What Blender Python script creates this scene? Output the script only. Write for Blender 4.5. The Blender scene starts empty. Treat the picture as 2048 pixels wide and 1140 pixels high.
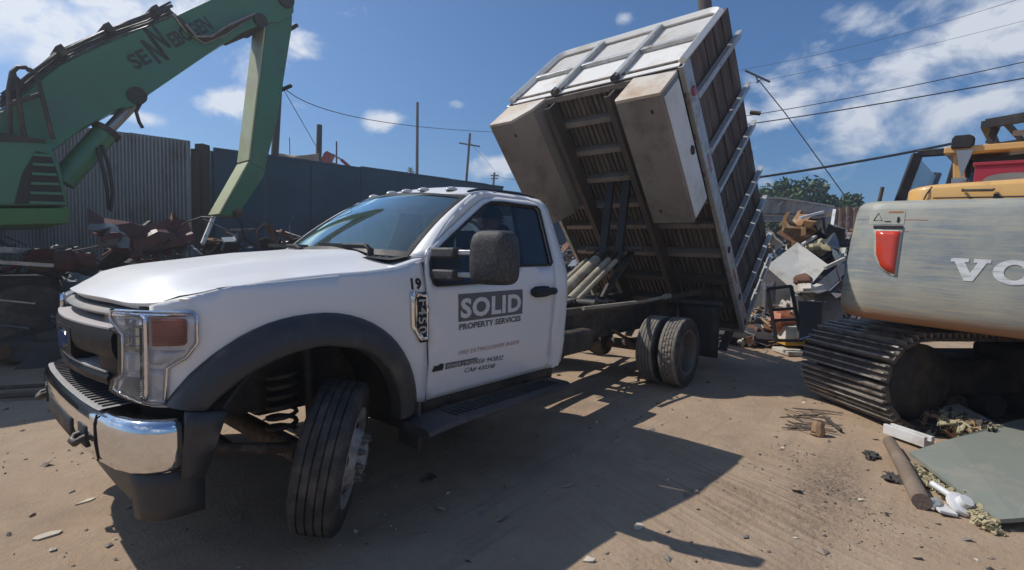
import bpy, bmesh, math, random
import numpy as np
from mathutils import Vector, Matrix, Euler
from mathutils.geometry import delaunay_2d_cdt
random.seed(7)
scene = bpy.context.scene
col = scene.collection

# ------------------------------------------------------------------ camera
CAM = Vector((-1.2505, -3.2599, 1.4452))
CR = Vector((0.64462, -0.76430, 0.01757))      # camera right
CU = Vector((0.02764, 0.04626, 0.99855))       # camera up
CF = Vector((0.76400, 0.64320, -0.05094))      # camera forward
FPX = 984.96
cd = bpy.data.cameras.new('camera')
cam = bpy.data.objects.new('camera', cd)
col.objects.link(cam)
cam.matrix_world = Matrix(((CR.x, CU.x, -CF.x, CAM.x), (CR.y, CU.y, -CF.y, CAM.y), (CR.z, CU.z, -CF.z, CAM.z), (0, 0, 0, 1)))
cd.sensor_width = 36.0
cd.lens = FPX / 2048 * 36
cd.clip_start = 0.05
cd.clip_end = 3000
scene.camera = cam

# ------------------------------------------------------------------ sky, sun, exposure
SUN = Vector((-0.308, 0.77, 1.0)).normalized()
EL = math.asin(SUN.z)
ROT = math.atan2(SUN.x, SUN.y)
world = bpy.data.worlds.new('World')
scene.world = world
world.use_nodes = True
scene.view_settings.view_transform = 'Standard'
scene.view_settings.look = 'None'
scene.view_settings.exposure = 0.0
scene.view_settings.gamma = 1.0
scene.view_settings.use_curve_mapping = False
SKY_STRENGTH = 0.108
sd = bpy.data.lights.new('sun', 'SUN')
sd.energy = 4.2
sd.angle = math.radians(0.5)
sd.color = (1.0, 0.94, 0.86)
sun = bpy.data.objects.new('sun', sd)
col.objects.link(sun)
sun.location = (-6, 15, 20)
sun.rotation_euler = (-SUN).to_track_quat('-Z', 'Y').to_euler()


def pix(u, v, depth):
    """a point seen at photo pixel (u, v), depth metres along the view axis"""
    return CAM + CF * depth + CR * ((u - 1024) / FPX * depth) - CU * ((v - 570) / FPX * depth)


def onp(u, v, axis, val):
    d = CF + CR * ((u - 1024) / FPX) - CU * ((v - 570) / FPX)
    return CAM + d * ((val - CAM[axis]) / d[axis])


FH = Vector((CF.x, CF.y, 0)).normalized()
RH = Vector((FH.y, -FH.x, 0))


def lay(lat, dep, z=0.0):
    p = Vector((CAM.x, CAM.y, 0)) + FH * dep + RH * lat
    p.z = z
    return p


def build_sky():
    nt = world.node_tree
    N = nt.nodes
    L = nt.links
    N.clear()
    out = N.new('ShaderNodeOutputWorld')
    bg = N.new('ShaderNodeBackground')
    bg.inputs['Strength'].default_value = SKY_STRENGTH
    sky = N.new('ShaderNodeTexSky')
    sky.sky_type = 'NISHITA'
    sky.sun_disc = False
    sky.sun_elevation = EL
    sky.sun_rotation = ROT
    sky.altitude = 50
    sky.air_density = 1.0
    sky.dust_density = 0.5
    sky.ozone_density = 6.0
    tc = N.new('ShaderNodeTexCoord')
    # soft cloud field: noise over the direction, gathered in a few banks
    def math_(op, a, b=None, clamp=False):
        m = N.new('ShaderNodeMath')
        m.operation = op
        m.use_clamp = clamp
        for i, x in enumerate((a, b)):
            if x is None:
                continue
            if isinstance(x, (int, float)):
                m.inputs[i].default_value = x
            else:
                L.new(x, m.inputs[i])
        return m.outputs[0]
    sep = N.new('ShaderNodeSeparateXYZ')
    L.new(tc.outputs['Generated'], sep.inputs[0])
    mp = N.new('ShaderNodeMapping')
    mp.inputs['Scale'].default_value = (1, 1, 1.5)
    L.new(tc.outputs['Generated'], mp.inputs['Vector'])
    n1 = N.new('ShaderNodeTexNoise')
    n1.inputs['Scale'].default_value = 9.0
    n1.inputs['Detail'].default_value = 9
    n1.inputs['Roughness'].default_value = 0.56
    n1.inputs['Distortion'].default_value = 0.25
    L.new(mp.outputs[0], n1.inputs['Vector'])
    n2 = N.new('ShaderNodeTexNoise')
    n2.inputs['Scale'].default_value = 1.6
    n2.inputs['Detail'].default_value = 4
    L.new(mp.outputs[0], n2.inputs['Vector'])
    banks = [(130, 20, .30, .10, .66), (330, 20, .16, .06, .62), (60, 110, .24, .06, .58), (1800, 200, .24, .065, .80), (1640, 215, .17, .06, .76), (1720, 270, .3, .06, .5), (1850, 140, .12, .05, .6),
             (450, 204, .06, .03, .95), (762, 241, .065, .022, .95), (905, 206, .03, .014, .85), (585, 95, .05, .03, .85), (985, 335, .06, .03, .75), (1245, 38, .025, .018, .7),
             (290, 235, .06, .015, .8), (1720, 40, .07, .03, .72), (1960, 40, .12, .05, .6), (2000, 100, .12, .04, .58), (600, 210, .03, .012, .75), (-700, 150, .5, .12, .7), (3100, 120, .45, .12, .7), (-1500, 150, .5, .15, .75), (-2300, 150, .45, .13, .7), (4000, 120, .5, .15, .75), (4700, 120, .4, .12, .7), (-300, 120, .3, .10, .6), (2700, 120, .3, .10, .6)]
    acc = None
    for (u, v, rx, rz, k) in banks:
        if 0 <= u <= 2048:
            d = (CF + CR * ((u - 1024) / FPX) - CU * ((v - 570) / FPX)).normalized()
        else:  # banks out of view, most of them added to brighten the shade
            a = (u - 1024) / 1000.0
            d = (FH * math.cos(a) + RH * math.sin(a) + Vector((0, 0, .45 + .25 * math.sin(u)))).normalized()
        s = N.new('ShaderNodeVectorMath')
        s.operation = 'SUBTRACT'
        L.new(tc.outputs['Generated'], s.inputs[0])
        s.inputs[1].default_value = d
        m = N.new('ShaderNodeVectorMath')
        m.operation = 'MULTIPLY'
        L.new(s.outputs[0], m.inputs[0])
        m.inputs[1].default_value = (1 / rx, 1 / rx, 1 / rz)
        ln = N.new('ShaderNodeVectorMath')
        ln.operation = 'LENGTH'
        L.new(m.outputs[0], ln.inputs[0])
        g = math_('MULTIPLY', ln.outputs['Value'], ln.outputs['Value'])
        g = math_('MULTIPLY', g, -0.9)
        g = math_('EXPONENT', g)
        g = math_('MULTIPLY', g, k)
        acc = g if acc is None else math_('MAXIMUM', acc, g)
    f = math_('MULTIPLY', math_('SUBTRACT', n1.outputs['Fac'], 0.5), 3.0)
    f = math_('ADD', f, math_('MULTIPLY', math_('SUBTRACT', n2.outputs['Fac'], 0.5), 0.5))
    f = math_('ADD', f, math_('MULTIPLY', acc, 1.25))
    f = math_('SUBTRACT', f, 0.47)
    f = math_('MULTIPLY', f, 1.7, clamp=True)
    f = math_('MULTIPLY', math_('POWER', f, 1.3), 0.88)
    hz = math_('MULTIPLY', sep.outputs['Z'], 9.0, clamp=True)
    f = math_('MULTIPLY', f, hz)
    mix = N.new('ShaderNodeMix')
    mix.data_type = 'RGBA'
    L.new(f, mix.inputs['Factor'])
    tint = N.new('ShaderNodeMix')
    tint.data_type = 'RGBA'
    tint.blend_type = 'MULTIPLY'
    tint.inputs['Factor'].default_value = 1.0
    L.new(sky.outputs[0], tint.inputs[6])
    tint.inputs[7].default_value = (.53, .79, .96, 1)
    L.new(tint.outputs[2], mix.inputs[6])
    mix.inputs[7].default_value = (7.6, 7.9, 8.5, 1)
    L.new(mix.outputs[2], bg.inputs['Color'])
    L.new(bg.outputs[0], out.inputs['Surface'])


build_sky()

# ------------------------------------------------------------------ materials
def srgb(r, g, b):
    f = lambda c: (c / 255 / 12.92) if c <= 10 else ((c / 255 + .055) / 1.055) ** 2.4
    return (f(r), f(g), f(b))


def mat(name, c, c2=None, scale=6.0, rough=0.6, metal=0.0, bump=0.0, bscale=30.0, dirt=None, dirt_amt=0.4, dscale=3.0, coat=0.0, spec=0.5, stretch=(1, 1, 1), rvar=0.15, contrast=1.0, detail=6):
    m = bpy.data.materials.new(name)
    m.use_nodes = True
    nt = m.node_tree
    N, L = nt.nodes, nt.links
    b = N['Principled BSDF']
    tc = N.new('ShaderNodeTexCoord')
    mp = N.new('ShaderNodeMapping')
    mp.inputs['Scale'].default_value = stretch
    L.new(tc.outputs['Object'], mp.inputs['Vector'])
    def noise(s, d=6, r=.6):
        n = N.new('ShaderNodeTexNoise')
        n.inputs['Scale'].default_value = s
        n.inputs['Detail'].default_value = d
        n.inputs['Roughness'].default_value = r
        L.new(mp.outputs[0], n.inputs['Vector'])
        return n
    def ramp(src, lo, hi):
        r = N.new('ShaderNodeMapRange')
        r.inputs['From Min'].default_value = lo
        r.inputs['From Max'].default_value = hi
        L.new(src, r.inputs['Value'])
        return r.outputs[0]
    n = noise(scale, detail)
    w = .22 / contrast
    f = ramp(n.outputs['Fac'], .5 - w, .5 + w)
    mx = N.new('ShaderNodeMix')
    mx.data_type = 'RGBA'
    L.new(f, mx.inputs['Factor'])
    mx.inputs[6].default_value = (*c, 1)
    c2 = c2 or tuple(x * .82 for x in c)
    mx.inputs[7].default_value = (*c2, 1)
    last = mx.outputs[2]
    if dirt:
        n3 = noise(dscale, 8, .7)
        f3 = ramp(n3.outputs['Fac'], .62 - dirt_amt * .3, .80 - dirt_amt * .25)
        m3 = N.new('ShaderNodeMix')
        m3.data_type = 'RGBA'
        L.new(f3, m3.inputs['Factor'])
        L.new(last, m3.inputs[6])
        m3.inputs[7].default_value = (*dirt, 1)
        last = m3.outputs[2]
    L.new(last, b.inputs['Base Color'])
    b.inputs['Metallic'].default_value = metal
    b.inputs['Specular IOR Level'].default_value = spec
    rr = N.new('ShaderNodeMapRange')
    L.new(n.outputs['Fac'], rr.inputs['Value'])
    rr.inputs['From Min'].default_value = .3
    rr.inputs['From Max'].default_value = .7
    rr.inputs['To Min'].default_value = max(.02, rough - rvar)
    rr.inputs['To Max'].default_value = min(1, rough + rvar)
    L.new(rr.outputs[0], b.inputs['Roughness'])
    if coat:
        b.inputs['Coat Weight'].default_value = coat
        b.inputs['Coat Roughness'].default_value = .12 if coat < .6 else .28
    if bump:
        nb = noise(bscale, 5)
        bp = N.new('ShaderNodeBump')
        bp.inputs['Strength'].default_value = bump
        bp.inputs['Distance'].default_value = .02
        L.new(nb.outputs['Fac'], bp.inputs['Height'])
        L.new(bp.outputs[0], b.inputs['Normal'])
    return m


def glass(name, tint, refl=1.0, haze=0.0, sheen=(.9, .95, 1)):
    m = bpy.data.materials.new(name)
    m.use_nodes = True
    N, L = m.node_tree.nodes, m.node_tree.links
    N.clear()
    o = N.new('ShaderNodeOutputMaterial')
    t = N.new('ShaderNodeBsdfTransparent')
    t.inputs['Color'].default_value = (*tint, 1)
    g = N.new('ShaderNodeBsdfGlossy')
    g.inputs['Roughness'].default_value = .02
    g.inputs['Color'].default_value = (*sheen, 1)
    fr = N.new('ShaderNodeFresnel')
    fr.inputs['IOR'].default_value = 1.5
    k = N.new('ShaderNodeMath')
    k.operation = 'MULTIPLY'
    k.use_clamp = True
    k.inputs[1].default_value = refl
    L.new(fr.outputs[0], k.inputs[0])
    mx = N.new('ShaderNodeMixShader')
    L.new(k.outputs[0], mx.inputs[0])
    L.new(t.outputs[0], mx.inputs[1])
    L.new(g.outputs[0], mx.inputs[2])
    last = mx.outputs[0]
    if haze:      # a film of dust on the pane
        d = N.new('ShaderNodeBsdfDiffuse')
        d.inputs['Color'].default_value = (.35, .34, .32, 1)
        tc = N.new('ShaderNodeTexCoord')
        n = N.new('ShaderNodeTexNoise')
        n.inputs['Scale'].default_value = 3.5
        n.inputs['Detail'].default_value = 6
        L.new(tc.outputs['Object'], n.inputs['Vector'])
        r = N.new('ShaderNodeMath')
        r.operation = 'MULTIPLY'
        r.inputs[1].default_value = haze * 2
        L.new(n.outputs['Fac'], r.inputs[0])
        m2 = N.new('ShaderNodeMixShader')
        L.new(r.outputs[0], m2.inputs[0])
        L.new(last, m2.inputs[1])
        L.new(d.outputs[0], m2.inputs[2])
        last = m2.outputs[0]
    L.new(last, o.inputs['Surface'])
    return m


DUST = (.30, .24, .18)
RUST = (.22, .095, .04)
m_white = mat('white_paint', (.775, .768, .75), (.755, .748, .73), 2.5, .42, bump=.004, bscale=5, dirt=(.74, .72, .67), dirt_amt=.15, dscale=2.2, coat=.3, rvar=.06)
m_white2 = mat('worn_white_paint', (.80, .79, .75), (.73, .71, .66), 4, .5, bump=.03, dirt=(.60, .53, .44), dirt_amt=.4, dscale=2.2)
m_rustwhite = mat('rust_stained_white_paint', (.68, .64, .57), (.50, .39, .27), 1.9, .6, bump=.05, dirt=(.42, .29, .18), dirt_amt=.45, dscale=2.6)
m_grime = mat('grimy_sheet_steel', (.32, .285, .25), (.24, .212, .185), 1.3, .55, metal=.25, bump=.03, dirt=(.16, .135, .11), dirt_amt=.4, dscale=2.4)
m_black = mat('black_plastic', (.018, .019, .021), (.028, .028, .029), 5, .55, bump=.08, bscale=160, dirt=(.06, .055, .05), dirt_amt=.3, spec=.3)
m_mirror = mat('grained_black_plastic', (.024, .025, .027), (.04, .04, .04), 9, .5, bump=.35, bscale=130, dirt=(.10, .095, .085), dirt_amt=.5, dscale=60)
m_flare = mat('dusty_black_plastic', (.03, .032, .037), (.045, .045, .046), 3, .5, bump=.06, bscale=120, dirt=(.10, .088, .075), dirt_amt=.45, dscale=2.5)
m_trim = mat('grey_trim_plastic', (.16, .16, .165), (.21, .21, .21), 5, .5, bump=.06, bscale=90, dirt=DUST, dirt_amt=.3)
m_dark = mat('dark_interior', (.018, .019, .022), (.03, .03, .032), 4, .7)
m_seat = mat('dark_grey_cloth', (.05, .052, .056), (.035, .036, .04), 12, .85, bump=.2, bscale=200)
m_chassis = mat('black_chassis_steel', (.02, .02, .022), (.05, .042, .035), 6, .6, bump=.15, dirt=(.11, .075, .05), dirt_amt=.5, dscale=5)
m_rustsuspension = mat('rusty_suspension_steel', (.10, .065, .045), (.05, .04, .034), 9, .75, bump=.2, dirt=DUST, dirt_amt=.4)
m_chrome = mat('chrome', (.82, .83, .85), (.72, .73, .75), 3, .08, metal=1, rvar=.05, dirt=(.42, .40, .36), dirt_amt=.12, dscale=7)
m_dullchrome = mat('dusty_chrome', (.55, .55, .54), (.42, .41, .40), 8, .3, metal=.9, rvar=.12, dirt=DUST, dirt_amt=.35)
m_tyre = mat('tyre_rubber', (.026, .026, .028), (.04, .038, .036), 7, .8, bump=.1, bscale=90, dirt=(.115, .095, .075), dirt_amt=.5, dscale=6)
m_tyre2 = mat('sunlit_dusty_tread_rubber', (.20, .178, .152), (.13, .118, .10), 8, .85, bump=.1, bscale=90, dirt=(.27, .23, .19), dirt_amt=.4, dscale=7)  # pale tread: dust plus sunlight put into the colour
m_rim = mat('grey_steel_rim', (.17, .16, .15), (.11, .105, .10), 6, .55, metal=.3, bump=.05, dirt=(.14, .11, .085), dirt_amt=.5)
m_whiterim = mat('dirty_white_rim', (.42, .40, .37), (.28, .26, .235), 7, .55, bump=.05, dirt=(.15, .11, .085), dirt_amt=.5, dscale=9)
m_amber = mat('red_amber_reflector', (.34, .05, .025), (.24, .035, .02), 30, .2, coat=.6)
m_lens = mat('clear_lamp_plastic', (.66, .67, .69), (.56, .57, .59), 9, .14, metal=.15, coat=.5, bump=.05, bscale=14)
m_marker = mat('clear_marker_lens', (.62, .60, .58), (.5, .48, .46), 9, .2, coat=.6)
g_cover = glass('lamp_cover_glass', (.96, .97, 1), 1.0, .03)
g_wind = glass('windshield_glass', (.74, .90, .88), 2.5, .06, (.74, 1.0, 1.0))
g_side = glass('tinted_side_glass', (.95, .97, .98), .9, .01)
m_emblem = mat('blue_oval_enamel', (.02, .05, .16), None, 5, .3, coat=.5)
m_decal = mat('grey_decal_film', (.105, .105, .11), (.13, .13, .13), 30, .5)
m_decalw = mat('white_decal_film', (.70, .70, .69), (.62, .62, .61), 20, .5)
m_ink = mat('black_ink', (.02, .02, .022), None, 9, .5)
m_redink = mat('faded_red_ink', (.42, .17, .15), (.5, .3, .27), 60, .6)
m_plank = mat('weathered_brown_plank', (.115, .082, .062), (.055, .04, .033), 7, .85, bump=.35, bscale=12, stretch=(.22, 1.6, 1.6), dirt=(.19, .15, .12), dirt_amt=.4, dscale=5)
m_deck = mat('deck_board_underside', (.20, .165, .13), (.10, .08, .065), 6, .85, bump=.2, stretch=(.3, 2, 2), dirt=(.06, .045, .035), dirt_amt=.5)
m_galv = mat('galvanised_stake', (.52, .53, .52), (.40, .41, .40), 8, .42, metal=.35, bump=.05, dirt=(.28, .19, .12), dirt_amt=.3, dscale=7)
m_bedsteel = mat('brown_bed_steel', (.075, .062, .052), (.12, .10, .085), 4, .65, metal=.2, bump=.1, dirt=(.15, .09, .055), dirt_amt=.45)
m_cream = mat('cream_cylinder_paint', (.42, .38, .29), (.30, .27, .21), 7, .5, bump=.05, dirt=(.10, .08, .06), dirt_amt=.4)
m_redlight = mat('red_marker_lens', (.38, .025, .02), (.25, .02, .015), 20, .25, coat=.5)
m_skin = mat('skin', (.52, .30, .21), (.44, .24, .165), 12, .55)
m_shirt = mat('dark_shirt_cloth', (.045, .045, .05), (.03, .03, .034), 14, .9)
m_cap = mat('dark_cap_cloth', (.035, .045, .07), None, 20, .9)
m_green = mat('green_machine_paint', (.052, .200, .098), (.044, .168, .084), 1.6, .38, bump=.03, bscale=8, dirt=(.075, .13, .10), dirt_amt=.3, dscale=1.8, coat=.3)
m_greenlit = mat('sunlit_worn_green_paint', (.50, .52, .33), (.38, .46, .25), 2.2, .5, bump=.05, dirt=(.42, .35, .22), dirt_amt=.5, dscale=1.7)  # paler copy of the green for the stick's sunlit, worn face
m_hose = mat('black_hose_rubber', (.02, .02, .022), (.04, .04, .04), 9, .5)
m_grille = mat('grille_black_plastic', (.011, .011, .012), (.016, .016, .017), 5, .5, bump=.05, bscale=150, spec=.18)
m_ledge = mat('lit_dusty_grille_shelf', (.46, .42, .41), (.36, .33, .32), 9, .6)  # lit ledge tops put into the colour, along with dust
m_pad = mat('sunlit_dusty_step_pad', (.30, .285, .28), (.24, .225, .22), 9, .6, bump=.05)  # sunlight on the pad put into its grey, along with dust
m_steel = mat('bare_steel', (.42, .42, .43), (.3, .3, .31), 6, .35, metal=.8, dirt=RUST, dirt_amt=.25)
m_corr = mat('grey_corrugated_steel', (.36, .365, .37), (.27, .275, .28), 1.4, .5, metal=.3, bump=.05, dirt=(.13, .10, .085), dirt_amt=.45, dscale=1.6, stretch=(1, 1, .35))
m_blue = mat('dark_blue_painted_steel', (.034, .088, .135), (.026, .068, .108), .9, .55, bump=.05, bscale=5, dirt=(.045, .06, .075), dirt_amt=.4, dscale=1.3)
m_post = mat('dark_timber', (.05, .043, .038), (.085, .07, .058), 5, .85, bump=.25, stretch=(1, 1, .15))
m_pole = mat('weathered_pole_timber', (.115, .088, .068), (.07, .055, .045), 4, .85, bump=.25, stretch=(2, 2, .15))
m_cable = mat('black_cable', (.02, .02, .022), None, 4, .6)
m_beige = mat('beige_tarpaulin', (.46, .37, .27), (.40, .32, .24), 2, .8)
m_red = mat('red_machine_paint', (.36, .05, .035), (.28, .04, .03), 3, .5)
m_yellow = mat('orange_yellow_machine_paint', (.70, .42, .14), (.64, .37, .12), 2, .42, bump=.02, dirt=(.36, .24, .12), dirt_amt=.35, coat=.3)
m_redbox = mat('crimson_box_paint', (.34, .022, .045), (.27, .02, .035), 3, .45)
m_track = mat('worn_track_steel', (.17, .138, .112), (.10, .082, .068), 7, .7, metal=.15, bump=.2, dirt=(.12, .08, .055), dirt_amt=.45, dscale=5)
m_trackrib = mat('polished_grouser_steel', (.46, .42, .38), (.28, .245, .215), 9, .45, metal=.3, bump=.1, dirt=(.09, .065, .05), dirt_amt=.45, dscale=8)
m_reflect = mat('red_reflector', (.62, .035, .015), (.52, .07, .03), 9, .3, coat=.4, stretch=(.3, .3, 1.5))
m_sticker = mat('pale_sticker', (.42, .43, .37), (.35, .37, .32), 9, .6)

# ------------------------------------------------------------------ mesh helpers
class MB:
    def __init__(s):
        s.v, s.f, s.m = [], [], []

    def add(s, vs, fs, mi=0):
        o = len(s.v)
        s.v += [Vector(p) for p in vs]
        s.f += [tuple(i + o for i in f) for f in fs]
        s.m += [mi] * len(fs)
        return s

    def box(s, c, size, rot=None, mi=0):
        hx, hy, hz = [x / 2 for x in size]
        R = rot if rot is not None else Matrix.Identity(3)
        c = Vector(c)
        vs = [c + R @ Vector((x, y, z)) for x in (-hx, hx) for y in (-hy, hy) for z in (-hz, hz)]
        return s.add(vs, [(0, 1, 3, 2), (4, 6, 7, 5), (0, 4, 5, 1), (2, 3, 7, 6), (0, 2, 6, 4), (1, 5, 7, 3)], mi)

    def beam(s, a, b, w, h, up=(0, 0, 1), mi=0):
        a, b = Vector(a), Vector(b)
        d = (b - a)
        l = d.length
        x = d.normalized()
        u = Vector(up)
        if abs(x.dot(u)) > .98:
            u = Vector((1, 0, 0))
        y = u.cross(x).normalized()
        z = x.cross(y)
        return s.box((a + b) / 2, (l, w, h), Matrix((x, y, z)).transposed(), mi)

    def tube(s, pts, r, n=8, mi=0, cap=True):
        pts = [Vector(p) for p in pts]
        rs = r if isinstance(r, (list, tuple)) else [r] * len(pts)
        rings = []
        prev = None
        for i, p in enumerate(pts):
            t = (pts[min(i + 1, len(pts) - 1)] - pts[max(i - 1, 0)]).normalized()
            if prev is None:
                a = Vector((0, 0, 1)) if abs(t.z) < .9 else Vector((1, 0, 0))
                x = t.cross(a).normalized()
            else:
                x = (prev - t * prev.dot(t)).normalized()
            prev = x
            y = t.cross(x)
            rings.append([p + (x * math.cos(k * 2 * math.pi / n) + y * math.sin(k * 2 * math.pi / n)) * rs[i] for k in range(n)])
        vs = [q for r_ in rings for q in r_]
        fs = []
        for i in range(len(pts) - 1):
            for k in range(n):
                k2 = (k + 1) % n
                fs.append((i * n + k, i * n + k2, (i + 1) * n + k2, (i + 1) * n + k))
        if cap:
            fs.append(tuple(reversed(range(n))))
            fs.append(tuple((len(pts) - 1) * n + k for k in range(n)))
        return s.add(vs, fs, mi)

    def lathe(s, prof, n=32, c=(0, 0, 0), mi=0, rfun=None):
        """prof: (radius, y) along the y axis"""
        vs, fs = [], []
        m = len(prof)
        for k in range(n):
            a = 2 * math.pi * k / n
            for j, (r, y) in enumerate(prof):
                rr = r + (rfun(k, j) if rfun else 0)
                vs.append((c[0] + rr * math.cos(a), c[1] + y, c[2] + rr * math.sin(a)))
        for k in range(n):
            k2 = (k + 1) % n
            for j in range(m - 1):
                fs.append((k * m + j, k2 * m + j, k2 * m + j + 1, k * m + j + 1))
        return s.add(vs, fs, mi)

    def grid(s, fn, us, vs_, mi=0, flip=False):
        nu, nv = len(us), len(vs_)
        vs = [fn(u, v) for u in us for v in vs_]
        fs = []
        for i in range(nu - 1):
            for j in range(nv - 1):
                q = (i * nv + j, (i + 1) * nv + j, (i + 1) * nv + j + 1, i * nv + j + 1)
                fs.append(tuple(reversed(q)) if flip else q)
        return s.add(vs, fs, mi)

    def prism(s, poly, a, b, mi=0):
        """poly: list of 3D points, extruded from offset vector a to offset vector b"""
        a, b = Vector(a), Vector(b)
        n = len(poly)
        P = [Vector(p) for p in poly]
        vs = [p + a for p in P] + [p + b for p in P]
        fs = [tuple(range(n)), tuple(reversed(range(n, 2 * n)))]
        for i in range(n):
            j = (i + 1) % n
            fs.append((i, n + i, n + j, j))
        return s.add(vs, fs, mi)

    def build(s, name, mats, parent=None, smooth=35, bevel=0, solid=0, solid_off=-1, local=False, fix=False, sub=0):
        me = bpy.data.meshes.new(name)
        vs = s.v
        if parent is not None and not local:
            inv = world_of(parent).inverted()
            vs = [inv @ p for p in vs]
        me.from_pydata([tuple(p) for p in vs], [], s.f)
        if not isinstance(mats, (list, tuple)):
            mats = [mats]
        for m in mats:
            me.materials.append(m)
        if len(mats) > 1:
            me.polygons.foreach_set('material_index', s.m)
        if fix:
            bm = bmesh.new()
            bm.from_mesh(me)
            bmesh.ops.recalc_face_normals(bm, faces=bm.faces)
            bm.to_mesh(me)
            bm.free()
        if smooth:
            me.polygons.foreach_set('use_smooth', [True] * len(me.polygons))
            me.set_sharp_from_angle(angle=math.radians(smooth))
        me.update()
        o = bpy.data.objects.new(name, me)
        col.objects.link(o)
        if parent is not None:
            o.parent = parent
        if solid:
            md = o.modifiers.new('thickness', 'SOLIDIFY')
            md.thickness = solid
            md.offset = solid_off
        if bevel:
            md = o.modifiers.new('bevel', 'BEVEL')
            md.width = bevel
            md.segments = 2
            md.limit_method = 'ANGLE'
            md.angle_limit = math.radians(40)
        if sub:
            md = o.modifiers.new('subd', 'SUBSURF')
            md.levels = md.render_levels = sub
        return o


def world_of(o):
    m = o.matrix_basis.copy()
    while o.parent is not None:
        o = o.parent
        m = o.matrix_basis @ m
    return m


def empty(name, loc=(0, 0, 0), rot=(0, 0, 0)):
    o = bpy.data.objects.new(name, None)
    o.empty_display_size = .2
    col.objects.link(o)
    o.location = loc
    o.rotation_euler = rot
    return o


def tag(o, label, cat, group=None):
    o['label'] = label
    o['category'] = cat
    if group:
        o['group'] = group
    return o


def structure(o):
    o['kind'] = 'structure'
    return o


def stuff(o, label=None, cat=None):
    o['kind'] = 'stuff'
    if label:
        o['label'] = label
        o['category'] = cat
    return o


def inside(p, loop):
    x, y = p
    c = False
    n = len(loop)
    for i in range(n):
        x1, y1 = loop[i]
        x2, y2 = loop[i - 1]
        if (y1 > y) != (y2 > y) and x < (x2 - x1) * (y - y1) / (y2 - y1) + x1:
            c = not c
    return c


def resample(loop, step):
    out = []
    n = len(loop)
    for i in range(n):
        a, b = loop[i], loop[(i + 1) % n]
        d = math.hypot(b[0] - a[0], b[1] - a[1])
        k = max(1, int(math.ceil(d / step)))
        for j in range(k):
            out.append((a[0] + (b[0] - a[0]) * j / k, a[1] + (b[1] - a[1]) * j / k))
    return out


def smooth_loop(pts, it=1, closed=True):
    """Chaikin corner cutting"""
    for _ in range(it):
        o = []
        n = len(pts)
        for i in range(n if closed else n - 1):
            a, b = pts[i], pts[(i + 1) % n]
            o.append((a[0] * .75 + b[0] * .25, a[1] * .75 + b[1] * .25))
            o.append((a[0] * .25 + b[0] * .75, a[1] * .25 + b[1] * .75))
        if not closed:
            o = [pts[0]] + o + [pts[-1]]
        pts = o
    return pts


def patch(mb, outer, holes, step, fn, mi=0, rev=False):
    """fill a 2D outline (with holes) with triangles, then carry it onto a curved surface with fn(a, b)"""
    loops = [resample(outer, step)] + [resample(h, step) for h in holes]
    pts, edges = [], []
    for lp in loops:
        o = len(pts)
        pts += lp
        edges += [(o + i, o + (i + 1) % len(lp)) for i in range(len(lp))]
    bnd = list(pts)
    xs = [p[0] for p in loops[0]]
    ys = [p[1] for p in loops[0]]
    x = min(xs) + step * .5
    while x < max(xs):
        y = min(ys) + step * .5
        while y < max(ys):
            if inside((x, y), loops[0]) and not any(inside((x, y), h) for h in loops[1:]):
                if min((x - q[0]) ** 2 + (y - q[1]) ** 2 for q in bnd) > (step * .45) ** 2:
                    pts.append((x, y))
            y += step
        x += step
    r = delaunay_2d_cdt([Vector(p) for p in pts], edges, [], 0, 1e-6)
    V = r[0]
    tri = []
    for f in r[2]:
        c = (sum(V[i].x for i in f) / len(f), sum(V[i].y for i in f) / len(f))
        if not inside(c, loops[0]) or any(inside(c, h) for h in loops[1:]):
            continue
        a = sum(V[f[i]].x * V[f[(i + 1) % len(f)]].y - V[f[(i + 1) % len(f)]].x * V[f[i]].y for i in range(len(f)))
        f = tuple(f) if a > 0 else tuple(reversed(f))
        tri.append(tuple(reversed(f)) if rev else f)
    return mb.add([fn(p.x, p.y) for p in V], tri, mi)


def lin(a, b, n):
    return [a + (b - a) * i / (n - 1) for i in range(n)]


def text_mesh(body, size, fn, name, material, parent, bold=0.0, sx=1.0, shear=0.0, spacing=1.0, align='LEFT', thick=0.0, fit=None):
    c = bpy.data.curves.new('lettering', 'FONT')
    c.body = body
    c.size = size
    c.offset = bold
    c.shear = shear
    c.space_character = spacing
    c.align_x = align
    c.resolution_u = 3
    c.extrude = thick
    t = bpy.data.objects.new('lettering', c)
    col.objects.link(t)
    bpy.context.view_layer.update()
    me = bpy.data.meshes.new_from_object(t.evaluated_get(bpy.context.evaluated_depsgraph_get()))
    bpy.data.objects.remove(t)
    if fit:
        x0, x1 = min(v.co.x for v in me.vertices), max(v.co.x for v in me.vertices)
        vs = [fn((v.co.x - x0) * fit / (x1 - x0), v.co.y, v.co.z) for v in me.vertices]
    else:
        vs = [fn(v.co.x * sx, v.co.y, v.co.z) for v in me.vertices]
    fs = [tuple(p.vertices) for p in me.polygons]
    bpy.data.meshes.remove(me)
    mb = MB()
    mb.add(vs, fs)
    return mb.build(name, material, parent, smooth=0)


def mirror(o, parent=None, extra=True):
    """the same part on the other side of the truck (y mirrored), with its sub-parts"""
    me = o.data.copy()
    me.transform(Matrix.Scale(-1, 4, (0, 1, 0)))
    me.flip_normals()
    c = o.copy()
    c.data = me
    col.objects.link(c)
    if parent is not None:
        c.parent = parent
    if extra:
        for ch in list(o.children):
            mirror(ch, c)
    return c


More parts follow.
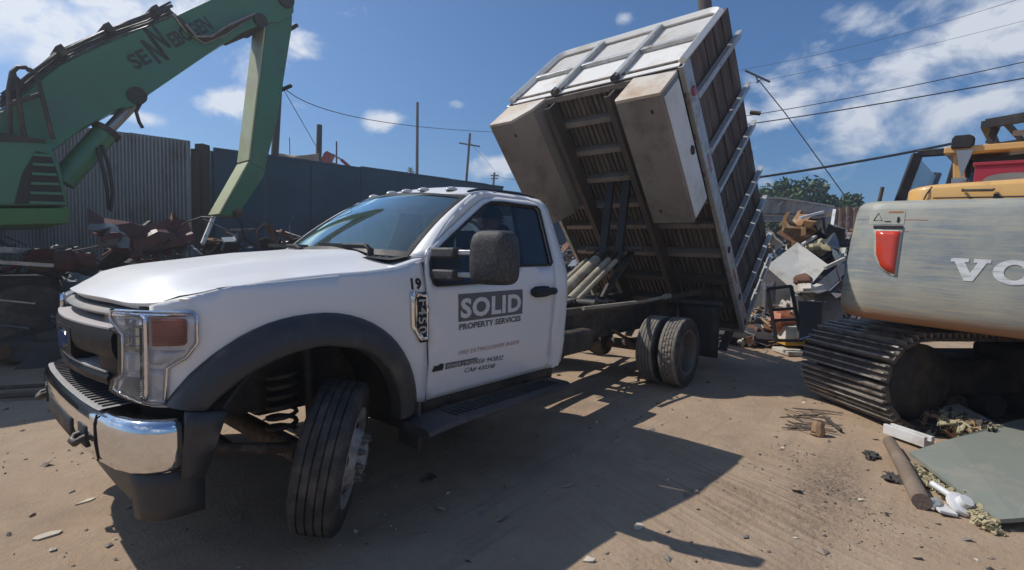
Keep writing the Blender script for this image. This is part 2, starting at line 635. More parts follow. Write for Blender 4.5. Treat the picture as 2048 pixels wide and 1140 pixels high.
# ------------------------------------------------------------------ ground
def ground_material():
    m = bpy.data.materials.new('packed_dirt')
    m.use_nodes = True
    N, L = m.node_tree.nodes, m.node_tree.links
    b = N['Principled BSDF']
    tc = N.new('ShaderNodeTexCoord')
    def noise(s, d, r, st=None, rot=0):
        n = N.new('ShaderNodeTexNoise')
        n.inputs['Scale'].default_value = s
        n.inputs['Detail'].default_value = d
        n.inputs['Roughness'].default_value = r
        src = tc.outputs['Object']
        if st:
            mp = N.new('ShaderNodeMapping')
            mp.inputs['Scale'].default_value = st
            mp.inputs['Rotation'].default_value = (0, 0, rot)
            L.new(src, mp.inputs[0])
            src = mp.outputs[0]
        L.new(src, n.inputs['Vector'])
        return n.outputs['Fac']
    def rng(src, a, b_, lo=0, hi=1):
        r = N.new('ShaderNodeMapRange')
        r.inputs['From Min'].default_value = a
        r.inputs['From Max'].default_value = b_
        r.inputs['To Min'].default_value = lo
        r.inputs['To Max'].default_value = hi
        L.new(src, r.inputs[0])
        return r.outputs[0]
    def mix(f, a, c):
        x = N.new('ShaderNodeMix')
        x.data_type = 'RGBA'
        L.new(f, x.inputs['Factor'])
        for i, q in ((6, a), (7, c)):
            if isinstance(q, tuple):
                x.inputs[i].default_value = (*q, 1)
            else:
                L.new(q, x.inputs[i])
        return x.outputs[2]
    big = noise(.55, 6, .6)
    mid = noise(3.2, 8, .65)
    fine = noise(38, 6, .75)
    patch_ = noise(.42, 3, .5)
    oil2 = noise(1.3, 7, .7, (.35, 1.6, 1), math.radians(48))
    def mul(a, c_):
        x = N.new('ShaderNodeMath')
        x.operation = 'MULTIPLY'
        L.new(a, x.inputs[0])
        L.new(c_, x.inputs[1])
        return x.outputs[0]
    tracks = noise(5, 4, .6, (.12, 2.2, 1), math.radians(52))
    c = mix(rng(big, .35, .65), (.41, .303, .210), (.345, .250, .170))
    c = mix(rng(mid, .45, .72, 0, .7), c, (.47, .355, .25))
    c = mix(mul(rng(tracks, .56, .72, 0, .55), rng(patch_, .50, .62)), c, (.20, .155, .125))
    c = mix(rng(fine, .54, .80, 0, .5), c, (.25, .19, .145))
    oil = noise(.9, 4, .55)
    c = mix(rng(oil, .58, .74, 0, .5), c, (.19, .15, .12))
    # a churned patch with tread lines and a dark trodden trail beside it, right of the truck's shadow
    def near(p, r0, r1, axis=None, sq=1.0):
        v = N.new('ShaderNodeVectorMath')
        v.operation = 'SUBTRACT'
        L.new(tc.outputs['Object'], v.inputs[0])
        v.inputs[1].default_value = p
        m_ = N.new('ShaderNodeMapping')
        m_.inputs['Rotation'].default_value = (0, 0, -(axis or 0))
        m_.inputs['Scale'].default_value = (sq, 1, 0)
        m_.vector_type = 'VECTOR'
        L.new(v.outputs[0], m_.inputs[0])
        l_ = N.new('ShaderNodeVectorMath')
        l_.operation = 'LENGTH'
        L.new(m_.outputs[0], l_.inputs[0])
        return rng(l_.outputs['Value'], r1, r0)
    pa, pb = onp(1330, 930, 2, 0), onp(1700, 1110, 2, 0)
    dirn = math.atan2(pb.y - pa.y, pb.x - pa.x)
    ta, tb = onp(1570, 885, 2, 0), onp(1810, 1085, 2, 0)
    tdir = math.atan2(tb.y - ta.y, tb.x - ta.x)
    tread = N.new('ShaderNodeTexNoise')
    tread.inputs['Scale'].default_value = 9
    tread.inputs['Detail'].default_value = 5
    m0 = N.new('ShaderNodeMapping')
    m0.inputs['Rotation'].default_value = (0, 0, -dirn)
    L.new(tc.outputs['Object'], m0.inputs[0])
    m1 = N.new('ShaderNodeMapping')
    m1.inputs['Scale'].default_value = (.10, 2.6, 1)
    L.new(m0.outputs[0], m1.inputs[0])
    L.new(m1.outputs[0], tread.inputs['Vector'])
    tread = tread.outputs['Fac']
    zone = mul(near(((pa + pb) / 2)[:], .15, 1.25, dirn, .8), rng(mid, .3, .5))
    c = mix(mul(rng(tread, .50, .62, 0, .42), zone), c, (.18, .125, .09))
    c = mix(mul(rng(tread, .50, .38, 0, .36), zone), c, (.43, .335, .25))
    trail = mul(near(((ta + tb) / 2)[:], .02, .26, tdir, .20), rng(fine, .38, .58))
    c = mix(mul(trail, rng(mid, .32, .55, .2, .9)), c, (.085, .068, .058))
    L.new(c, b.inputs['Base Color'])
    b.inputs['Roughness'].default_value = .95
    b.inputs['Specular IOR Level'].default_value = .2
    h = N.new('ShaderNodeMath')
    h.operation = 'ADD'
    L.new(mid, h.inputs[0])
    h2 = N.new('ShaderNodeMath')
    h2.operation = 'MULTIPLY'
    h2.inputs[1].default_value = .5
    L.new(fine, h2.inputs[0])
    L.new(h2.outputs[0], h.inputs[1])
    h3 = N.new('ShaderNodeMath')
    h3.operation = 'ADD'
    L.new(h.outputs[0], h3.inputs[0])
    L.new(mul(tread, zone), h3.inputs[1])
    bp = N.new('ShaderNodeBump')
    bp.inputs['Strength'].default_value = .55
    bp.inputs['Distance'].default_value = .05
    L.new(h3.outputs[0], bp.inputs['Height'])
    L.new(bp.outputs[0], b.inputs['Normal'])
    return m


def gz(x, y):
    """height of the dirt at a point: gentle ruts and hollows near the truck"""
    d = math.hypot(x - 2, y + 2)
    k = max(0.0, 1 - d / 40)
    return k * (.012 * math.sin(x * 1.7 + y * .6) + .010 * math.sin(y * 2.3 - x * .9 + 1) + .006 * math.sin(x * 5.1 + y * 3.7)) - .022


def build_ground():
    def axis(c):
        a = [c + 600 * s for s in (-1, -.5, -.25, -.1)]
        b = [c - 26 + i * .2 for i in range(261)]
        return sorted(a + b + [c + 600 * s for s in (.1, .25, .5, 1)])
    mb = MB()
    mb.grid(lambda x, y: (x, y, gz(x, y)), axis(3), axis(0))
    structure(mb.build('ground', ground_material(), smooth=180))


build_ground()

# ------------------------------------------------------------------ truck: reference curves
# side_y(z): half width of cab and fenders; outline(s): plan of the nose, s = arc length from the centre line
SZ = [.3, .4, .6, .8, 1.0, 1.2, 1.30, 1.42, 1.6, 1.88, 1.95, 2.0, 2.05]
SY = [.92, .93, .95, .985, 1.0, 1.0, .985, .955, .885, .775, .73, .60, .45]


def side_y(z):
    return float(np.interp(z, SZ, SY))


NOSE = [(-.790, 0), (-.785, .15), (-.772, .32), (-.752, .48), (-.725, .62), (-.690, .735), (-.645, .825), (-.590, .892), (-.525, .938), (-.44, .968), (-.33, .987), (-.18, .997), (0, 1.0), (.35, 1.0), (.75, 1.0)]
_s = [0.0]
for _a, _b in zip(NOSE, NOSE[1:]):
    _s.append(_s[-1] + math.hypot(_b[0] - _a[0], _b[1] - _a[1]))
_nx = [p[0] for p in NOSE]
_ny = [p[1] for p in NOSE]


def s_of_x(x):
    return float(np.interp(x, _nx, _s))


def nose(s, z, off=0.0, keep=False):
    """point on the nose/fender skin; s > 0 on the driver's side (y < 0)"""
    a = abs(s)
    x, y = float(np.interp(a, _s, _nx)), float(np.interp(a, _s, _ny))
    e = .02
    x0, y0 = float(np.interp(max(0, a - e), _s, _nx)), float(np.interp(max(0, a - e), _s, _ny))
    x1, y1 = float(np.interp(a + e, _s, _nx)), float(np.interp(a + e, _s, _ny))
    if a < e:
        x0, y0 = x1, -y1
    t = Vector((x1 - x0, y1 - y0)).normalized()
    n = Vector((-t.y, t.x))          # outward in (x, halfwidth) space
    x += n.x * off
    y += n.y * off
    if not keep:
        y *= side_y(z)
    return Vector((x, -y if s >= 0 else y, z))


def door_pt(x, z, off=0.0):
    return Vector((x, -(side_y(z) + off), z))


CX = [-.70, -.62, -.587, -.438, -.2, .05, .25, .45, .70]
CZ = [1.245, 1.268, 1.287, 1.313, 1.334, 1.356, 1.367, 1.388, 1.454]


def crease(x):
    return float(np.interp(x, CX, CZ))


# ------------------------------------------------------------------ the truck
truck = empty('dump_truck', (2.2, 0, 0))
tag(truck, 'white single cab dump truck with its bed raised, 19 on the fender', 'truck')

ARCH_O = [(-.62, .82), (-.595, .88), (-.54, .965), (-.46, 1.04), (-.36, 1.105), (-.24, 1.15), (-.11, 1.17), (.04, 1.17), (.18, 1.14), (.31, 1.08), (.42, .995), (.51, .885), (.575, .75), (.61, .63), (.615, .545)]
ARCH_I = [(-.49, .80), (-.465, .835), (-.405, .90), (-.33, .95), (-.235, .99), (-.13, 1.013), (-.03, 1.018), (.07, 1.0), (.165, .975), (.25, .925), (.33, .855), (.39, .77), (.43, .685), (.455, .60), (.46, .53)]


def build_body():
    # fender skin
    mid = [((a[0] + b[0]) / 2, (a[1] + b[1]) / 2) for a, b in zip(ARCH_O, ARCH_I)]
    mid = smooth_loop(mid, 1, False)
    xs = lin(-.60, .645, 26)
    top = [(s_of_x(x), crease(x) - .006 - .016 * min(1, max(0, (-.40 - x) / .16))) for x in xs]
    top += [(s_of_x(.650), 1.40), (s_of_x(.648), 1.30), (s_of_x(.640), 1.15), (s_of_x(.655), .95), (s_of_x(.682), .70), (s_of_x(.690), .572)]
    low = [(s_of_x(.60), .572)] + [(s_of_x(p[0]), p[1]) for p in reversed(mid)] + [(s_of_x(-.62), .80), (s_of_x(-.66), .80), (s_of_x(-.66), 1.228)]
    loop = list(reversed(top + low))
    mb = MB()
    patch(mb, loop, [], .055, lambda s, z: nose(s, z))
    fender = mb.build('fender', m_white, truck, solid=.018)
    mirror(fender, truck)

    # hood with a raised centre and a rolled front lip
    def hood_pt(u, v):
        if abs(v) > 1:
            return hood_pt(u, math.copysign(1, v)) + Vector((0, math.copysign(.004, v), -.035))
        a = abs(v)
        yb = v * .925
        # lip follows the nose plan, cowl line bows forward at the middle
        lip = float(np.interp(abs(yb), _ny[:9], _nx[:9])) + .022
        if abs(yb) > .89:
            lip = -.585 + (abs(yb) - .89) * .9
        end = .445 + .07 * a ** 2
        x = lip + (end - lip) * u
        d = x - lip
        zc = crease(max(x, -.70))
        b = max(0.0, min(1.0, (1 - a) / .62))
        b = b * b * (3 - 2 * b)
        z = zc + .105 * b * (0.35 + .65 * min(1, d / .9)) ** .8
        # two soft character lines either side of the raised middle
        z += .012 * math.exp(-((a - .60) / .09) ** 2) * min(1, d / .3)
        if d < .22:
            z -= (.026 + .022 * b) * (1 - d / .22) ** 2.4
        if a > .93:
            z -= .010 * ((a - .93) / .07) ** 2
        return Vector((x, yb * (1 if a < .9 else 1), z))
    mb = MB()
    us = [0, .01, .025, .05, .08, .12, .17, .23, .3, .4, .5, .6, .7, .8, .9, .96, 1]
    vs = sorted(set([round(x, 3) for x in lin(-1, 1, 41)] + [-.985, .985, -.965, .965, -1.01, 1.01]))
    mb.grid(hood_pt, us, vs)
    # folded front edge under the lip
    mb.grid(lambda u, v: hood_pt(0, v) + Vector((.03 * u, 0, -.028 * u)), [1, 0], vs)
    hood = mb.build('hood', m_white, truck, smooth=60, fix=False)
    # fender shoulder strip between hood edge and fender crease
    mb = MB()
    def sh(u, v):
        x = lin(-.45, .645, 24)[u]
        z = crease(x)
        y0 = side_y(z) * float(np.interp(x, _nx, _ny))
        k = min(1, max(0, (x + .45) / .25))
        prof = [(y0, z - .006), (y0 - .006, z - .006 + .009 * k), (y0 - .016, z - .008 + .014 * k), (y0 - .028, z - .012 + .014 * k), (y0 - .04, z - .03)]
        return Vector((x, -prof[v][0], prof[v][1]))
    mb.grid(sh, range(24), range(5))
    o = mb.build('fender_shoulder', m_white, truck, smooth=70)
    mirror(o, truck)

    # dark shut lines where the hood meets the fenders
    for sg in (-1, 1):
        mb = MB()
        mb.tube([hood_pt(u, sg * v) + Vector((-.002, sg * .004, .001)) for u, v in ((.0, .90), (.012, .94), (.03, .97), (.06, .99), (.10, 1.0))], .003, 5)
        q = hood_pt(1, sg * .985)
        mb.tube([q + Vector((0, sg * .01, .002)), q + Vector((-.06, sg * .022, -.035)), q + Vector((-.09, sg * .03, -.06))], .0035, 5)
        mb.build('shut_line', m_dark, truck, smooth=60)

    # door outline (2D in x, z)
    low = [(.697, .572), (.681, .80), (.668, 1.02), (.657, 1.26), (.659, 1.35), (.672, 1.41), (.688, 1.465)]
    up = [(.722, 1.505), (.987, 1.672), (1.243, 1.828), (1.325, 1.874), (1.385, 1.897), (1.55, 1.922), (1.92, 1.935), (2.02, 1.925)]
    rear = [(2.055, 1.88), (2.045, 1.60), (2.005, 1.37), (1.965, 1.07), (1.95, .85), (1.972, .70), (1.952, .572)]
    DOOR = low + up + rear
    WIN = [(.708, 1.335), (.716, 1.295), (.742, 1.283), (1.377, 1.297), (1.445, 1.314), (1.480, 1.350), (1.490, 1.392), (1.515, 1.402), (1.96, 1.412), (1.985, 1.43), (2.025, 1.86), (2.00, 1.885), (1.554, 1.878), (1.443, 1.866), (1.35, 1.830), (1.131, 1.700), (.889, 1.553), (.738, 1.455), (.713, 1.415)]
    ccw = lambda lp: lp if sum(a[0] * b[1] - b[0] * a[1] for a, b in zip(lp, lp[1:] + lp[:1])) > 0 else lp[::-1]
    DOOR, WIN = ccw(DOOR), ccw(WIN)
    shrink = [(1.336 + (x - 1.336) * .991, 1.25 + (z - 1.25) * .993) for x, z in DOOR]
    mb = MB()
    patch(mb, shrink, [WIN], .07, lambda x, z: door_pt(x, z))
    door = mb.build('door', m_white, truck, solid=.03)

    # cab side around the door
    cab_out = [(.690, 1.455), (.955, 1.692), (1.194, 1.865), (1.283, 1.913), (1.364, 1.937), (1.55, 1.962), (2.05, 1.978), (2.125, 1.962), (2.155, 1.92), (2.160, 1.77), (2.163, 1.49), (2.172, 1.33), (2.150, 1.247), (2.132, .964), (2.128, .636), (2.112, .575), (1.985, .572)]
    ring = cab_out + [(1.956, .574)] + rear[::-1][1:] + list(reversed(up)) + [(.692, 1.47)]
    mb = MB()
    patch(mb, ccw(ring), [], .06, lambda x, z: door_pt(x, z))
    side = mb.build('cab_side', m_white, truck, solid=.02)
    mirror(side, truck)
    mb = MB()
    patch(mb, [(.70, .47), (2.08, .47), (2.10, .60), (.697, .60)], [], .1, lambda x, z: door_pt(x, z, -.035))
    mirror(mb.build('sill', m_chassis, truck, solid=.02), truck)
    # cowl corner beside the windshield foot
    mb = MB()
    mb.grid(lambda x, t: Vector((x, -(side_y(1.43) - .012 - t), float(np.interp(x, [.44, .55, .66, .74], [1.388, 1.415, 1.445, 1.47])) - (.02 if t < .01 else 0))), [.46, .5, .55, .6, .66, .74], [.0, .02, .08, .16, .26])
    o = mb.build('cowl_corner', m_white, truck, smooth=60, solid=.02)
    mirror(o, truck)

    # roof
    def roof_pt(u, v):
        a = abs(v)
        xf = 1.135 + .12 * a ** 2.5
        x = xf + (2.145 - xf) * u
        zedge = float(np.interp(x, [1.13, 1.28, 1.36, 1.55, 2.05, 2.16], [1.88, 1.918, 1.938, 1.962, 1.978, 1.955]))
        crown = .075 * (1 - a ** 2.6)
        if u < .25:
            crown *= .55 + .45 * math.sin(u / .25 * math.pi / 2)
        if u > .85:
            crown *= 1 - .6 * ((u - .85) / .15) ** 2
        ye = side_y(zedge)
        return Vector((x, v * (ye + .002), zedge + crown))
    mb = MB()
    mb.grid(roof_pt, [0, .01, .03, .07, .12, .2, .3, .4, .5, .6, .7, .8, .87, .93, .97, 1], lin(-1, 1, 25))
    roof = mb.build('roof', m_white, truck, smooth=60, solid=.02)
    # drip rail grooves along the roof edge
    for sgn in (-1, 1):
        mb = MB()
        mb.tube([roof_pt(u, sgn * .93) + Vector((0, 0, .004)) for u in (.05, .15, .3, .5, .7, .9, .98)], .012, 6)
        mb.build('drip_rail', m_black, truck, smooth=60)
    # five clear cab marker lights
    for v in (-.70, -.34, -.08, .18, .56):
        p = roof_pt(.10, v)
        mb = MB()
        mb.grid(lambda a, b: p + Vector((.06 * math.cos(b) * math.sin(a), .036 * math.sin(b) * math.sin(a), .030 * math.cos(a) - .003)), lin(.02, 1.57, 6), lin(0, 6.2832, 13))
        mb.build('marker_light', m_marker, truck, smooth=60)

    # windshield between the cowl line and the roof front
    def ws(u, v):
        a = abs(v)
        b = Vector((.43 + .205 * a ** 2, v * .835, 1.475 - .03 * a ** 2))
        t = Vector((1.128 + .105 * a ** 2.5, v * .728, 1.945 - .058 * a ** 2))
        p = b.lerp(t, u)
        p.z += .022 * math.sin(u * math.pi)
        p.x -= .012 * math.sin(u * math.pi)
        return p
    vs = lin(-1, 1, 25)
    mb = MB()
    mb.grid(ws, lin(0, 1, 12), vs)
    w = mb.build('windshield', g_wind, truck, smooth=80)
    # black ceramic border
    mb = MB()
    off = Vector((-.004, 0, .004))
    for (u0, u1) in ((0, .07), (.955, 1.0)):
        mb.grid(lambda u, v: ws(u, v) + off, lin(u0, u1, 3), vs)
    for s in (-1, 1):
        mb.grid(lambda u, v: ws(u, v * s) + off, lin(0, 1, 12), [.965, 1.0], flip=s < 0)
    mb.build('windshield_border', m_black, w, smooth=80)
    # A pillars: skin from the windshield edge round to the cab side
    A = [(.690, 1.455), (.955, 1.692), (1.194, 1.865), (1.283, 1.913)]
    def pil(u, v):
        t = u
        a = ws(min(1, t), -1)
        k = t * 3
        i = min(2, int(k))
        x = A[i][0] + (A[i + 1][0] - A[i][0]) * (k - i)
        z = A[i][1] + (A[i + 1][1] - A[i][1]) * (k - i)
        b = door_pt(x, z)
        p = a.lerp(b, v)
        bul = math.sin(v * math.pi) * .012
        return p + Vector((-.5 * bul, -.55 * bul, .6 * bul))
    mb = MB()
    mb.grid(pil, lin(0, 1, 14), lin(0, 1, 7), flip=True)
    o = mb.build('windshield_pillar', m_white, truck, smooth=80, solid=.012)
    mirror(o, truck)
    # black cowl grille at the windshield foot
    mb = MB()
    mb.grid(lambda u, v: Vector((.39 + .10 * abs(v) ** 2 + u * (.06 + .10 * abs(v) ** 2), v * .86, 1.462 - .03 * abs(v) ** 2 + .02 * u)), [0, .5, 1], lin(-1, 1, 21))
    for k in range(34):
        v = -0.92 + k * .0558
        mb.box((.43 + .16 * v * v, v * .84, 1.474 - .03 * v * v), (.05, .012, .012))
    mb.build('cowl_grille', m_black, truck, smooth=30)
    # wipers
    for (px_, py_, ex, ey, bx, by) in ((.52, -.62, .50, -.08, .49, -.34), (.44, .10, .47, .55, .45, .34)):
        mb = MB()
        a = Vector((px_, py_, 1.492))
        arm = [a, a + Vector((-.015, .04, .03)), Vector((bx + .005, by, 1.525))]
        mb.tube(arm, [.016, .011, .008], 6)
        mb.tube([(px_, py_, 1.45), (px_, py_, 1.50)], .02, 8)
        mb.beam((bx + .02, by - .27, 1.512), (bx - .005, by + .27, 1.525), .012, .028)
        mb.build('wiper', m_black, truck, smooth=40)

    # back wall with window
    mb = MB()
    bo = [(-.955, .60), (.955, .60), (.985, .8), (.99, 1.3), (.93, 1.45), (.80, 1.78), (.72, 1.93), (.5, 1.985), (-.5, 1.985), (-.72, 1.93), (-.80, 1.78), (-.93, 1.45), (-.99, 1.3), (-.985, .8)]
    bw = [(-.62, 1.44), (.62, 1.44), (.56, 1.84), (-.56, 1.84)]
    patch(mb, bo, [bw], .16, lambda y, z: Vector((2.135, y, z)), rev=False)
    back = mb.build('cab_back', m_white, truck, solid=.02)
    mb = MB()
    patch(mb, bw, [], .3, lambda y, z: Vector((2.130, y, z)))
    mb.build('rear_window', g_side, back)
    # far door, then everything that is only on the near one
    mb = MB()
    patch(mb, [(1.336 + (x - 1.336) * 1.004, 1.585 + (z - 1.585) * 1.012) for x, z in WIN], [], .12, lambda x, z: door_pt(x, z, -.016))
    mb.build('window_glass', g_side, door, smooth=80)
    # rubber seal round the opening and black B pillar post behind the glass
    mb = MB()
    lp = resample(WIN, .08)
    mb.tube([door_pt(x, z, .001) for x, z in lp + lp[:1]], .011, 6, cap=False)
    mb.prism([door_pt(x, z, -.03) for x, z in [(1.66, 1.40), (1.99, 1.40), (2.03, 1.89), (1.76, 1.885)]], (0, .002, 0), (0, .05, 0))
    mb.prism([door_pt(x, z, -.006) for x, z in [(.72, 1.29), (.98, 1.295), (.985, 1.50), (.88, 1.535), (.735, 1.44)]], (0, .002, 0), (0, .03, 0))
    mb.build('window_trim', m_black, door, smooth=60)
    # handle with dark cup
    mb = MB()
    patch(mb, smooth_loop([(1.655, 1.163), (1.88, 1.163), (1.905, 1.19), (1.905, 1.225), (1.88, 1.250), (1.655, 1.247)], 1), [], .05, lambda x, z: door_pt(x, z, .004))
    mb.tube([door_pt(1.668, 1.206, .0), door_pt(1.675, 1.206, .035), door_pt(1.75, 1.208, .045), door_pt(1.86, 1.208, .042), door_pt(1.915, 1.208, .03), door_pt(1.925, 1.208, 0)], [.022, .026, .028, .028, .03, .025], 8)
    mb.build('handle', m_black, door, smooth=50)
    mirror(door, truck)
    # lettering, driver's door only (near side photo)
    mb = MB()
    patch(mb, [(.910, 1.045), (1.555, 1.053), (1.558, 1.232), (.910, 1.222)], [], .05, lambda x, z: door_pt(x, z, .002))
    mb.build('sign_panel', m_decal, door, smooth=80)
    text_mesh('SOLID', .166, lambda x, y, z: door_pt(.928 + x, 1.073 + y + x * .012, .004), 'lettering', m_decalw, door, bold=.0065, sx=1.02, spacing=1.08, fit=.607)
    text_mesh('PROPERTY SERVICES', .053, lambda x, y, z: door_pt(.917 + x, .993 + y + x * .016, .003), 'lettering', m_decal, door, bold=.0018, sx=1.03, spacing=1.02, fit=.620)
    text_mesh('FIRE EXTINGUISHER INSIDE', .039, lambda x, y, z: door_pt(.925 + x, .829 + y + x * .006, .003), 'lettering', m_redink, door, sx=1.06, shear=.25, spacing=1.03, fit=.617)
    text_mesh('LICENSE# 943832', .046, lambda x, y, z: door_pt(.931 + x, .753 + y - x * .04, .003), 'lettering', m_ink, door, sx=1.02, shear=.25, fit=.445)
    text_mesh('CA# 430348', .044, lambda x, y, z: door_pt(1.0 + x, .702 + y - x * .05, .003), 'lettering', m_ink, door, sx=1.02, shear=.25, fit=.30)
    # powerstroke style badge: ram shape + bar
    mb = MB()
    patch(mb, [(.822, .752), (1.102, .757), (1.104, .789), (.822, .792)], [], .05, lambda x, z: door_pt(x, z, .003), 0)
    patch(mb, [(.712, .752), (.802, .752), (.806, .792), (.775, .797), (.755, .785), (.728, .79)], [], .03, lambda x, z: door_pt(x, z, .004), 1)
    mb.build('badge', [m_decal, m_ink], door, smooth=80)
    text_mesh('POWER STROKE', .031, lambda x, y, z: door_pt(.832 + x, .760 + y - x * .008, .005), 'lettering', m_decalw, door, sx=1.02, shear=.2, fit=.265)
    # fender badge and number
    sx = s_of_x
    mb = MB()
    out = [(.528, 1.250), (.645, 1.247), (.655, .952), (.597, .950), (.533, 1.050)]
    inn = [(.566, 1.222), (.640, 1.219), (.648, .980), (.618, .982), (.570, 1.055)]
    f = lambda o: (lambda x, z: nose(sx(x), z, o))
    patch(mb, out[::-1], [inn[::-1]], .05, f(.016))
    patch(mb, inn[::-1], [], .05, f(.010), 1)
    fb = mb.build('fender_badge', [m_chrome, m_black], truck, smooth=40, solid=.012)
    def bt(x, y, z):       # reads downwards
        return nose(sx(.583 + y), 1.205 - x, .0135)
    text_mesh('F450', .086, bt, 'lettering', m_galv, fb, bold=.001, fit=.20, spacing=1.15)
    text_mesh('19', .084, lambda x, y, z: nose(sx(.532 + x), 1.268 + y, .003), 'lettering', m_ink, truck, bold=.004, sx=.98, spacing=1.1)


build_body()


def build_front():
    # dark backing behind grille and lamps
    mb = MB()
    mb.grid(lambda s, z: nose(s, z, -.10 if abs(s) < .66 else -.035), lin(-1.05, 1.05, 43), [.60, .80, 1.0, 1.22])
    mb.build('grille_backing', m_grille, truck, smooth=80)

    def sweep(mb, prof, s0, s1, n=25, mi=0, taper=0.0):
        """closed section (offset, z) swept along the nose"""
        m = len(prof)
        vs, fs = [], []
        for i, s in enumerate(lin(s0, s1, n)):
            k = 1 - taper * (abs(s) / max(abs(s0), abs(s1))) ** 2
            for (d, z) in prof:
                vs.append(nose(s, z, d * k, True))
        for i in range(n - 1):
            for j in range(m):
                j2 = (j + 1) % m
                fs.append((i * m + j, i * m + j2, (i + 1) * m + j2, (i + 1) * m + j))
        fs.append(tuple(range(m)))
        fs.append(tuple(reversed([(n - 1) * m + j for j in range(m)])))
        mb.add(vs, fs, mi)
    w = .635
    base_sweep, GIN = sweep, -.058
    sweep = lambda mb, prof, *q, **k: base_sweep(mb, [(d + GIN, z) for d, z in prof], *q, **k)
    g = MB()
    # mesh between the bars
    for z in lin(.84, 1.16, 17):
        sweep(g, [(-.02, z - .004), (-.008, z - .004), (-.008, z + .004), (-.02, z + .004)], -w, w, 15)
    for s in lin(-.6, .6, 41):
        g.beam(nose(s, .83, -.018 + GIN, True), nose(s, 1.17, -.018 + GIN, True), .007, .01)
    grille = g.build('grille', m_grille, truck, smooth=30)
    # upper trim under the hood
    mb = MB()
    sweep(mb, [(-.03, 1.160), (.035, 1.163), (.052, 1.178), (.035, 1.194), (-.03, 1.20)], -.60, .60)
    mb.build('grille_trim', m_trim, grille, smooth=40)
    # upper broad bar: flat shelf, dusty and paled as if sunlit, above a tall black face
    mb = MB()
    sweep(mb, [(-.03, .965), (.055, .98), (.082, .995), (.095, 1.03), (.098, 1.085), (.085, 1.118), (-.03, 1.135)], -w, w)
    mb.build('grille_bar', m_grille, grille, smooth=30)
    mb = MB()
    sweep(mb, [(-.03, .855), (.05, .862), (.078, .872), (.085, .90), (.075, .918), (-.03, .94)], -.56, .56)
    mb.build('grille_bar', m_grille, grille, smooth=30)
    for zz, d1, hw in ((1.1355, .088, .60), (.9405, .078, .54)):
        mb = MB()
        sweep(mb, [(-.02, zz - .004), (d1, zz - .018), (d1, zz - .010), (-.02, zz + .003)], -hw, hw)
        mb.build('grille_shelf', m_ledge, grille, smooth=30)
    for sg in (-1, 1):
        mb = MB()
        sweep(mb, [(-.03, .85), (.03, .865), (.062, .90), (.078, .96), (.080, 1.085), (.05, 1.112), (-.03, 1.12)], sg * .47, sg * .645, 6)
        mb.build('grille_frame', m_grille, grille, smooth=30)
    mb = MB()
    sweep(mb, [(-.02, .93), (.085, .94), (.098, .96), (.10, 1.085), (.09, 1.10), (-.02, 1.11)], -.17, .17, 7)
    mb.build('emblem_housing', m_grille, grille, smooth=30)
    for (a, b, o, mt, nm) in ((.125, .052, .102, m_chrome, 'emblem_rim'), (.113, .042, .104, m_emblem, 'emblem')):
        mb = MB()
        ring = [nose(a * math.cos(t), 1.022 + b * math.sin(t), o + GIN, True) for t in lin(0, 2 * math.pi, 29)[:-1]]
        mb.add(ring + [nose(0, 1.022, o + .002 + GIN, True)] + [nose(a * math.cos(t), 1.022 + b * math.sin(t), o - .012 + GIN, True) for t in lin(0, 2 * math.pi, 29)[:-1]],
               [(i, (i + 1) % 28, 28) for i in range(28)] + [(i, 29 + i, 29 + (i + 1) % 28, (i + 1) % 28) for i in range(28)])
        mb.build(nm, mt, grille, smooth=40)

    # headlights
    X = s_of_x
    s_in = .655
    OUT = [(s_in - .075, 1.200), (s_in + .05, 1.203), (X(-.60), 1.206), (X(-.545), 1.206), (X(-.528), 1.190), (X(-.528), 1.075), (X(-.560), 1.015), (X(-.612), .972), (X(-.618), .818), (X(-.66), .815), (s_in + .03, .835), (s_in - .06, .855), (s_in - .04, .905), (s_in + .01, .93), (s_in + .012, 1.10), (s_in - .06, 1.14), (s_in - .085, 1.165)]
    OUT = OUT[::-1]
    mb = MB()
    patch(mb, OUT, [], .04, lambda s, z: nose(s, z, .008))
    head = mb.build('headlight', m_lens, truck, smooth=40, solid=.03)
    sub = []
    def panel(loop, off, mt, name, depth=.012, step=.04):
        mb = MB()
        if sum(a[0] * b[1] - b[0] * a[1] for a, b in zip(loop, loop[1:] + loop[:1])) < 0:
            loop = loop[::-1]
        patch(mb, loop, [], step, lambda s, z: nose(s, z, off))
        return mb.build(name, mt, head, smooth=40, solid=depth)
    bar0, bar1 = X(-.672), X(-.655)
    # upper lamp: dark bowl with a projector
    panel([(s_in + .03, 1.035), (bar0, 1.03), (bar0, 1.165), (s_in + .03, 1.17)], .012, m_dullchrome, 'lamp_bowl')
    panel([(s_in + .02, .935), (bar0, .94), (bar0, 1.02), (s_in + .02, 1.025)], .012, m_lens, 'lamp_bowl')
    panel([(s_in - .02, .86), (bar0 - .01, .838), (bar0 - .01, .925), (s_in + .02, .92)], .011, m_trim, 'lamp_bowl')
    panel([(bar0, .83), (bar1, .83), (bar1, 1.19), (bar0, 1.19)], .024, m_chrome, 'chrome_divider', .02)
    panel([(bar1, .835), (X(-.625), .832), (X(-.622), .965), (bar1, .965)], .014, m_lens, 'lamp_bowl')
    panel([(bar1 + .004, .985), (X(-.628), .985), (X(-.578), 1.022), (X(-.562), 1.045), (bar1 + .004, 1.045)], .012, m_lens, 'turn_lamp')
    panel([(X(-.648), 1.062), (X(-.565), 1.068), (X(-.558), 1.08), (X(-.558), 1.172), (X(-.566), 1.178), (X(-.648), 1.180)], .018, m_amber, 'amber_reflector', .014)
    mb = MB()
    for z in lin(1.075, 1.168, 9):
        mb.beam(nose(X(-.645), z, .022), nose(X(-.562), z, .022), .006, .005)
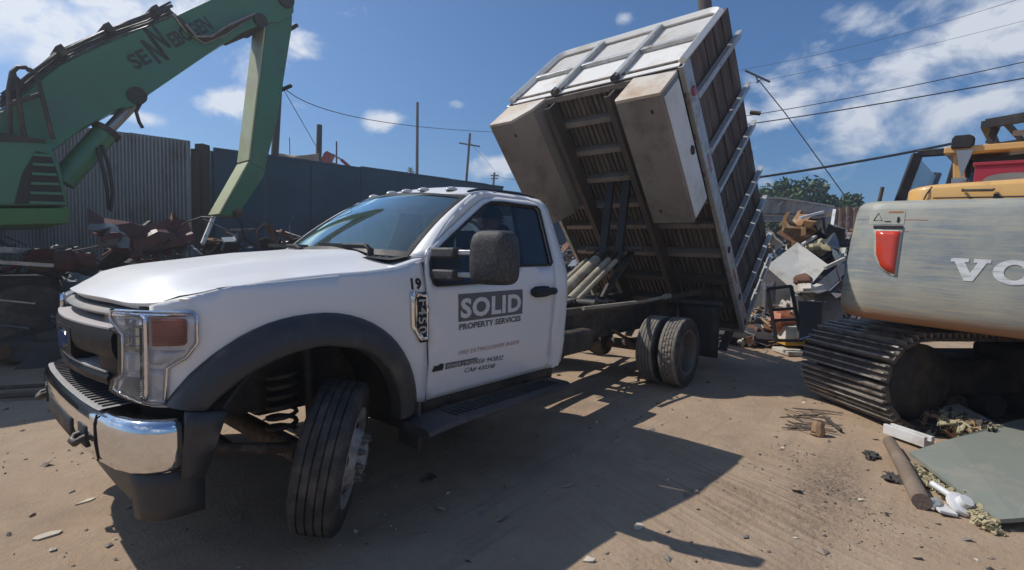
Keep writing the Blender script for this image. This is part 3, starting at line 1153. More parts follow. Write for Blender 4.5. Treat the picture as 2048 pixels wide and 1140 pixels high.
    mb.build('reflector_ribs', m_amber, head, smooth=0)
    for z in (1.06, 1.10, 1.14):
        mb = MB()
        mb.beam(nose(s_in + .035, z, .016), nose(bar0 - .01, z, .016), .012, .006)
        mb.build('lamp_fin', m_chrome, head, smooth=0)
    panel([(s_in - .06, 1.178), (X(-.66), 1.184), (X(-.56), 1.188), (X(-.55), 1.198), (s_in - .06, 1.194)], .02, m_chrome, 'chrome_brow', .02, .03)
    # small bright chrome surround
    mb = MB()
    lp = resample(OUT, .05)
    mb.tube([nose(s, z, .012) for s, z in lp + lp[:1]], .0065, 6, cap=False)
    mb.build('lamp_bezel', m_chrome, head, smooth=60)
    mb = MB()
    patch(mb, OUT, [], .05, lambda s, z: nose(s, z, .033))
    mb.build('lens_cover', g_cover, head, smooth=60)
    mirror(head, truck)

    # bumper
    BP = [(-.848, 0), (-.846, .2), (-.840, .42), (-.828, .60), (-.805, .76), (-.770, .87), (-.725, .935), (-.675, .968), (-.605, .985)]
    bs = [0.0]
    for a, b in zip(BP, BP[1:]):
        bs.append(bs[-1] + math.hypot(b[0] - a[0], b[1] - a[1]))
    BL = bs[-1]
    def bp(s, z, off=0.0):
        a = abs(s)
        x, y = float(np.interp(a, bs, [p[0] for p in BP])), float(np.interp(a, bs, [p[1] for p in BP]))
        e = .03
        a0, a1 = max(0, a - e), min(BL, a + e)
        t = Vector((float(np.interp(a1, bs, [p[0] for p in BP])) - float(np.interp(a0, bs, [p[0] for p in BP])), float(np.interp(a1, bs, [p[1] for p in BP])) - float(np.interp(a0, bs, [p[1] for p in BP])))).normalized()
        if a < e:
            t = Vector((0, 1))
        x += -t.y * off
        y += t.x * off
        return Vector((x, -y if s >= 0 else y, z))
    prof = [(-.09, .782), (-.035, .786), (-.015, .78), (-.002, .762), (.003, .735), (.002, .66), (-.004, .60), (-.016, .568), (-.035, .55), (-.09, .545)]
    mb = MB()
    S = sorted(set([round(x, 4) for x in lin(-BL, BL, 61)]))
    mb.grid(lambda s, j: bp(s, prof[j][1] - .012 * (abs(s) / BL) ** 4 * (1 if prof[j][1] > .7 else -1), prof[j][0]), S, range(len(prof)), flip=True)
    bumper = mb.build('bumper', m_chrome, truck, smooth=60, solid=.006, fix=False)
    # step pad on top, paled as if sunlit, with cross ridges
    mb = MB()
    mb.grid(lambda s, t: bp(s, .790 + (.004 if .05 < t < .95 else 0), -.012 - t * .16), lin(-.66, .66, 27), [0, .06, .94, 1])
    mb.build('step_pad', m_pad, bumper, smooth=30)
    for s in lin(-.62, .62, 25):
        mb = MB()
        mb.beam(bp(s, .796, -.035), bp(s, .796, -.145), .010, .008)
        mb.build('step_ridge', m_black, bumper, smooth=0)
    # centre opening with hooks, seams
    mb = MB()
    patch(mb, [(-.30, .60), (.30, .60), (.33, .69), (-.33, .69)], [], .08, lambda s, z: bp(s, z, .006))
    mb.build('licence_recess', m_black, bumper, smooth=30, solid=.01)
    for sg in (-1, 1):
        mb = MB()
        mb.tube([bp(sg * .66, z, prof_off) for z, prof_off in ((.775, -.004), (.74, .005), (.66, .005), (.58, -.006))], .004, 5)
        mb.build('bumper_seam', m_black, bumper, smooth=0)
        mb = MB()
        patch(mb, [(sg * .5 - .06, .615), (sg * .5 + .06, .615), (sg * .5 + .06, .705), (sg * .5 - .06, .705)], [], .08, lambda s, z: bp(s, z, .0065))
        mb.build('hook_recess', m_black, bumper, smooth=30, solid=.01)
        mb = MB()
        mb.tube([bp(sg * .47, .66, -.02), bp(sg * .46, .65, .02), bp(sg * .475, .635, .035), bp(sg * .525, .635, .035), bp(sg * .54, .65, .02), bp(sg * .53, .66, -.02)], .015, 8)
        mb.build('tow_hook', m_chassis, bumper, smooth=50)
    # air dam
    def vp(s, z):
        k = (z - .34) / .22
        if abs(s) > BL:
            e = bp(math.copysign(BL, s) * .95, z, -.055 - .02 * (1 - k))
            return e + Vector((abs(s) - BL + .03, -math.copysign(.012, s), 0))
        return bp(s * .93, z, -.085 - .06 * (1 - k)) if abs(s) < BL * .8 else bp(s * .95, z, -.055 - .02 * (1 - k))
    mb = MB()
    mb.grid(lambda s, t: vp(s, .55 - t * (.13 + .07 * min(1, abs(s) / .75))), [-BL - .10, -BL - .03] + lin(-BL, BL, 41) + [BL + .03, BL + .10], [0, .3, .7, 1], flip=False)
    mb.build('air_dam', m_flare, truck, smooth=60, solid=.012)

    # wheel arch flares
    for sg in (1,):
        mb = MB()
        sec = [(0, .006), (.12, .040), (.35, .066), (.65, .080), (.92, .084), (1.0, .074), (1.0, .04), (.98, -.03)]
        O, I = smooth_loop(ARCH_O, 1, False), smooth_loop(ARCH_I, 1, False)
        def fl(i, j):
            k, off = sec[j]
            x = O[i][0] + (I[i][0] - O[i][0]) * k
            z = O[i][1] + (I[i][1] - O[i][1]) * k
            return nose(s_of_x(x), z, off)
        mb.grid(fl, range(len(O)), range(len(sec)))
        # closed lower ends
        n = len(sec)
        L = len(O)
        mb.add([fl(L - 1, j) for j in range(n)], [tuple(range(n))])
        flare = mb.build('wheel_flare', m_flare, truck, smooth=50)
        mirror(flare, truck)
        # quarter piece below the flare behind the bumper
        mb = MB()
        q = [(-.600, .800), (-.608, .525), (-.530, .52), (-.515, .56), (-.455, .785)]
        patch(mb, q, [], .06, lambda x, z: Vector((x, -(.985 + .035 * max(0, (z - .5)) / .3 + (x + .63) * .12), z)))
        o = mb.build('fender_extension', m_flare, truck, smooth=50, solid=.05)
        mirror(o, truck)
        # inner liner
        mb = MB()
        mb.grid(lambda a, y: Vector((.0 + .535 * math.cos(a), y, .46 + .60 * math.sin(a))), lin(-.05, math.pi - .45, 18), [-1.0, -.8, -.6, -.50], flip=False)
        for k in range(6):
            a = 1.6 + k * .16
            mb.beam((.52 * math.cos(a), -.94, .46 + .585 * math.sin(a)), (.52 * math.cos(a), -.55, .46 + .585 * math.sin(a)), .02, .02)
        o = mb.build('wheel_liner', m_dark, truck, smooth=60, solid=.01)
        mirror(o, truck)
        # mud guard behind the front wheel
        mb = MB()
        mb.box((.585, -.93, .46), (.02, .20, .28))
        o = mb.build('mud_guard', m_flare, truck, smooth=0, bevel=.008)
        mirror(o, truck)


build_front()


def build_mirror():
    # big towing mirror: rounded shell on two arms
    mb = MB()
    base = [door_pt(.70, 1.43, .0), door_pt(.98, 1.40, .0)]
    for z in (1.475, 1.345):
        x0 = .80
        mb.beam((x0 - .06, -.97, z + .005), (x0 - .05, -1.16, z + .005), .085, .062)
    arm = mb.build('mirror_arm', m_mirror, truck, smooth=40, bevel=.012)
    mb = MB()
    for z in (1.475, 1.345):
        mb.beam((.77, -1.15, z + .008), (.80, -1.28, z + .008), .05, .03)
    mb.build('mirror_rod', m_galv, arm, smooth=40, bevel=.006)
    # shell: superellipse outline in the (y, z) plane facing forwards, swept back in x
    mb = MB()
    yc, zc, hy, hz = -1.385, 1.455, .118, .155
    def ring(x, k, dz=0, dy=0):
        out = []
        for t in lin(0, 2 * math.pi, 33)[:-1]:
            c, s = math.cos(t), math.sin(t)
            p = .42
            yy = math.copysign(abs(c) ** p, c) * hy * k
            zz = math.copysign(abs(s) ** p, s) * hz * k
            yy *= 1 - .10 * max(0, zz / hz)
            out.append(Vector((x - .02 - .040 * (yy / hy), yc + dy + yy, zc + dz + zz)))
        return out
    rings = [ring(.765, .55), ring(.770, .78), ring(.783, .92), ring(.805, .985), ring(.84, 1.0), ring(.875, 1.0), ring(.885, .98)]
    n = 32
    vs = [p for r in rings for p in r]
    fs = []
    for i in range(len(rings) - 1):
        for k in range(n):
            fs.append((i * n + k, (i + 1) * n + k, (i + 1) * n + (k + 1) % n, i * n + (k + 1) % n))
    fs.append(tuple(range(n)))
    fs.append(tuple(reversed([(len(rings) - 1) * n + k for k in range(n)])))
    mb.add(vs, fs)
    sh = mb.build('mirror_shell', m_mirror, truck, smooth=50, fix=True)
    mb = MB()
    r = ring(.889, .9)
    mb.add(r, [tuple(reversed(range(n)))])
    mb.build('mirror_glass', m_chrome, sh, smooth=0, solid=.004)


build_mirror()


def build_lower():
    # running board with ridged tread, curved down at the ends
    mb = MB()
    path = [(.50, .475), (.58, .492), (.72, .50), (1.84, .50), (1.91, .492)]
    sec = [(-.98, .0), (-.985, .022), (-1.02, .03), (-1.19, .026), (-1.225, .012), (-1.232, -.012), (-1.20, -.03), (-1.0, -.025)]
    def rp(i, j):
        x, z = path[i]
        y, dz = sec[j % len(sec)]
        k = 1.0 if 1 <= i <= 3 else .93
        return Vector((x, -.98 + (y + .98) * k, z + dz))
    mb.grid(rp, range(5), range(len(sec) + 1), flip=True)
    mb.add([rp(0, j) for j in range(8)] + [rp(4, j) for j in range(8)], [tuple(range(8)), tuple(reversed(range(8, 16)))])
    rb = mb.build('running_board', m_flare, truck, smooth=40)
    mb = MB()
    for k in range(27):
        x = .74 + k * .04
        mb.box((x, -1.11, .531), (.014, .15, .006))
    mb.build('tread_ridges', m_black, rb, smooth=0)
    mb = MB()
    for x in (.86, 1.74):
        mb.beam((x, -.45, .60), (x, -.85, .50), .06, .03)
        mb.beam((x, -.85, .50), (x, -1.15, .475), .06, .03)
    mb.build('step_bracket', m_chassis, rb, smooth=0)
    mirror(rb, truck)

    # cab floor, dash, seats, wheel
    mb = MB()
    mb.box((1.35, 0, .62), (1.55, 1.84, .06))
    mb.box((.60, 0, .95), (.05, 1.84, .72))
    mb.build('cab_floor', m_dark, truck, smooth=0)
    mb = MB()
    mb.grid(lambda y, t: Vector((.50 + .42 * t + .04 * math.sin(y * 5) * t, y, 1.43 + .035 * math.sin(t * 3) - (.10 * max(0, t - .8) / .2))), lin(-.86, .86, 15), [0, .2, .4, .6, .8, .9, 1], flip=False)
    mb.box((.90, 0, 1.16), (.12, 1.72, .42))
    mb.box((.93, -.40, 1.38), (.14, .34, .10))
    mb.build('dashboard', m_seat, truck, smooth=40)
    mb = MB()
    c = Vector((1.06, -.42, 1.29))
    R = Matrix.Rotation(math.radians(-62), 3, 'Y')
    mb.tube([c + R @ Vector((.19 * math.cos(t), .19 * math.sin(t), 0)) for t in lin(0, 2 * math.pi, 29)], .015, 8, cap=False)
    for t in (.2, 2.94, 4.71):
        mb.beam(c, c + R @ Vector((.18 * math.cos(t), .18 * math.sin(t), 0)), .03, .012)
    mb.tube([c, c + Vector((-.2, 0, -.12))], .04, 10)
    mb.build('steering_wheel', m_dark, truck, smooth=50)
    for y in (-.42, .42):
        mb = MB()
        mb.box((1.52, y, .92), (.50, .50, .18))
        mb.box((1.83, y, 1.24), (.15, .48, .58), Matrix.Rotation(.14, 3, 'Y'))
        s = mb.build('seat', m_seat, truck, smooth=40, bevel=.05)
        mb = MB()
        mb.box((1.885, y, 1.635), (.11, .27, .21), Matrix.Rotation(.1, 3, 'Y'))
        mb.build('headrest', m_seat, s, smooth=40, bevel=.045)

    # ladder frame
    for y in (-.43, .43):
        mb = MB()
        mb.box((2.72, y, .73), (6.41, .012, .30))
        for z in (.585, .875):
            mb.box((2.72, y - math.copysign(.04, y), z), (6.41, .085, .012))
        fr = mb.build('frame_rail', m_chassis, truck, smooth=0)
        mb = MB()
        for x in (2.5, 2.95, 3.4, 3.9, 5.2, 5.6):
            for z in (.66, .80):
                mb.lathe([(0, -.012), (.016, -.012), (.016, .012), (0, .012)], 8, (x, y + math.copysign(.012, y), z))
        mb.build('rail_bolts', m_rustsuspension, fr, smooth=0)
        # bed subframe lying on the rail
        mb = MB()
        mb.box((4.2, y, .915), (3.9, .07, .07))
        mb.build('subframe_rail', m_bedsteel, truck, smooth=0)
    for x in (.75, 2.4, 3.3, 3.85, 5.0, 5.88):
        mb = MB()
        mb.box((x, 0, .74), (.09, .84, .20))
        mb.build('frame_crossmember', m_chassis, truck, smooth=0)
    # tanks, battery and gear hung under the frame behind the cab
    mb = MB()
    mb.box((2.75, -.60, .66), (.62, .26, .22))
    mb.build('fuel_tank', m_chassis, truck, smooth=30, bevel=.04)
    mb = MB()
    mb.box((2.9, .62, .62), (.9, .3, .3))
    mb.build('battery_box', m_chassis, truck, smooth=30, bevel=.03)
    mb = MB()
    mb.tube([(.5, 0, .55), (2.4, 0, .60), (4.3, 0, .46)], .055, 10)
    mb.lathe([(0, -.14), (.13, -.12), (.19, -.04), (.19, .04), (.13, .12), (0, .14)], 16, (4.45, 0, .42))
    mb.build('drive_shaft', m_chassis, truck, smooth=50)
    mb = MB()
    mb.box((-.05, .05, .85), (.75, .62, .55))
    mb.box((.35, .0, .66), (.7, .4, .4))
    mb.build('engine', m_chassis, truck, smooth=30, bevel=.04)
    mb = MB()
    mb.tube([(2.3, .3, .52), (3.2, .32, .5), (4.0, .36, .62), (4.9, .5, .55), (5.5, .62, .5)], .045, 8)
    mb.build('exhaust_pipe', m_rustsuspension, truck, smooth=50)
    # axles
    mb = MB()
    mb.tube([(4.45, -.95, .405), (4.45, -.25, .405), (4.45, .25, .405), (4.45, .95, .405)], .065, 10)
    mb.lathe([(0, -.1), (.17, -.1), (.2, 0), (.17, .1), (0, .1)], 14, (4.45, .0, .405))
    mb.build('rear_axle', m_rustsuspension, truck, smooth=50)
    mb = MB()
    mb.tube([(0, -.78, .405), (0, -.3, .40), (0, .3, .40), (0, .78, .405)], .06, 10)
    mb.build('front_axle', m_rustsuspension, truck, smooth=50)
    mb = MB()
    mb.tube([(-.28, -.70, .46), (-.26, .1, .47), (-.22, .70, .46)], .024, 8)
    mb.tube([(-.55, -.62, .60), (-.36, -.66, .50), (.0, -.72, .42)], .030, 8)
    mb.tube([(-.55, .62, .60), (-.36, .66, .50), (.0, .72, .42)], .030, 8)
    mb.build('steering_rods', m_rustsuspension, truck, smooth=50)
    for y in (-.55, .55):
        mb = MB()
        pts = []
        for k in range(61):
            t = k / 60
            pts.append((.0 + .075 * math.cos(t * 6 * 2 * math.pi), y + .075 * math.sin(t * 6 * 2 * math.pi), .47 + .34 * t))
        mb.tube(pts, .013, 6)
        mb.build('coil_spring', m_chassis, truck, smooth=60)
        mb = MB()
        mb.tube([(.16, y * 1.08, .40), (.13, y * 1.02, 1.0)], [.035, .028], 8)
        mb.build('damper', m_chassis, truck, smooth=60)
        # leaf packs at the rear
        mb = MB()
        for i in range(6):
            L = 1.3 - i * .17
            mb.tube([(4.45 + L * (t - .5), y * .98, .50 - i * .014 + .16 * (2 * t - 1) ** 2 * (L / 1.3)) for t in lin(0, 1, 9)], .008, 4)
            mb.grid(lambda a, b: Vector((4.45 + L * (a - .5), y * .98 + b, .50 - i * .014 + .16 * (2 * a - 1) ** 2 * (L / 1.3) + .006)), lin(0, 1, 9), [-.035, .035])
        mb.build('leaf_spring', m_rustsuspension, truck, smooth=40, solid=.01)
    # mud flaps behind the dual wheels
    for y in (-.93, .93):
        mb = MB()
        mb.grid(lambda u, v: Vector((5.42 + .03 * math.sin(v * 3) + .015 * u, y + u * .27, .90 - .70 * v)), [-1, -.5, 0, .5, 1], lin(0, 1, 6))
        mb.build('mud_flap', m_black, truck, smooth=50, solid=.012)
        mb = MB()
        mb.beam((5.41, y - .3, .92), (5.41, y * .4, .92), .04, .05)
        mb.build('flap_bracket', m_chassis, truck, smooth=0)


build_lower()


def tyre_profile(R, w, grooves, gd=.012):
    """(radius, y) from inner bead to outer bead; grooves = list of (centre, half width)"""
    h = w / 2
    rb = R * .625
    left = [(rb, -h * .86), (rb + .012, -h * .95), (rb + (R - rb) * .45, -h * 1.02), (rb + (R - rb) * .78, -h * .98), (R - .016, -h * .90), (R - .004, -h * .80)]
    mid = []
    for c, g in grooves:
        mid += [(R - .0015, c - g - .0015), (R - gd, c - g + .0015), (R - gd, c + g - .0015), (R - .0015, c + g + .0015)]
    right = [(r, -y) for r, y in reversed(left)]
    return left + mid + right


def make_wheel(name, R, w, kind, tyre_mat, loc, rotz, blocks=False, camber=0.0):
    """local: axle along y, outer face at -y"""
    h = w / 2
    rb = R * .625
    if kind == 'convex':      # steering wheel disc: centre stands proud
        prof = [(rb + .012, h * .93), (rb - .006, h * .85), (rb - .02, h * .5), (rb - .025, -h * .1), (rb - .018, -h * .72), (rb + .014, -h * .94), (rb + .012, -h * .99), (rb - .022, -h * .90), (rb - .04, -h * .55),
                (rb - .055, -h * .60), (rb - .10, -h * .95), (.135, -h * 1.18), (.125, -h * 1.22), (.085, -h * 1.24), (.083, -h * 1.42), (.06, -h * 1.52), (.0, -h * 1.54)]
    else:                     # dished dual
        prof = [(rb + .012, h * .93), (rb - .006, h * .85), (rb - .02, h * .5), (rb - .022, -h * .1), (rb - .018, -h * .72), (rb + .014, -h * .94), (rb + .012, -h * .99), (rb - .014, -h * .92), (rb - .03, -h * .5), (rb - .034, h * .2),
                (rb - .055, h * .38), (.15, h * .50), (.11, h * .52), (.10, h * .30), (.085, -h * .1), (.05, -h * .2), (0, -h * .2)]
    mb = MB()
    mb.lathe(prof, 40)
    rim = mb.build(name, m_whiterim if kind == 'convex' else m_rim, None, smooth=40, fix=True)
    rim.parent = truck
    rim.matrix_basis = world_of(truck).inverted() @ Matrix.Translation(loc) @ Matrix.Rotation(rotz, 4, 'Z') @ Matrix.Rotation(camber, 4, 'X')
    mb = MB()
    if blocks:
        gr = [(-.052, .004), (-.018, .004), (.018, .004), (.052, .004)]
        prof = tyre_profile(R, w, gr, .014)
        nseg = 132
        def rf(k, j):
            r, y = prof[j]
            if abs(y) < .056 and r > R - .01:
                q = (k + (2 if y > 0 else 0)) % 4
                return -.011 if q == 0 else 0
            if abs(y) >= .056 and r > R - .012 and (k % 8) == 0:
                return -.006
            return 0
        mb.lathe(prof, nseg, rfun=rf)
    else:
        gr = [(-.060, .0035), (-.020, .0035), (.020, .0035), (.060, .0035)]
        mb.lathe(tyre_profile(R, w, gr, .013), 72)
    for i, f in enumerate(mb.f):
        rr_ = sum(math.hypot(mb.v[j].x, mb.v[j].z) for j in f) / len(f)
        mb.m[i] = 0 if rr_ > R - .022 else 1  # rear tread paler, sidewall darker: sun and shade put into the rubber
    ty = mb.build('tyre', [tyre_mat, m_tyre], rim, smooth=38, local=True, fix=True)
    mb = MB()
    yn = -h * 1.24 if kind == 'convex' else h * .42
    for k in range(10):
        a = 2 * math.pi * k / 10
        mb.lathe([(0, yn - .036), (.012, yn - .036), (.0135, yn - .02), (.018, yn - .018), (.018, yn), (.018, yn + .03)], 8, (.112 * math.cos(a), 0, .112 * math.sin(a)))
    mb.build('lug_nuts', m_rim, rim, smooth=30, local=True, fix=True)
    for k in range(5):
        mb = MB()
        a = 2 * math.pi * (k + .3) / 5
        r = rb - .068
        c = Vector((r * math.cos(a), (-h * .80 if kind == 'convex' else h * .44), r * math.sin(a)))
        t = Vector((-math.sin(a), 0, math.cos(a)))
        rd = Vector((math.cos(a), .55 if kind == 'convex' else .35, math.sin(a))).normalized()
        nrm = t.cross(rd).normalized()
        if nrm.y > 0:
            nrm = -nrm
        ring = [c + nrm * .007 + t * (.032 * math.cos(b)) + rd * (.022 * math.sin(b)) for b in lin(0, 2 * math.pi, 15)[:-1]]
        mb.add(ring, [tuple(range(14)), tuple(reversed(range(14)))])
        mb.build('hand_hole', m_dark, rim, smooth=0, local=True)
    return rim


STEER = math.radians(47)
make_wheel('wheel', .395, .228, 'convex', m_tyre, (.115, -.885, .395), STEER, camber=math.radians(9))
make_wheel('wheel', .405, .228, 'convex', m_tyre, (0, .93, .400), STEER + math.pi)
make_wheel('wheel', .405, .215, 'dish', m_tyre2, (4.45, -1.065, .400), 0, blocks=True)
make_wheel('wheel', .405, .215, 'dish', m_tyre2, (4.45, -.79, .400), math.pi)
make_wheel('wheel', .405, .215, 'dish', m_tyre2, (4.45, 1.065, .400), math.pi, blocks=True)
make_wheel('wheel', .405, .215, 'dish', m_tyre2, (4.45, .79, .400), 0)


# ------------------------------------------------------------------ raised dump bed
TILT = math.atan2(3.03, 2.66)


def build_bed():
    mb = MB()      # s towards the tailgate, y across, n up from the deck
    mb.box((2.0, 0, -.02), (4.04, 2.36, .045))
    bed = mb.build('dump_bed', m_deck, truck, smooth=0, local=True)
    bed.matrix_basis = world_of(truck).inverted() @ Matrix.Translation((4.04, 0, 3.63)) @ Euler((.035, TILT, 0)).to_matrix().to_4x4()
    B = lambda mb, name, m, **k: mb.build(name, m, bed, local=True, **k)
    rnd = random.Random(3)
    # ribs of the deck boards between the cross members, seen from below
    CS = [.03, .40, .82, 1.25, 1.68, 2.06, 2.56, 3.05, 3.52, 4.0]
    mb = MB()
    for i in range(len(CS) - 1):
        y = -1.12
        while y < 1.13:
            w = .040 + rnd.uniform(-.006, .006)
            mb.box(((CS[i] + CS[i + 1]) / 2, y, -.056 - rnd.uniform(0, .006)), (CS[i + 1] - CS[i] - .06, w, .030))
            y += .072
    stuff(B(mb, 'deck_ribs', m_deck, smooth=0))
    for s in CS:
        mb = MB()
        mb.box((s, 0, -.105), (.012, 2.30, .13))
        mb.box((s + .03, 0, -.165), (.065, 2.30, .012))
        B(mb, 'cross_member', m_grime if s < 3 else m_bedsteel, smooth=0)
    for y in (-.40, .46):
        mb = MB()
        mb.box((2.05, y, -.26), (3.95, .018, .19))
        mb.box((2.05, y + .03, -.352), (3.95, .075, .014))
        mb.box((2.05, y + .03, -.175), (3.95, .075, .014))
        B(mb, 'bed_beam', m_bedsteel, smooth=0)
    # white channel along each side with lights and holes
    for sg in (-1, 1):
        mb = MB()
        mb.box((2.0, sg * 1.225, -.085), (4.02, .02, .20))
        mb.box((2.0, sg * 1.205, .020), (4.02, .055, .012))
        mb.box((2.0, sg * 1.205, -.190), (4.02, .055, .012))
        rail = B(mb, 'side_rail', m_galv, smooth=0, bevel=.004)
        for s, kind in ((.32, 'disc'), (1.22, 'bar'), (3.02, 'bar')):
            mb = MB()
            if kind == 'disc':
                mb.lathe([(0, -.02), (.05, -.018), (.055, 0), (.055, .01)], 16, (s, sg * 1.238, -.075))
                B(mb, 'marker_lamp', m_redlight, smooth=40, fix=True)
            else:
                mb.box((s, sg * 1.237, -.075), (.24, .008, .045))
                B(mb, 'reflector', m_redlight, smooth=0)
        for s in (2.55, 3.42, 3.93):
            mb = MB()
            mb.lathe([(0, sg * .003), (.048, sg * .003), (.048, 0)], 16, (s, sg * 1.236, -.085))
            B(mb, 'rail_hole', m_dark, smooth=0)
        # planks
        rows = 5
        for r in range(rows):
            n0 = .045 + r * .312
            cuts = [0.03, rnd.uniform(1.6, 2.3), 3.98]
            for a, b in zip(cuts, cuts[1:]):
                mb = MB()
                jag = rnd.uniform(-.02, .03)
                top = n0 + .272 + rnd.uniform(-.012, .012)
                poly = [(a + .006, n0), (b - .006, n0 + rnd.uniform(-.006, .006)), (b - .006, top), ((a + b) / 2, top + rnd.uniform(-.012, .012)), (a + .006, top + jag * .4)]
                yy = sg * (1.165 + rnd.uniform(-.018, .018))
                mb.prism([Vector((s, yy, n)) for s, n in poly], (0, -.02, 0), (0, .02, 0))
                B(mb, 'side_plank', m_plank, smooth=0, fix=True)
        # stakes over the planks
        for s, top in ((.42, 1.66), (1.12, 1.68), (1.68, 1.68), (2.42, 1.66), (2.92, 1.62), (3.62, 1.58)):
            mb = MB()
            mb.box((s, sg * 1.222, (top + .02) / 2), (.085, .04, top - .02))
            mb.box((s - .046, sg * 1.235, (top + .02) / 2), (.008, .065, top - .02))
            B(mb, 'stake', m_galv, smooth=0)
    # loose top cap boards
    mb = MB()
    mb.tube([(1.50, -1.20, 1.66), (1.54, -1.33, 1.66)], .03, 8)
    B(mb, 'roller_end', m_deck, smooth=40)
    # ends
    mb = MB()
    mb.box((4.06, 0, -.08), (.05, 2.44, .20))
    B(mb, 'tail_beam', m_galv, smooth=0)
    for y in (-1.17, 1.17):
        mb = MB()
        mb.box((4.06, y, .75), (.07, .09, 1.5))
        B(mb, 'corner_post', m_galv, smooth=0)
    for y in (-1.0, -.55, .55, 1.0):
        mb = MB()
        mb.box((4.12, y, -.33), (.03, .12, .40))
        B(mb, 'hinge_plate', m_bedsteel, smooth=0)

    # bulkhead
    fs = -.035
    pts = [(fs, 1.20, -.10), (fs, 1.20, 1.16)]
    pts += [(fs, 1.20 - .16 * (1 - math.cos(t)), 1.16 + .16 * math.sin(t)) for t in lin(.3, 1.571, 5)]
    pts += [(fs, -1.20 + .16 * (1 - math.cos(t)), 1.16 + .16 * math.sin(t)) for t in lin(1.571, .3, 5)]
    pts += [(fs, -1.20, 1.16), (fs, -1.20, -.10)]
    mb = MB()
    mb.tube(pts, .052, 4)
    hb = B(mb, 'bulkhead_frame', m_white2, smooth=30, bevel=.006)
    for y in (-.42, .44):
        mb = MB()
        mb.box((fs, y, .56), (.075, .075, 1.46))
        B(mb, 'bulkhead_upright', m_galv, smooth=0, bevel=.005)
        mb = MB()
        mb.tube([(fs, y, -.17), (fs, y, -.10)], .05, 8)
        B(mb, 'upright_foot', m_chassis, smooth=30)
    for a, b in ((-1.16, -.46), (-.38, .40), (.48, 1.16)):
        mb = MB()
        mb.box((fs, (a + b) / 2, .56), (.055, b - a, .065))
        B(mb, 'bulkhead_bar', m_galv, smooth=0, bevel=.005)
        mb = MB()
        mb.box((0.0, (a + b) / 2, .20), (.012, b - a + .01, .68))
        B(mb, 'bulkhead_plate', m_white2 if b < 1 and a > -1 else m_white2, smooth=0)
        # expanded metal above
        mb = MB()
        n = .60
        while n < 1.25:
            mb.box((.0, (a + b) / 2, n), (.012, b - a + .02, .019))
            n += .030
        y = a
        while y < b:
            mb.box((.008, y, .93), (.006, .014, .68))
            y += .06
        stuff(B(mb, 'expanded_mesh', m_white2, smooth=0))
        mb = MB()
        mb.box((.035, (a + b) / 2, .93), (.008, b - a + .02, .66))
        B(mb, 'mesh_backing', m_white2, smooth=0)
    # toolboxes hung below the deck
    for sg in (-1, 1):
        y0, y1 = sg * 1.19, sg * .67
        ym, w = (y0 + y1) / 2, abs(y0 - y1)
        mb = MB()
        poly = [(y0, -.26), (y0, -.74), (y1 + sg * .02, -.74), (y1, -.70), (y1, -.20)] if sg < 0 else [(y0, -.20), (y0, -.70), (y1 + sg * .14, -.70), (y1 - sg * .04, -.46), (y1 - sg * .10, -.20)]
        mb.prism([Vector((0, y, n)) for y, n in poly], (.03, 0, 0), (1.60, 0, 0))
        B(mb, 'toolbox', m_grime, smooth=0, bevel=.008, fix=True)
        mb = MB()
        mb.prism([Vector((0, y, n)) for y, n in poly], (-.005, 0, 0), (.026, 0, 0))
        B(mb, 'toolbox_front', m_rustwhite, smooth=0, fix=True)
        mb = MB()
        mb.box((.82, y0 + sg * .008, -.49), (1.50, .014, .40))
        B(mb, 'toolbox_door', m_white2, smooth=0, bevel=.004)
        mb = MB()
        mb.lathe([(0, sg * .012), (.05, sg * .01), (.055, 0)], 14, (.86, y0 + sg * .018, -.38))
        mb.box((.86, y0 + sg * .03, -.38), (.08, .015, .02))
        B(mb, 'latch', m_chassis, smooth=30)
        mb = MB()
        for s in (.25, 1.35):
            mb.lathe([(0, 0), (.018, 0), (.018, .01)], 10, (0, 0, 0))
        for s, y in ((.18, ym - w * .25), (1.42, ym + w * .2)):
            mb.box((s, y, -.742), (.04, .03, .006))
        B(mb, 'drain_plugs', m_dark, smooth=0)
        for s in (.3, .8, 1.3):
            mb = MB()
            mb.box((s, sg * 1.10, -.20), (.05, .20, .05))
            B(mb, 'box_hanger', m_bedsteel, smooth=0)
    # load pushed up against the bulkhead: dark red plate showing over the top
    mb = MB()
    mb.prism([Vector((.10, y, n)) for y, n in smooth_loop([(.30, 1.2), (.02, 1.2), (.02, 1.52), (.30, 1.52)], 2)], (-.02, 0, 0), (.02, 0, 0))
    pl = mb.build('warning_plate', mat('dark_red_plate', (.10, .022, .02), (.07, .02, .018), 6, .6), None, smooth=30, local=True, fix=True)
    pl.matrix_basis = world_of(bed)
    tag(pl, 'dark red plate sticking up behind the bulkhead of the raised bed', 'plate')
    return bed


bed = build_bed()


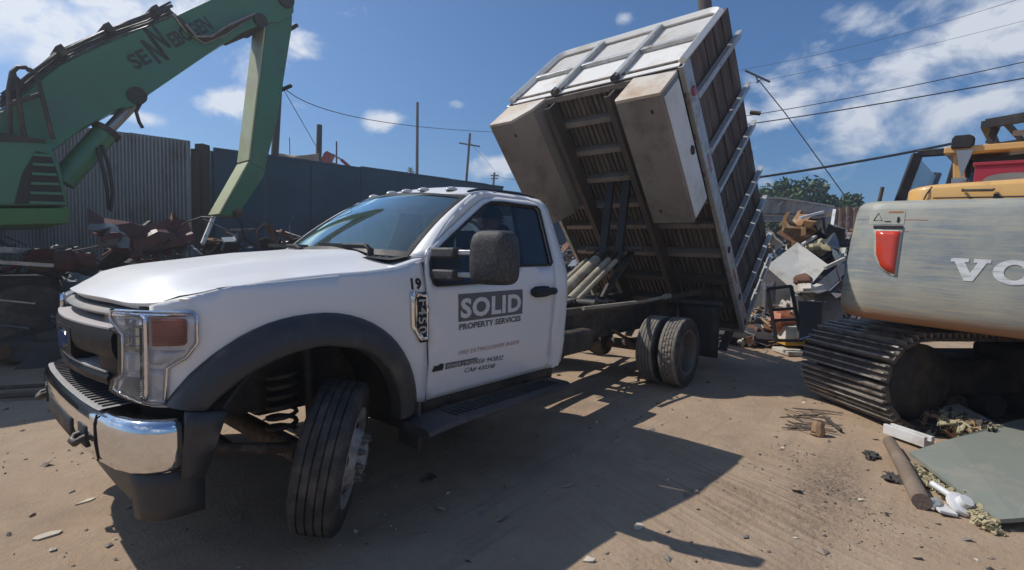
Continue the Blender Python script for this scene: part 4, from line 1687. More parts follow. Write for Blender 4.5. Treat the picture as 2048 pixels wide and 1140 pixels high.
def build_hoist():
    # scissor hoist between frame and bed
    base = Vector((3.55, 0, 1.0))
    elbow = Vector((4.74, 0, 1.62))
    top = Vector((4.84, 0, 2.45))
    for y, r, m, nm in ((-.21, .03, m_cream, 'hoist_rod'), (-.10, .045, m_cream, 'hoist_cylinder'), (.08, .07, m_cream, 'hoist_cylinder'), (.23, .03, m_cream, 'hoist_rod')):
        mb = MB()
        a, b = base + Vector((0, y, 0)), base.lerp(elbow, .74) + Vector((0, y, 0))
        mb.tube([a, b], r, 12)
        o = mb.build(nm, m, truck, smooth=50)
        mb = MB()
        mb.tube([b, elbow + Vector((0, y * .9, 0))], r * .55, 10)
        mb.build('piston', m_chassis, o, smooth=50)
    for y in (-.12, .12):
        mb = MB()
        mb.beam(elbow + Vector((-.10, y, -.22)), top + Vector((0, y, .1)), .06, .11, up=(0, 1, 0))
        mb.build('hoist_arm', m_dark, truck, smooth=0, bevel=.01)
        mb = MB()
        mb.beam(base + Vector((.55, y * 1.7, 0)), elbow + Vector((.12, y * 1.7, -.05)), .035, .09, up=(0, 1, 0))
        mb.build('scissor_link', m_chassis, truck, smooth=0)
    mb = MB()
    mb.tube([elbow + Vector((0, -.42, 0)), elbow + Vector((0, .42, 0))], .04, 10)
    mb.build('hoist_pin', m_chassis, truck, smooth=50)
    mb = MB()
    mb.tube([base + Vector((0, -.45, -.03)), base + Vector((0, .45, -.03))], .05, 10)
    mb.build('hoist_pin', m_chassis, truck, smooth=50)
    # safety prop lying along the frame, its coupling and the hoses
    mb = MB()
    mb.tube([(3.2, -.50, .945), (4.4, -.62, .965), (5.0, -.66, 1.0)], .022, 8)
    mb.tube([(4.93, -.655, .998), (5.0, -.66, 1.0), (5.06, -.665, 1.003)], .04, 8)
    mb.build('safety_prop', m_cream, truck, smooth=50)
    mb = MB()
    mb.beam((5.0, -.66, .98), (6.1, -.98, 1.10), .04, .07)
    mb.build('prop_arm', m_chassis, truck, smooth=0)
    rnd = random.Random(5)
    for k in range(5):
        mb = MB()
        pts = [Vector((3.0 + .02 * k, -.30 + .12 * k, .97))]
        for j in range(1, 7):
            pts.append(Vector((3.0 + j * .25, -.25 + .10 * k + rnd.uniform(-.1, .1), .95 + rnd.uniform(-.03, .06))))
        mb.tube(pts, .014, 6)
        mb.build('hydraulic_hose', m_trim, truck, smooth=60)
    mb = MB()
    mb.box((3.12, -.08, 1.0), (.30, .34, .16))
    mb.lathe([(0, -.3), (.09, -.3), (.09, .1), (0, .1)], 12, (3.36, .18, 1.0))
    mb.build('hydraulic_pump', m_galv, truck, smooth=30, bevel=.02)


build_hoist()


# ------------------------------------------------------------------ driver
def build_driver():
    P = {}
    h = onp(985, 432, 1, -.45)
    hx, hz = h.x, 1.60
    hip = Vector((1.56, -.42, 1.03))
    sh = Vector((1.66, -.42, 1.50))
    neck = Vector((1.64, -.42, 1.60))
    hd = Vector((hx + .02, -.43, hz + .17))
    V = [hip, Vector((1.62, -.42, 1.22)), sh, neck]
    R = [(.17, .16), (.15, .18), (.13, .16), (.06, .06)]
    E = [(0, 1), (1, 2), (2, 3)]
    def chain(start, pts, rs):
        prev = start
        for p, r in zip(pts, rs):
            V.append(Vector(p))
            R.append((r, r))
            E.append((prev, len(V) - 1))
            prev = len(V) - 1
        return prev
    chain(2, [(1.64, -.60, 1.42), (1.52, -.68, 1.22), (1.28, -.58, 1.30), (1.20, -.55, 1.34)], [.075, .055, .042, .03])
    chain(2, [(1.64, -.24, 1.42), (1.50, -.18, 1.22), (1.26, -.26, 1.32), (1.18, -.29, 1.36)], [.075, .055, .042, .03])
    chain(0, [(1.42, -.54, .98), (1.08, -.54, .98), (1.0, -.54, .70)], [.10, .075, .05])
    chain(0, [(1.42, -.30, .98), (1.08, -.30, .98), (1.0, -.30, .70)], [.10, .075, .05])
    me = bpy.data.meshes.new('person')
    me.from_pydata([tuple(v) for v in V], E, [])
    o = bpy.data.objects.new('person', me)
    col.objects.link(o)
    sk = o.modifiers.new('skin', 'SKIN')
    for i, r in enumerate(R):
        me.skin_vertices[0].data[i].radius = r
    me.skin_vertices[0].data[0].use_root = True
    ss = o.modifiers.new('subd', 'SUBSURF')
    ss.levels = 2
    bpy.context.view_layer.update()
    nm = bpy.data.meshes.new_from_object(o.evaluated_get(bpy.context.evaluated_depsgraph_get()))
    bpy.data.objects.remove(o)
    mb = MB()
    mb.add([v.co.copy() for v in nm.vertices], [tuple(p.vertices) for p in nm.polygons])
    # head grown on the neck, face turned to the window and a little forwards
    Rz = Matrix.Rotation(math.radians(-118), 3, 'Z')      # local +x is the face
    def head_pt(a, b):
        st, ct = math.sin(a), math.cos(a)
        x, y, z = st * math.cos(b) * .098, st * math.sin(b) * .076, ct * .122
        if x > 0 and z < 0:
            x *= 1 - .15 * (-z / .12)
            y *= 1 + z * 1.6
        f = max(0, math.cos(b)) ** 10
        x += .022 * f * math.exp(-((z + .005) / .022) ** 2)                      # nose
        x -= .012 * math.exp(-((abs(y) - .03) / .014) ** 2) * math.exp(-((z - .022) / .014) ** 2) * (x > .04)   # eye sockets
        x += .006 * math.exp(-((z + .055) / .010) ** 2) * max(0, math.cos(b)) ** 4    # lips
        return hd + Rz @ Vector((x, y, z))
    n0 = len(mb.f)
    mb.grid(head_pt, lin(.01, math.pi - .01, 26), lin(0, 2 * math.pi, 37), 1, flip=False)
    mb.tube([neck + Vector((0, 0, -.05)), hd + Vector((.01, 0, -.06))], [.06, .055], 12, 1)
    for sg in (-1, 1):
        c = hd + Rz @ Vector((-.005, sg * .078, 0))
        mb.grid(lambda a, b: c + Rz @ Vector((.018 * math.sin(a) * math.cos(b), sg * .012 * math.cos(a), .03 * math.sin(a) * math.sin(b))), lin(.02, 3.1, 6), lin(0, 6.2832, 9), 1)
    # hands closed on the wheel rim
    for hx_, hy_, hz_ in ((1.15, -.545, 1.36), (1.13, -.285, 1.385)):
        c = Vector((hx_, hy_, hz_))
        mb.grid(lambda a, b: c + Vector((.05 * math.cos(a), .022 * math.sin(a) * math.cos(b), .045 * math.sin(a) * math.sin(b))), lin(.02, 3.12, 8), lin(0, 6.2832, 11), 1)
        for k in range(4):
            q = c + Vector((-.03, .0, .033 - k * .021))
            L = (.9, 1.0, .95, .8)[k]
            mb.tube([q, q + Vector((-.035 * L, -.018, .004)), q + Vector((-.05 * L, -.005, 0)), q + Vector((-.045 * L, .02, -.002))], [.0095, .009, .0085, .007], 7, 1)
        mb.tube([c + Vector((.0, -.02, .03)), c + Vector((-.02, -.035, .055)), c + Vector((-.045, -.03, .06))], [.011, .010, .008], 7, 1)
    p = mb.build('person', [m_shirt, m_skin], None, smooth=60)
    tag(p, 'driver in dark cap and dark shirt sitting behind the wheel of the dump truck', 'person')
    mb = MB()
    def cap(a, b):
        return hd + Rz @ Vector((.106 * math.sin(a) * math.cos(b), .084 * math.sin(a) * math.sin(b), .03 + .105 * math.cos(a)))
    mb.grid(cap, lin(.01, 1.6, 10), lin(0, 2 * math.pi, 25))
    mb.grid(lambda r, b: hd + Rz @ Vector(((.09 + r * .075) * math.cos(b), (.08 + r * .02) * math.sin(b), .034 - .018 * r)), [0, .5, 1], lin(-1.1, 1.1, 11))
    mb.build('cap', m_cap, p, smooth=60, solid=.006)
    mb = MB()
    for sg in (-1, 1):
        c = hd + Rz @ Vector((.080, sg * .03, .022))
        mb.grid(lambda a, b: c + Vector((.011 * math.sin(a) * math.cos(b), .011 * math.sin(a) * math.sin(b), .008 * math.cos(a))), lin(.02, 3.12, 6), lin(0, 6.2832, 9))
    mb.build('eyes', m_dark, p, smooth=60)


build_driver()


# ------------------------------------------------------------------ excavator on the right
def counterweight_material():
    m = bpy.data.materials.new('scraped_grey_counterweight_paint')
    m.use_nodes = True
    N, L = m.node_tree.nodes, m.node_tree.links
    b = N['Principled BSDF']
    tc = N.new('ShaderNodeTexCoord')
    sep = N.new('ShaderNodeSeparateXYZ')
    L.new(tc.outputs['Object'], sep.inputs[0])
    def noise(scale, st, d=6, r=.65):
        mp = N.new('ShaderNodeMapping')
        mp.inputs['Scale'].default_value = st
        L.new(tc.outputs['Object'], mp.inputs[0])
        n = N.new('ShaderNodeTexNoise')
        n.inputs['Scale'].default_value = scale
        n.inputs['Detail'].default_value = d
        n.inputs['Roughness'].default_value = r
        L.new(mp.outputs[0], n.inputs['Vector'])
        return n.outputs['Fac']
    def rng(src, a, c, lo=0, hi=1):
        r = N.new('ShaderNodeMapRange')
        r.inputs['From Min'].default_value = a
        r.inputs['From Max'].default_value = c
        r.inputs['To Min'].default_value = lo
        r.inputs['To Max'].default_value = hi
        L.new(src, r.inputs[0])
        return r.outputs[0]
    def mix(f, a, c):
        x = N.new('ShaderNodeMix')
        x.data_type = 'RGBA'
        L.new(f, x.inputs['Factor'])
        for i, q in ((6, a), (7, c)):
            if isinstance(q, tuple):
                x.inputs[i].default_value = (*q, 1)
            else:
                L.new(q, x.inputs[i])
        return x.outputs[2]
    def op(o, a, c):
        x = N.new('ShaderNodeMath')
        x.operation = o
        for i, q in enumerate((a, c)):
            if isinstance(q, (int, float)):
                x.inputs[i].default_value = q
            else:
                L.new(q, x.inputs[i])
        return x.outputs[0]
    patchy = noise(1.7, (1, 1, 1.4))
    streak = noise(3.0, (.7, .7, 14), 5)
    fine = noise(9.0, (.45, .45, 16), 6, .7)
    c = mix(rng(patchy, .38, .60), (.33, .345, .305), (.185, .225, .255))
    c = mix(rng(streak, .46, .64, 0, .7), c, (.40, .375, .285))
    c = mix(rng(fine, .60, .75, 0, .65), c, (.12, .125, .12))
    # worn to primer and rust along the belly where it scrapes
    low = rng(op('ADD', sep.outputs['Z'], op('MULTIPLY', op('SUBTRACT', streak, .5), .45)), 1.38, 1.18)
    c = mix(op('MULTIPLY', low, rng(fine, .34, .60, 0, .7)), c, (.40, .315, .18))
    low2 = rng(op('ADD', sep.outputs['Z'], op('MULTIPLY', op('SUBTRACT', fine, .5), .14)), 1.10, 1.03)
    c = mix(op('MULTIPLY', low2, .88), c, (.34, .145, .055))
    scr = noise(5.0, (.22, .22, 30), 3, .5)
    c = mix(rng(scr, .69, .71, 0, .8), c, (.36, .11, .04))
    L.new(c, b.inputs['Base Color'])
    b.inputs['Roughness'].default_value = .5
    bp = N.new('ShaderNodeBump')
    bp.inputs['Strength'].default_value = .25
    bp.inputs['Distance'].default_value = .01
    L.new(fine, bp.inputs['Height'])
    L.new(bp.outputs[0], b.inputs['Normal'])
    return m


def build_excavator():
    A = pix(1652, 570, 4.60)
    B_ = pix(2012, 570, 3.72)
    e = Vector((B_.x - A.x, B_.y - A.y, 0)).normalized()
    tl = .055
    ex = (e * math.cos(tl) - Vector((0, 0, 1)) * math.sin(tl)).normalized()
    fw = Vector((-e.y, e.x, 0))                  # forwards, away from the rear face
    up = ex.cross(fw)
    root = empty('excavator')
    M = Matrix((ex, fw, up)).transposed().to_4x4()
    M.translation = Vector((A.x, A.y, 0)) - e * .02
    root.matrix_basis = M
    root.rotation_mode = 'XYZ'
    tag(root, 'tracked excavator with scraped grey counterweight, red reflector and yellow engine hood', 'excavator')
    K = lambda mb, name, m, parent=root, **k: mb.build(name, m, parent, local=True, **k)

    # counterweight: x along the rear face, y forwards, z up
    W = 2.75
    plan = [(0, 1.7), (0, .36)]
    plan += [(.30 - .30 * math.cos(t), .36 - .30 * math.sin(t)) for t in lin(.2, 1.571, 8)]
    plan += [(x, .06 - .09 * (1 - ((x - W / 2) / (W / 2 - .3)) ** 2)) for x in lin(.42, W - .42, 15)]
    plan += [(W - .30 + .30 * math.cos(t), .36 - .30 * math.sin(t)) for t in lin(1.571, .2, 8)]
    plan += [(W, .36), (W, 1.7)]
    prof = [(1.00, .22), (.985, .10), (1.005, .045), (1.06, .012), (1.14, .0), (1.30, .004), (1.7, .03), (1.96, .055), (2.015, .075), (2.045, .12), (2.05, .2)]
    cx, cy = W / 2, 1.2
    def cp(i, j):
        x, y = plan[i]
        z, ins = prof[j]
        d = Vector((cx - x, (cy - y) if y < cy else 0)).normalized()
        return Vector((x + d.x * ins, y + d.y * ins, z))
    mb = MB()
    mb.grid(cp, range(len(plan)), range(len(prof)), flip=True)
    n = len(plan)
    mb.add([cp(i, len(prof) - 1) for i in range(n)], [tuple(reversed(range(n)))])
    mb.add([cp(i, 0) for i in range(n)], [tuple(range(n))])
    cw = K(mb, 'counterweight', counterweight_material(), smooth=50, fix=True)

    rows = []
    for i in range(2, len(plan) - 2):
        z_ = [cp(i, j).z for j in range(2, 9)]
        rows.append((z_, [cp(i, j).x for j in range(2, 9)], [cp(i, j).y for j in range(2, 9)]))

    def face(x, z, off):
        """a point on the rear face, off metres proud of the paint"""
        X = [float(np.interp(z, r[0], r[1])) for r in rows]
        Y = [float(np.interp(z, r[0], r[2])) for r in rows]
        return Vector((x, float(np.interp(x, X, Y)) - off, z))
    # red reflector in a dark recess with pale rim
    for x0, sg in ((.245, 1), (W - .245, -1)):
        f = lambda x, z, o=0: face(x0 + sg * x, z, o)
        # off: push proud of the paint
        oc = [(0, 1.80), (.215, 1.80), (.215, 1.385), (.155, 1.40), (.078, 1.455), (.03, 1.56)]
        ic = [(.022, 1.777), (.198, 1.777), (.198, 1.41), (.15, 1.422), (.088, 1.47), (.047, 1.57)]
        for lp, o, m_, nm in ((oc, .006, m_sticker, 'reflector_rim'), (ic, .012, m_reflect, 'reflector')):
            lp2 = lp[::-1]
            mb = MB()
            patch(mb, lp2 if sg > 0 else lp, [], .05, lambda x, z: face(x0 + sg * x, z, o), rev=sg < 0)
            K(mb, nm, m_, smooth=50, solid=.01)
        mb = MB()
        mb.beam(face(x0, 1.812, .004), face(x0 + sg * .21, 1.812, .004), .02, .025)
        K(mb, 'reflector_shade', m_dark, smooth=0)
    # stickers with a warning triangle and figure
    mb = MB()
    patch(mb, [(.20, 1.835), (.46, 1.835), (.46, 1.965), (.20, 1.965)], [], .05, lambda x, z: face(x, z, .003))
    st = K(mb, 'warning_sticker', m_sticker, smooth=50)
    mb = MB()
    T = [(.235, 1.87), (.300, 1.87), (.267, 1.935)]
    mb.tube([face(x, z, .005) for x, z in T + T[:1]], .0028, 4)
    mb.tube([face(x, z, .005) for x, z in ((.32, 1.865), (.335, 1.859), (.35, 1.864), (.365, 1.856))], .004, 4)
    mb.tube([face(x, z, .005) for x, z in ((.415, 1.855), (.418, 1.88), (.415, 1.90))], [.008, .010, .007], 6)
    K(mb, 'warning_figure', m_ink, st, smooth=0)
    mb = MB()
    patch(mb, [(.34, 1.935), (.445, 1.935), (.445, 1.95), (.34, 1.95)], [], .05, lambda x, z: face(x, z, .0045))
    K(mb, 'sticker_band', mat('orange_print', (.42, .16, .06), None, 9, .6), st, smooth=0)
    for (x0, x1, z) in ((.10, .36, 1.885), (.42, .62, 1.875), (.40, .44, 1.825), (.40, .50, 1.775), (.43, .445, 1.50)):
        mb = MB()
        mb.tube([face(x, z + .0012 * math.sin(x * 40), -.001) for x in lin(x0, x1, 9)], .0042, 4)
        K(mb, 'rust_scrape', m_rustsuspension if x1 - x0 < .05 else mat('rust_scratch', (.30, .11, .06), (.36, .17, .09), 20, .7), smooth=0)
    # serif capitals cast on the rear
    def slab(ch, x0, w, h):
        """V and O and L as slab outlines"""
        if ch == 'V':
            o = [(0, h), (0, h * .84), (w * .10, h * .84), (w * .40, 0), (w * .62, 0), (w * .90, h * .84), (w, h * .84), (w, h), (w * .58, h), (w * .58, h * .84), (w * .68, h * .84), (w * .53, h * .36), (w * .36, h * .84), (w * .46, h * .84), (w * .46, h)]
            return [(x0 + a, b) for a, b in o], []
        if ch == 'L':
            o = [(0, 0), (w * .86, 0), (w * .86, h * .36), (w * .72, h * .36), (w * .66, h * .16), (w * .42, h * .16), (w * .42, h * .86), (w * .54, h * .86), (w * .54, h), (0, h), (0, h * .86), (w * .12, h * .86), (w * .12, h * .14), (0, h * .14)]
            return [(x0 + a, b) for a, b in o], []
        o = [(x0 + w / 2 + w * .5 * math.cos(t), h / 2 + h * .54 * math.sin(t)) for t in lin(0, 2 * math.pi, 25)[:-1]]
        i = [(x0 + w / 2 + w * .24 * math.cos(t), h / 2 + h * .34 * math.sin(t)) for t in lin(0, 2 * math.pi, 25)[:-1]]
        return o, [i]
    x = .80
    for ch in 'VOLVO':
        w = .235 if ch != 'L' else .215
        o, hs = slab(ch, x, w, .175)
        if sum(a[0] * b[1] - b[0] * a[1] for a, b in zip(o, o[1:] + o[:1])) < 0:
            o = o[::-1]
        mb = MB()
        patch(mb, o, hs, .05, lambda a, z: face(a, 1.395 + z, .004))
        K(mb, 'lettering', mat('worn_white_lettering', (.74, .75, .74), (.60, .62, .61), 9, .5, stretch=(1, 1, 6), dirt=(.26, .27, .26), dirt_amt=.4, dscale=6), smooth=50)
        x += w + .015
    # upper body: yellow engine hood
    def hood(x0, x1, y0, y1, z0, zt, r):
        mb = MB()
        pl = [(x0, y1)] + [(x0 + r - r * math.cos(t), y0 + r - r * math.sin(t)) for t in lin(0, 1.571, 7)] + [(x1 - r + r * math.sin(t), y0 + r - r * math.cos(t)) for t in lin(0, 1.571, 7)] + [(x1, y1)]
        pr = [(z0, 0), (zt - .07, .0), (zt - .03, .012), (zt - .008, .045), (zt, .10), (zt + .01, .3)]
        def f(i, j):
            a, b = pl[i]
            z, ins = pr[j]
            k = .55 + .45 * min(1, max(0, (a - x0) / .9))
            zz = z0 + (z - z0) * k
            d = Vector(((x0 + x1) / 2 - a, y1 - b)).normalized()
            return Vector((a + d.x * ins, b + d.y * ins, zz))
        mb.grid(f, range(len(pl)), range(len(pr)), flip=True)
        mb.add([f(i, len(pr) - 1) for i in range(len(pl))], [tuple(reversed(range(len(pl))))])
        return mb
    hd = K(hood(.42, W - .1, .16, 2.2, 2.035, 2.27, .18), 'engine_hood', m_yellow, smooth=50, fix=True)
    mb = MB()
    mb.tube([(.62, .148, 2.062), (1.2, .148, 2.062), (2.5, .148, 2.062)], .006, 5)
    mb.tube([(.56, .15, 2.05), (.575, .15, 2.10), (.60, .17, 2.16)], .006, 5)
    K(mb, 'panel_gap', m_dark, hd, smooth=0)
    mb = MB()
    mb.tube([(.80, .15, 2.125), (.80, .11, 2.115), (.98, .11, 2.112), (.98, .15, 2.122)], .011, 6)
    K(mb, 'grab_handle', m_chassis, hd, smooth=40)
    mb = MB()
    mb.box((1.0, .14, 2.06), (.03, .03, .05))
    K(mb, 'hood_latch', m_chassis, hd, smooth=0)
    mb = MB()
    mb.tube([(.12, .75, 2.0), (.14, .75, 2.24)], .018, 6)
    K(mb, 'guard_rod', m_chassis, smooth=40)
    # house deck and swing bearing
    mb = MB()
    mb.box((W / 2, 2.6, 1.14), (2.5, 3.2, .22))
    mb.box((.55, 3.0, 1.45), (1.0, 2.4, .45))
    mb.box((W - .55, 2.6, 1.6), (1.0, 3.0, .75))
    K(mb, 'house_deck', m_chassis, smooth=0, bevel=.02)
    mb = MB()
    mb.tube([(W / 2, 2.5, .72), (W / 2, 2.5, 1.05)], .62, 24)
    K(mb, 'swing_bearing', m_track, smooth=40)
    # cab, seen from behind its shoulder
    c0, c1, cy0, cy1 = .06, 1.10, 2.05, 3.6
    zb, zt = 2.0, 2.80
    mb = MB()
    def post(a, b, w=.085):
        mb.beam(a, b, w, w)
    post((c0 - .05, cy0, zb), (c0 + .10, cy0 + .05, zt - .03), .10)
    post((c0 + .10, cy0 + .05, zt - .03), (c0 + .44, cy0 + .05, zt - .03), .075)
    post((c0 + .36, cy0, zb), (c0 + .46, cy0 + .03, zt - .03), .05)
    post((c1, cy0, zb), (c1, cy0, zt - .05))
    post((c0 - .05, cy1, zb), (c0 + .10, cy1, zt - .05))
    post((c1, cy1, zb), (c1, cy1, zt - .05))
    mb.box(((c0 + c1) / 2, (cy0 + cy1) / 2, zb - .12), (c1 - c0, cy1 - cy0, .5))
    cab = K(mb, 'operator_cab', m_black, smooth=30, bevel=.01)
    mb = MB()
    mb.add([(c0 - .04, cy0 + .02, zb), (c0 + .36, cy0 + .02, zb), (c0 + .46, cy0 + .06, zt - .06), (c0 + .10, cy0 + .06, zt - .06)], [(0, 1, 2, 3)])
    K(mb, 'cab_glass', g_side, cab, smooth=0, solid=.006)
    mb = MB()
    mb.add([(c0 + .38, cy0 + .01, zb), (c1, cy0 + .01, zb), (c1, cy0 + .05, zt - .18), (c0 + .48, cy0 + .05, zt - .18)], [(0, 1, 2, 3)])
    K(mb, 'cab_glass', g_side, cab, smooth=0, solid=.006)
    mb = MB()
    mb.add([(c0 - .04, cy0 + .03, zb), (c0 - .04, cy1, zb), (c0 + .10, cy1, zt - .12), (c0 + .10, cy0 + .06, zt - .06)], [(3, 2, 1, 0)])
    K(mb, 'cab_glass', g_side, cab, smooth=0, solid=.006)
    mb = MB()
    mb.box((c0 + .9, (cy0 + cy1) / 2 - .1, zt - .04), (1.10, cy1 - cy0, .07))
    mb.beam((c0 + .44, cy0 - .04, zt - .07), (c1 + .5, cy0 - .04, zt + .0), .05, .06)
    mb.beam((c0 + .47, cy0 - .02, zt - .06), (c0 + .50, cy0 - .01, zt - .36), .05, .10)
    K(mb, 'cab_roof', m_yellow, cab, smooth=0, bevel=.01)
    mb = MB()
    mb.box((c0 + .98, cy0 + .1, zt - .15), (.75, .10, .09), Matrix.Rotation(-.05, 3, 'Y'))
    mb.box((c0 + .72, cy0 + .12, zt - .21), (.28, .16, .16), Matrix.Rotation(.2, 3, 'Y'))
    K(mb, 'roof_lining', m_dark, cab, smooth=0)
    mb = MB()
    mb.box((c0 + .62, cy0 + .55, zb + .42), (.42, .22, .75))
    K(mb, 'operator_seat', m_seat, cab, smooth=30, bevel=.05)
    # work lamp on the corner
    mb = MB()
    mb.prism([Vector((c0 + .50 + a, cy0 - .10, zt + .03 + b)) for a, b in ((-.09, -.06), (.07, -.06), (.09, -.02), (.09, .05), (.05, .075), (-.07, .075), (-.09, .04))], (0, -.05, 0), (0, .07, 0))
    K(mb, 'work_lamp', m_black, smooth=0, fix=True, bevel=.008)
    # falling object guard: dark frame with open slats
    mb = MB()
    for y in (cy0 - .12, cy0 + 1.3):
        mb.beam((c0 + .66, y, zt + .20), (c0 + 2.0, y, zt + .34), .07, .09)
    mb.beam((c0 + .66, cy0 - .12, zt + .20), (c0 + .66, cy0 + 1.3, zt + .20), .07, .07)
    mb.beam((c0 + .70, cy0, zt + .02), (c0 + .74, cy0, zt + .20), .08, .06)
    gd = K(mb, 'roof_guard', m_chassis, smooth=0)
    for k in range(8):
        mb = MB()
        xx = c0 + .80 + k * .155
        mb.beam((xx, cy0 - .12, zt + .20 + (xx - c0 - .66) * .105), (xx + .1, cy0 + 1.3, zt + .20 + (xx - c0 - .56) * .105), .03, .06)
        K(mb, 'guard_slat', m_chassis, gd, smooth=0)
    for k in range(4):
        mb = MB()
        mb.box((c0 + .92 + k * .19, cy0 - .06, zt + .09 + k * .018), (.10, .02, .055))
        K(mb, 'guard_vent', m_beige, gd, smooth=0)
    # bracket and hydraulic lines behind the box
    mb = MB()
    mb.box((c0 + .52, 1.86, zb + .40), (.12, .06, .08))
    mb.tube([(c0 + .44, 1.8, zb + .06), (c0 + .50, 1.84, zb + .30)], .014, 6)
    mb.tube([(c0 + .56, 1.84, zb + .05), (c0 + .55, 1.84, zb + .36)], .022, 6)
    mb.prism([Vector((c0 + .46, 1.9, zb + .74)), Vector((c0 + .60, 1.9, zb + .74)), Vector((c0 + .53, 1.9, zb + .44))], (0, -.01, 0), (0, .01, 0))
    K(mb, 'lamp_bracket', m_steel, smooth=0)

    # tracks: rotated independently of the house
    f0 = Vector((CF.x, CF.y, 0)).normalized()
    w = (f0 * 1.12 - RH * .10).normalized()      # across the track
    t = Vector((w.y, -w.x, 0))                   # along the track
    P0 = pix(1772, 832, 4.35)
    P0.z = 0
    SW, RR, LEN = 1.10, .40, 3.3
    inv = M.inverted()
    pads = MB()
    pads.box((0, 0, 0), (.165, SW, .035))
    ribs = [(-.062, .05), (0, .045), (.062, .045)]
    shoe_src = None
    for side in (0, 1):
        near = P0 - w * (side * 2.75)
        c0_ = near + w * (SW / 2) + t * .40 + Vector((0, 0, RR + .005))
        c1_ = c0_ + t * LEN
        per = 2 * LEN + 2 * math.pi * RR
        n = int(per / .176)
        for k in range(n):
            d = k * per / n
            if d < LEN:
                p, a = c0_ + t * d + Vector((0, 0, RR)), 0
            elif d < LEN + math.pi * RR:
                a = (d - LEN) / RR
                p = c1_ + t * (RR * math.sin(a)) + Vector((0, 0, RR * math.cos(a)))
            elif d < 2 * LEN + math.pi * RR:
                p, a = c1_ - t * (d - LEN - math.pi * RR) - Vector((0, 0, RR)), math.pi
            else:
                a = math.pi + (d - 2 * LEN - math.pi * RR) / RR
                p = c0_ + t * (RR * math.sin(a)) + Vector((0, 0, RR * math.cos(a)))
            tx = t * math.cos(a) - Vector((0, 0, 1)) * math.sin(a)
            nz = t * math.sin(a) + Vector((0, 0, 1)) * math.cos(a)
            m4 = Matrix((tx, nz.cross(tx), nz)).transposed().to_4x4()
            m4.translation = p
            if shoe_src is None:
                mb = MB()
                mb.box((0, 0, .0), (.158, SW, .03))
                for rx, rh in ribs:
                    mb.box((rx, 0, .015 + rh / 2 - .004), (.016, SW - .01, rh), None, 1)
                shoe_src = mb.build('track_shoe', [m_track, m_trackrib], None, smooth=0, local=True)
                o = shoe_src
            else:
                o = shoe_src.copy()
                col.objects.link(o)
            o.parent = root
            o.matrix_basis = inv @ m4
        # frame, idler and rollers inside
        Rm = Matrix((t, w, Vector((0, 0, 1)))).transposed()
        mb = MB()
        mb.box((c0_ + c1_) / 2, (LEN - .35, SW * .55, .36), Rm)
        mb.build('track_frame', m_chassis, root, smooth=0, bevel=.03)
        for c in (c0_, c1_):
            mb = MB()
            mb.tube([c - w * (SW * .42), c - w * (SW * .38), c + w * (SW * .38), c + w * (SW * .42)], [.22, .345, .345, .22], 24)
            mb.build('idler', m_chassis, root, smooth=40)
        for k in range(7):
            q = c0_ + t * (.45 + k * .4) - Vector((0, 0, .25))
            mb = MB()
            mb.tube([q - w * (SW * .36), q + w * (SW * .36)], .11, 14)
            mb.build('roller', m_chassis, root, smooth=40)
    mb = MB()
    cc = P0 + w * (SW / 2 - 1.375) + t * (LEN / 2 + .4)
    mb.box(cc + Vector((0, 0, .55)), (1.3, 2.75, .32), Matrix((t, w, Vector((0, 0, 1)))).transposed())
    mb.build('undercarriage', m_chassis, root, smooth=0, bevel=.03)

    # crimson steel box lying on the hood
    mb = MB()
    mb.box((1.02, 1.0, 2.30), (.46, .34, .22))
    bx = mb.build('tool_box', m_redbox, None, smooth=0, bevel=.006, local=True)
    bx.matrix_basis = M
    tag(bx, 'crimson steel box with a grey oval plate on the yellow excavator hood', 'tool box')
    mb = MB()
    mb.box((1.02, 1.0, 2.425), (.49, .37, .03))
    mb.build('lid', m_redbox, bx, smooth=0, bevel=.005, local=True)
    mb = MB()
    lp = smooth_loop([(.84, 2.20), (1.18, 2.20), (1.18, 2.34), (.86, 2.33)], 3)
    mb.prism([Vector((a, .827, b)) for a, b in lp], (0, -.004, 0), (0, .006, 0))
    mb.build('oval_plate', m_trim, bx, smooth=0, local=True, fix=True)


build_excavator()


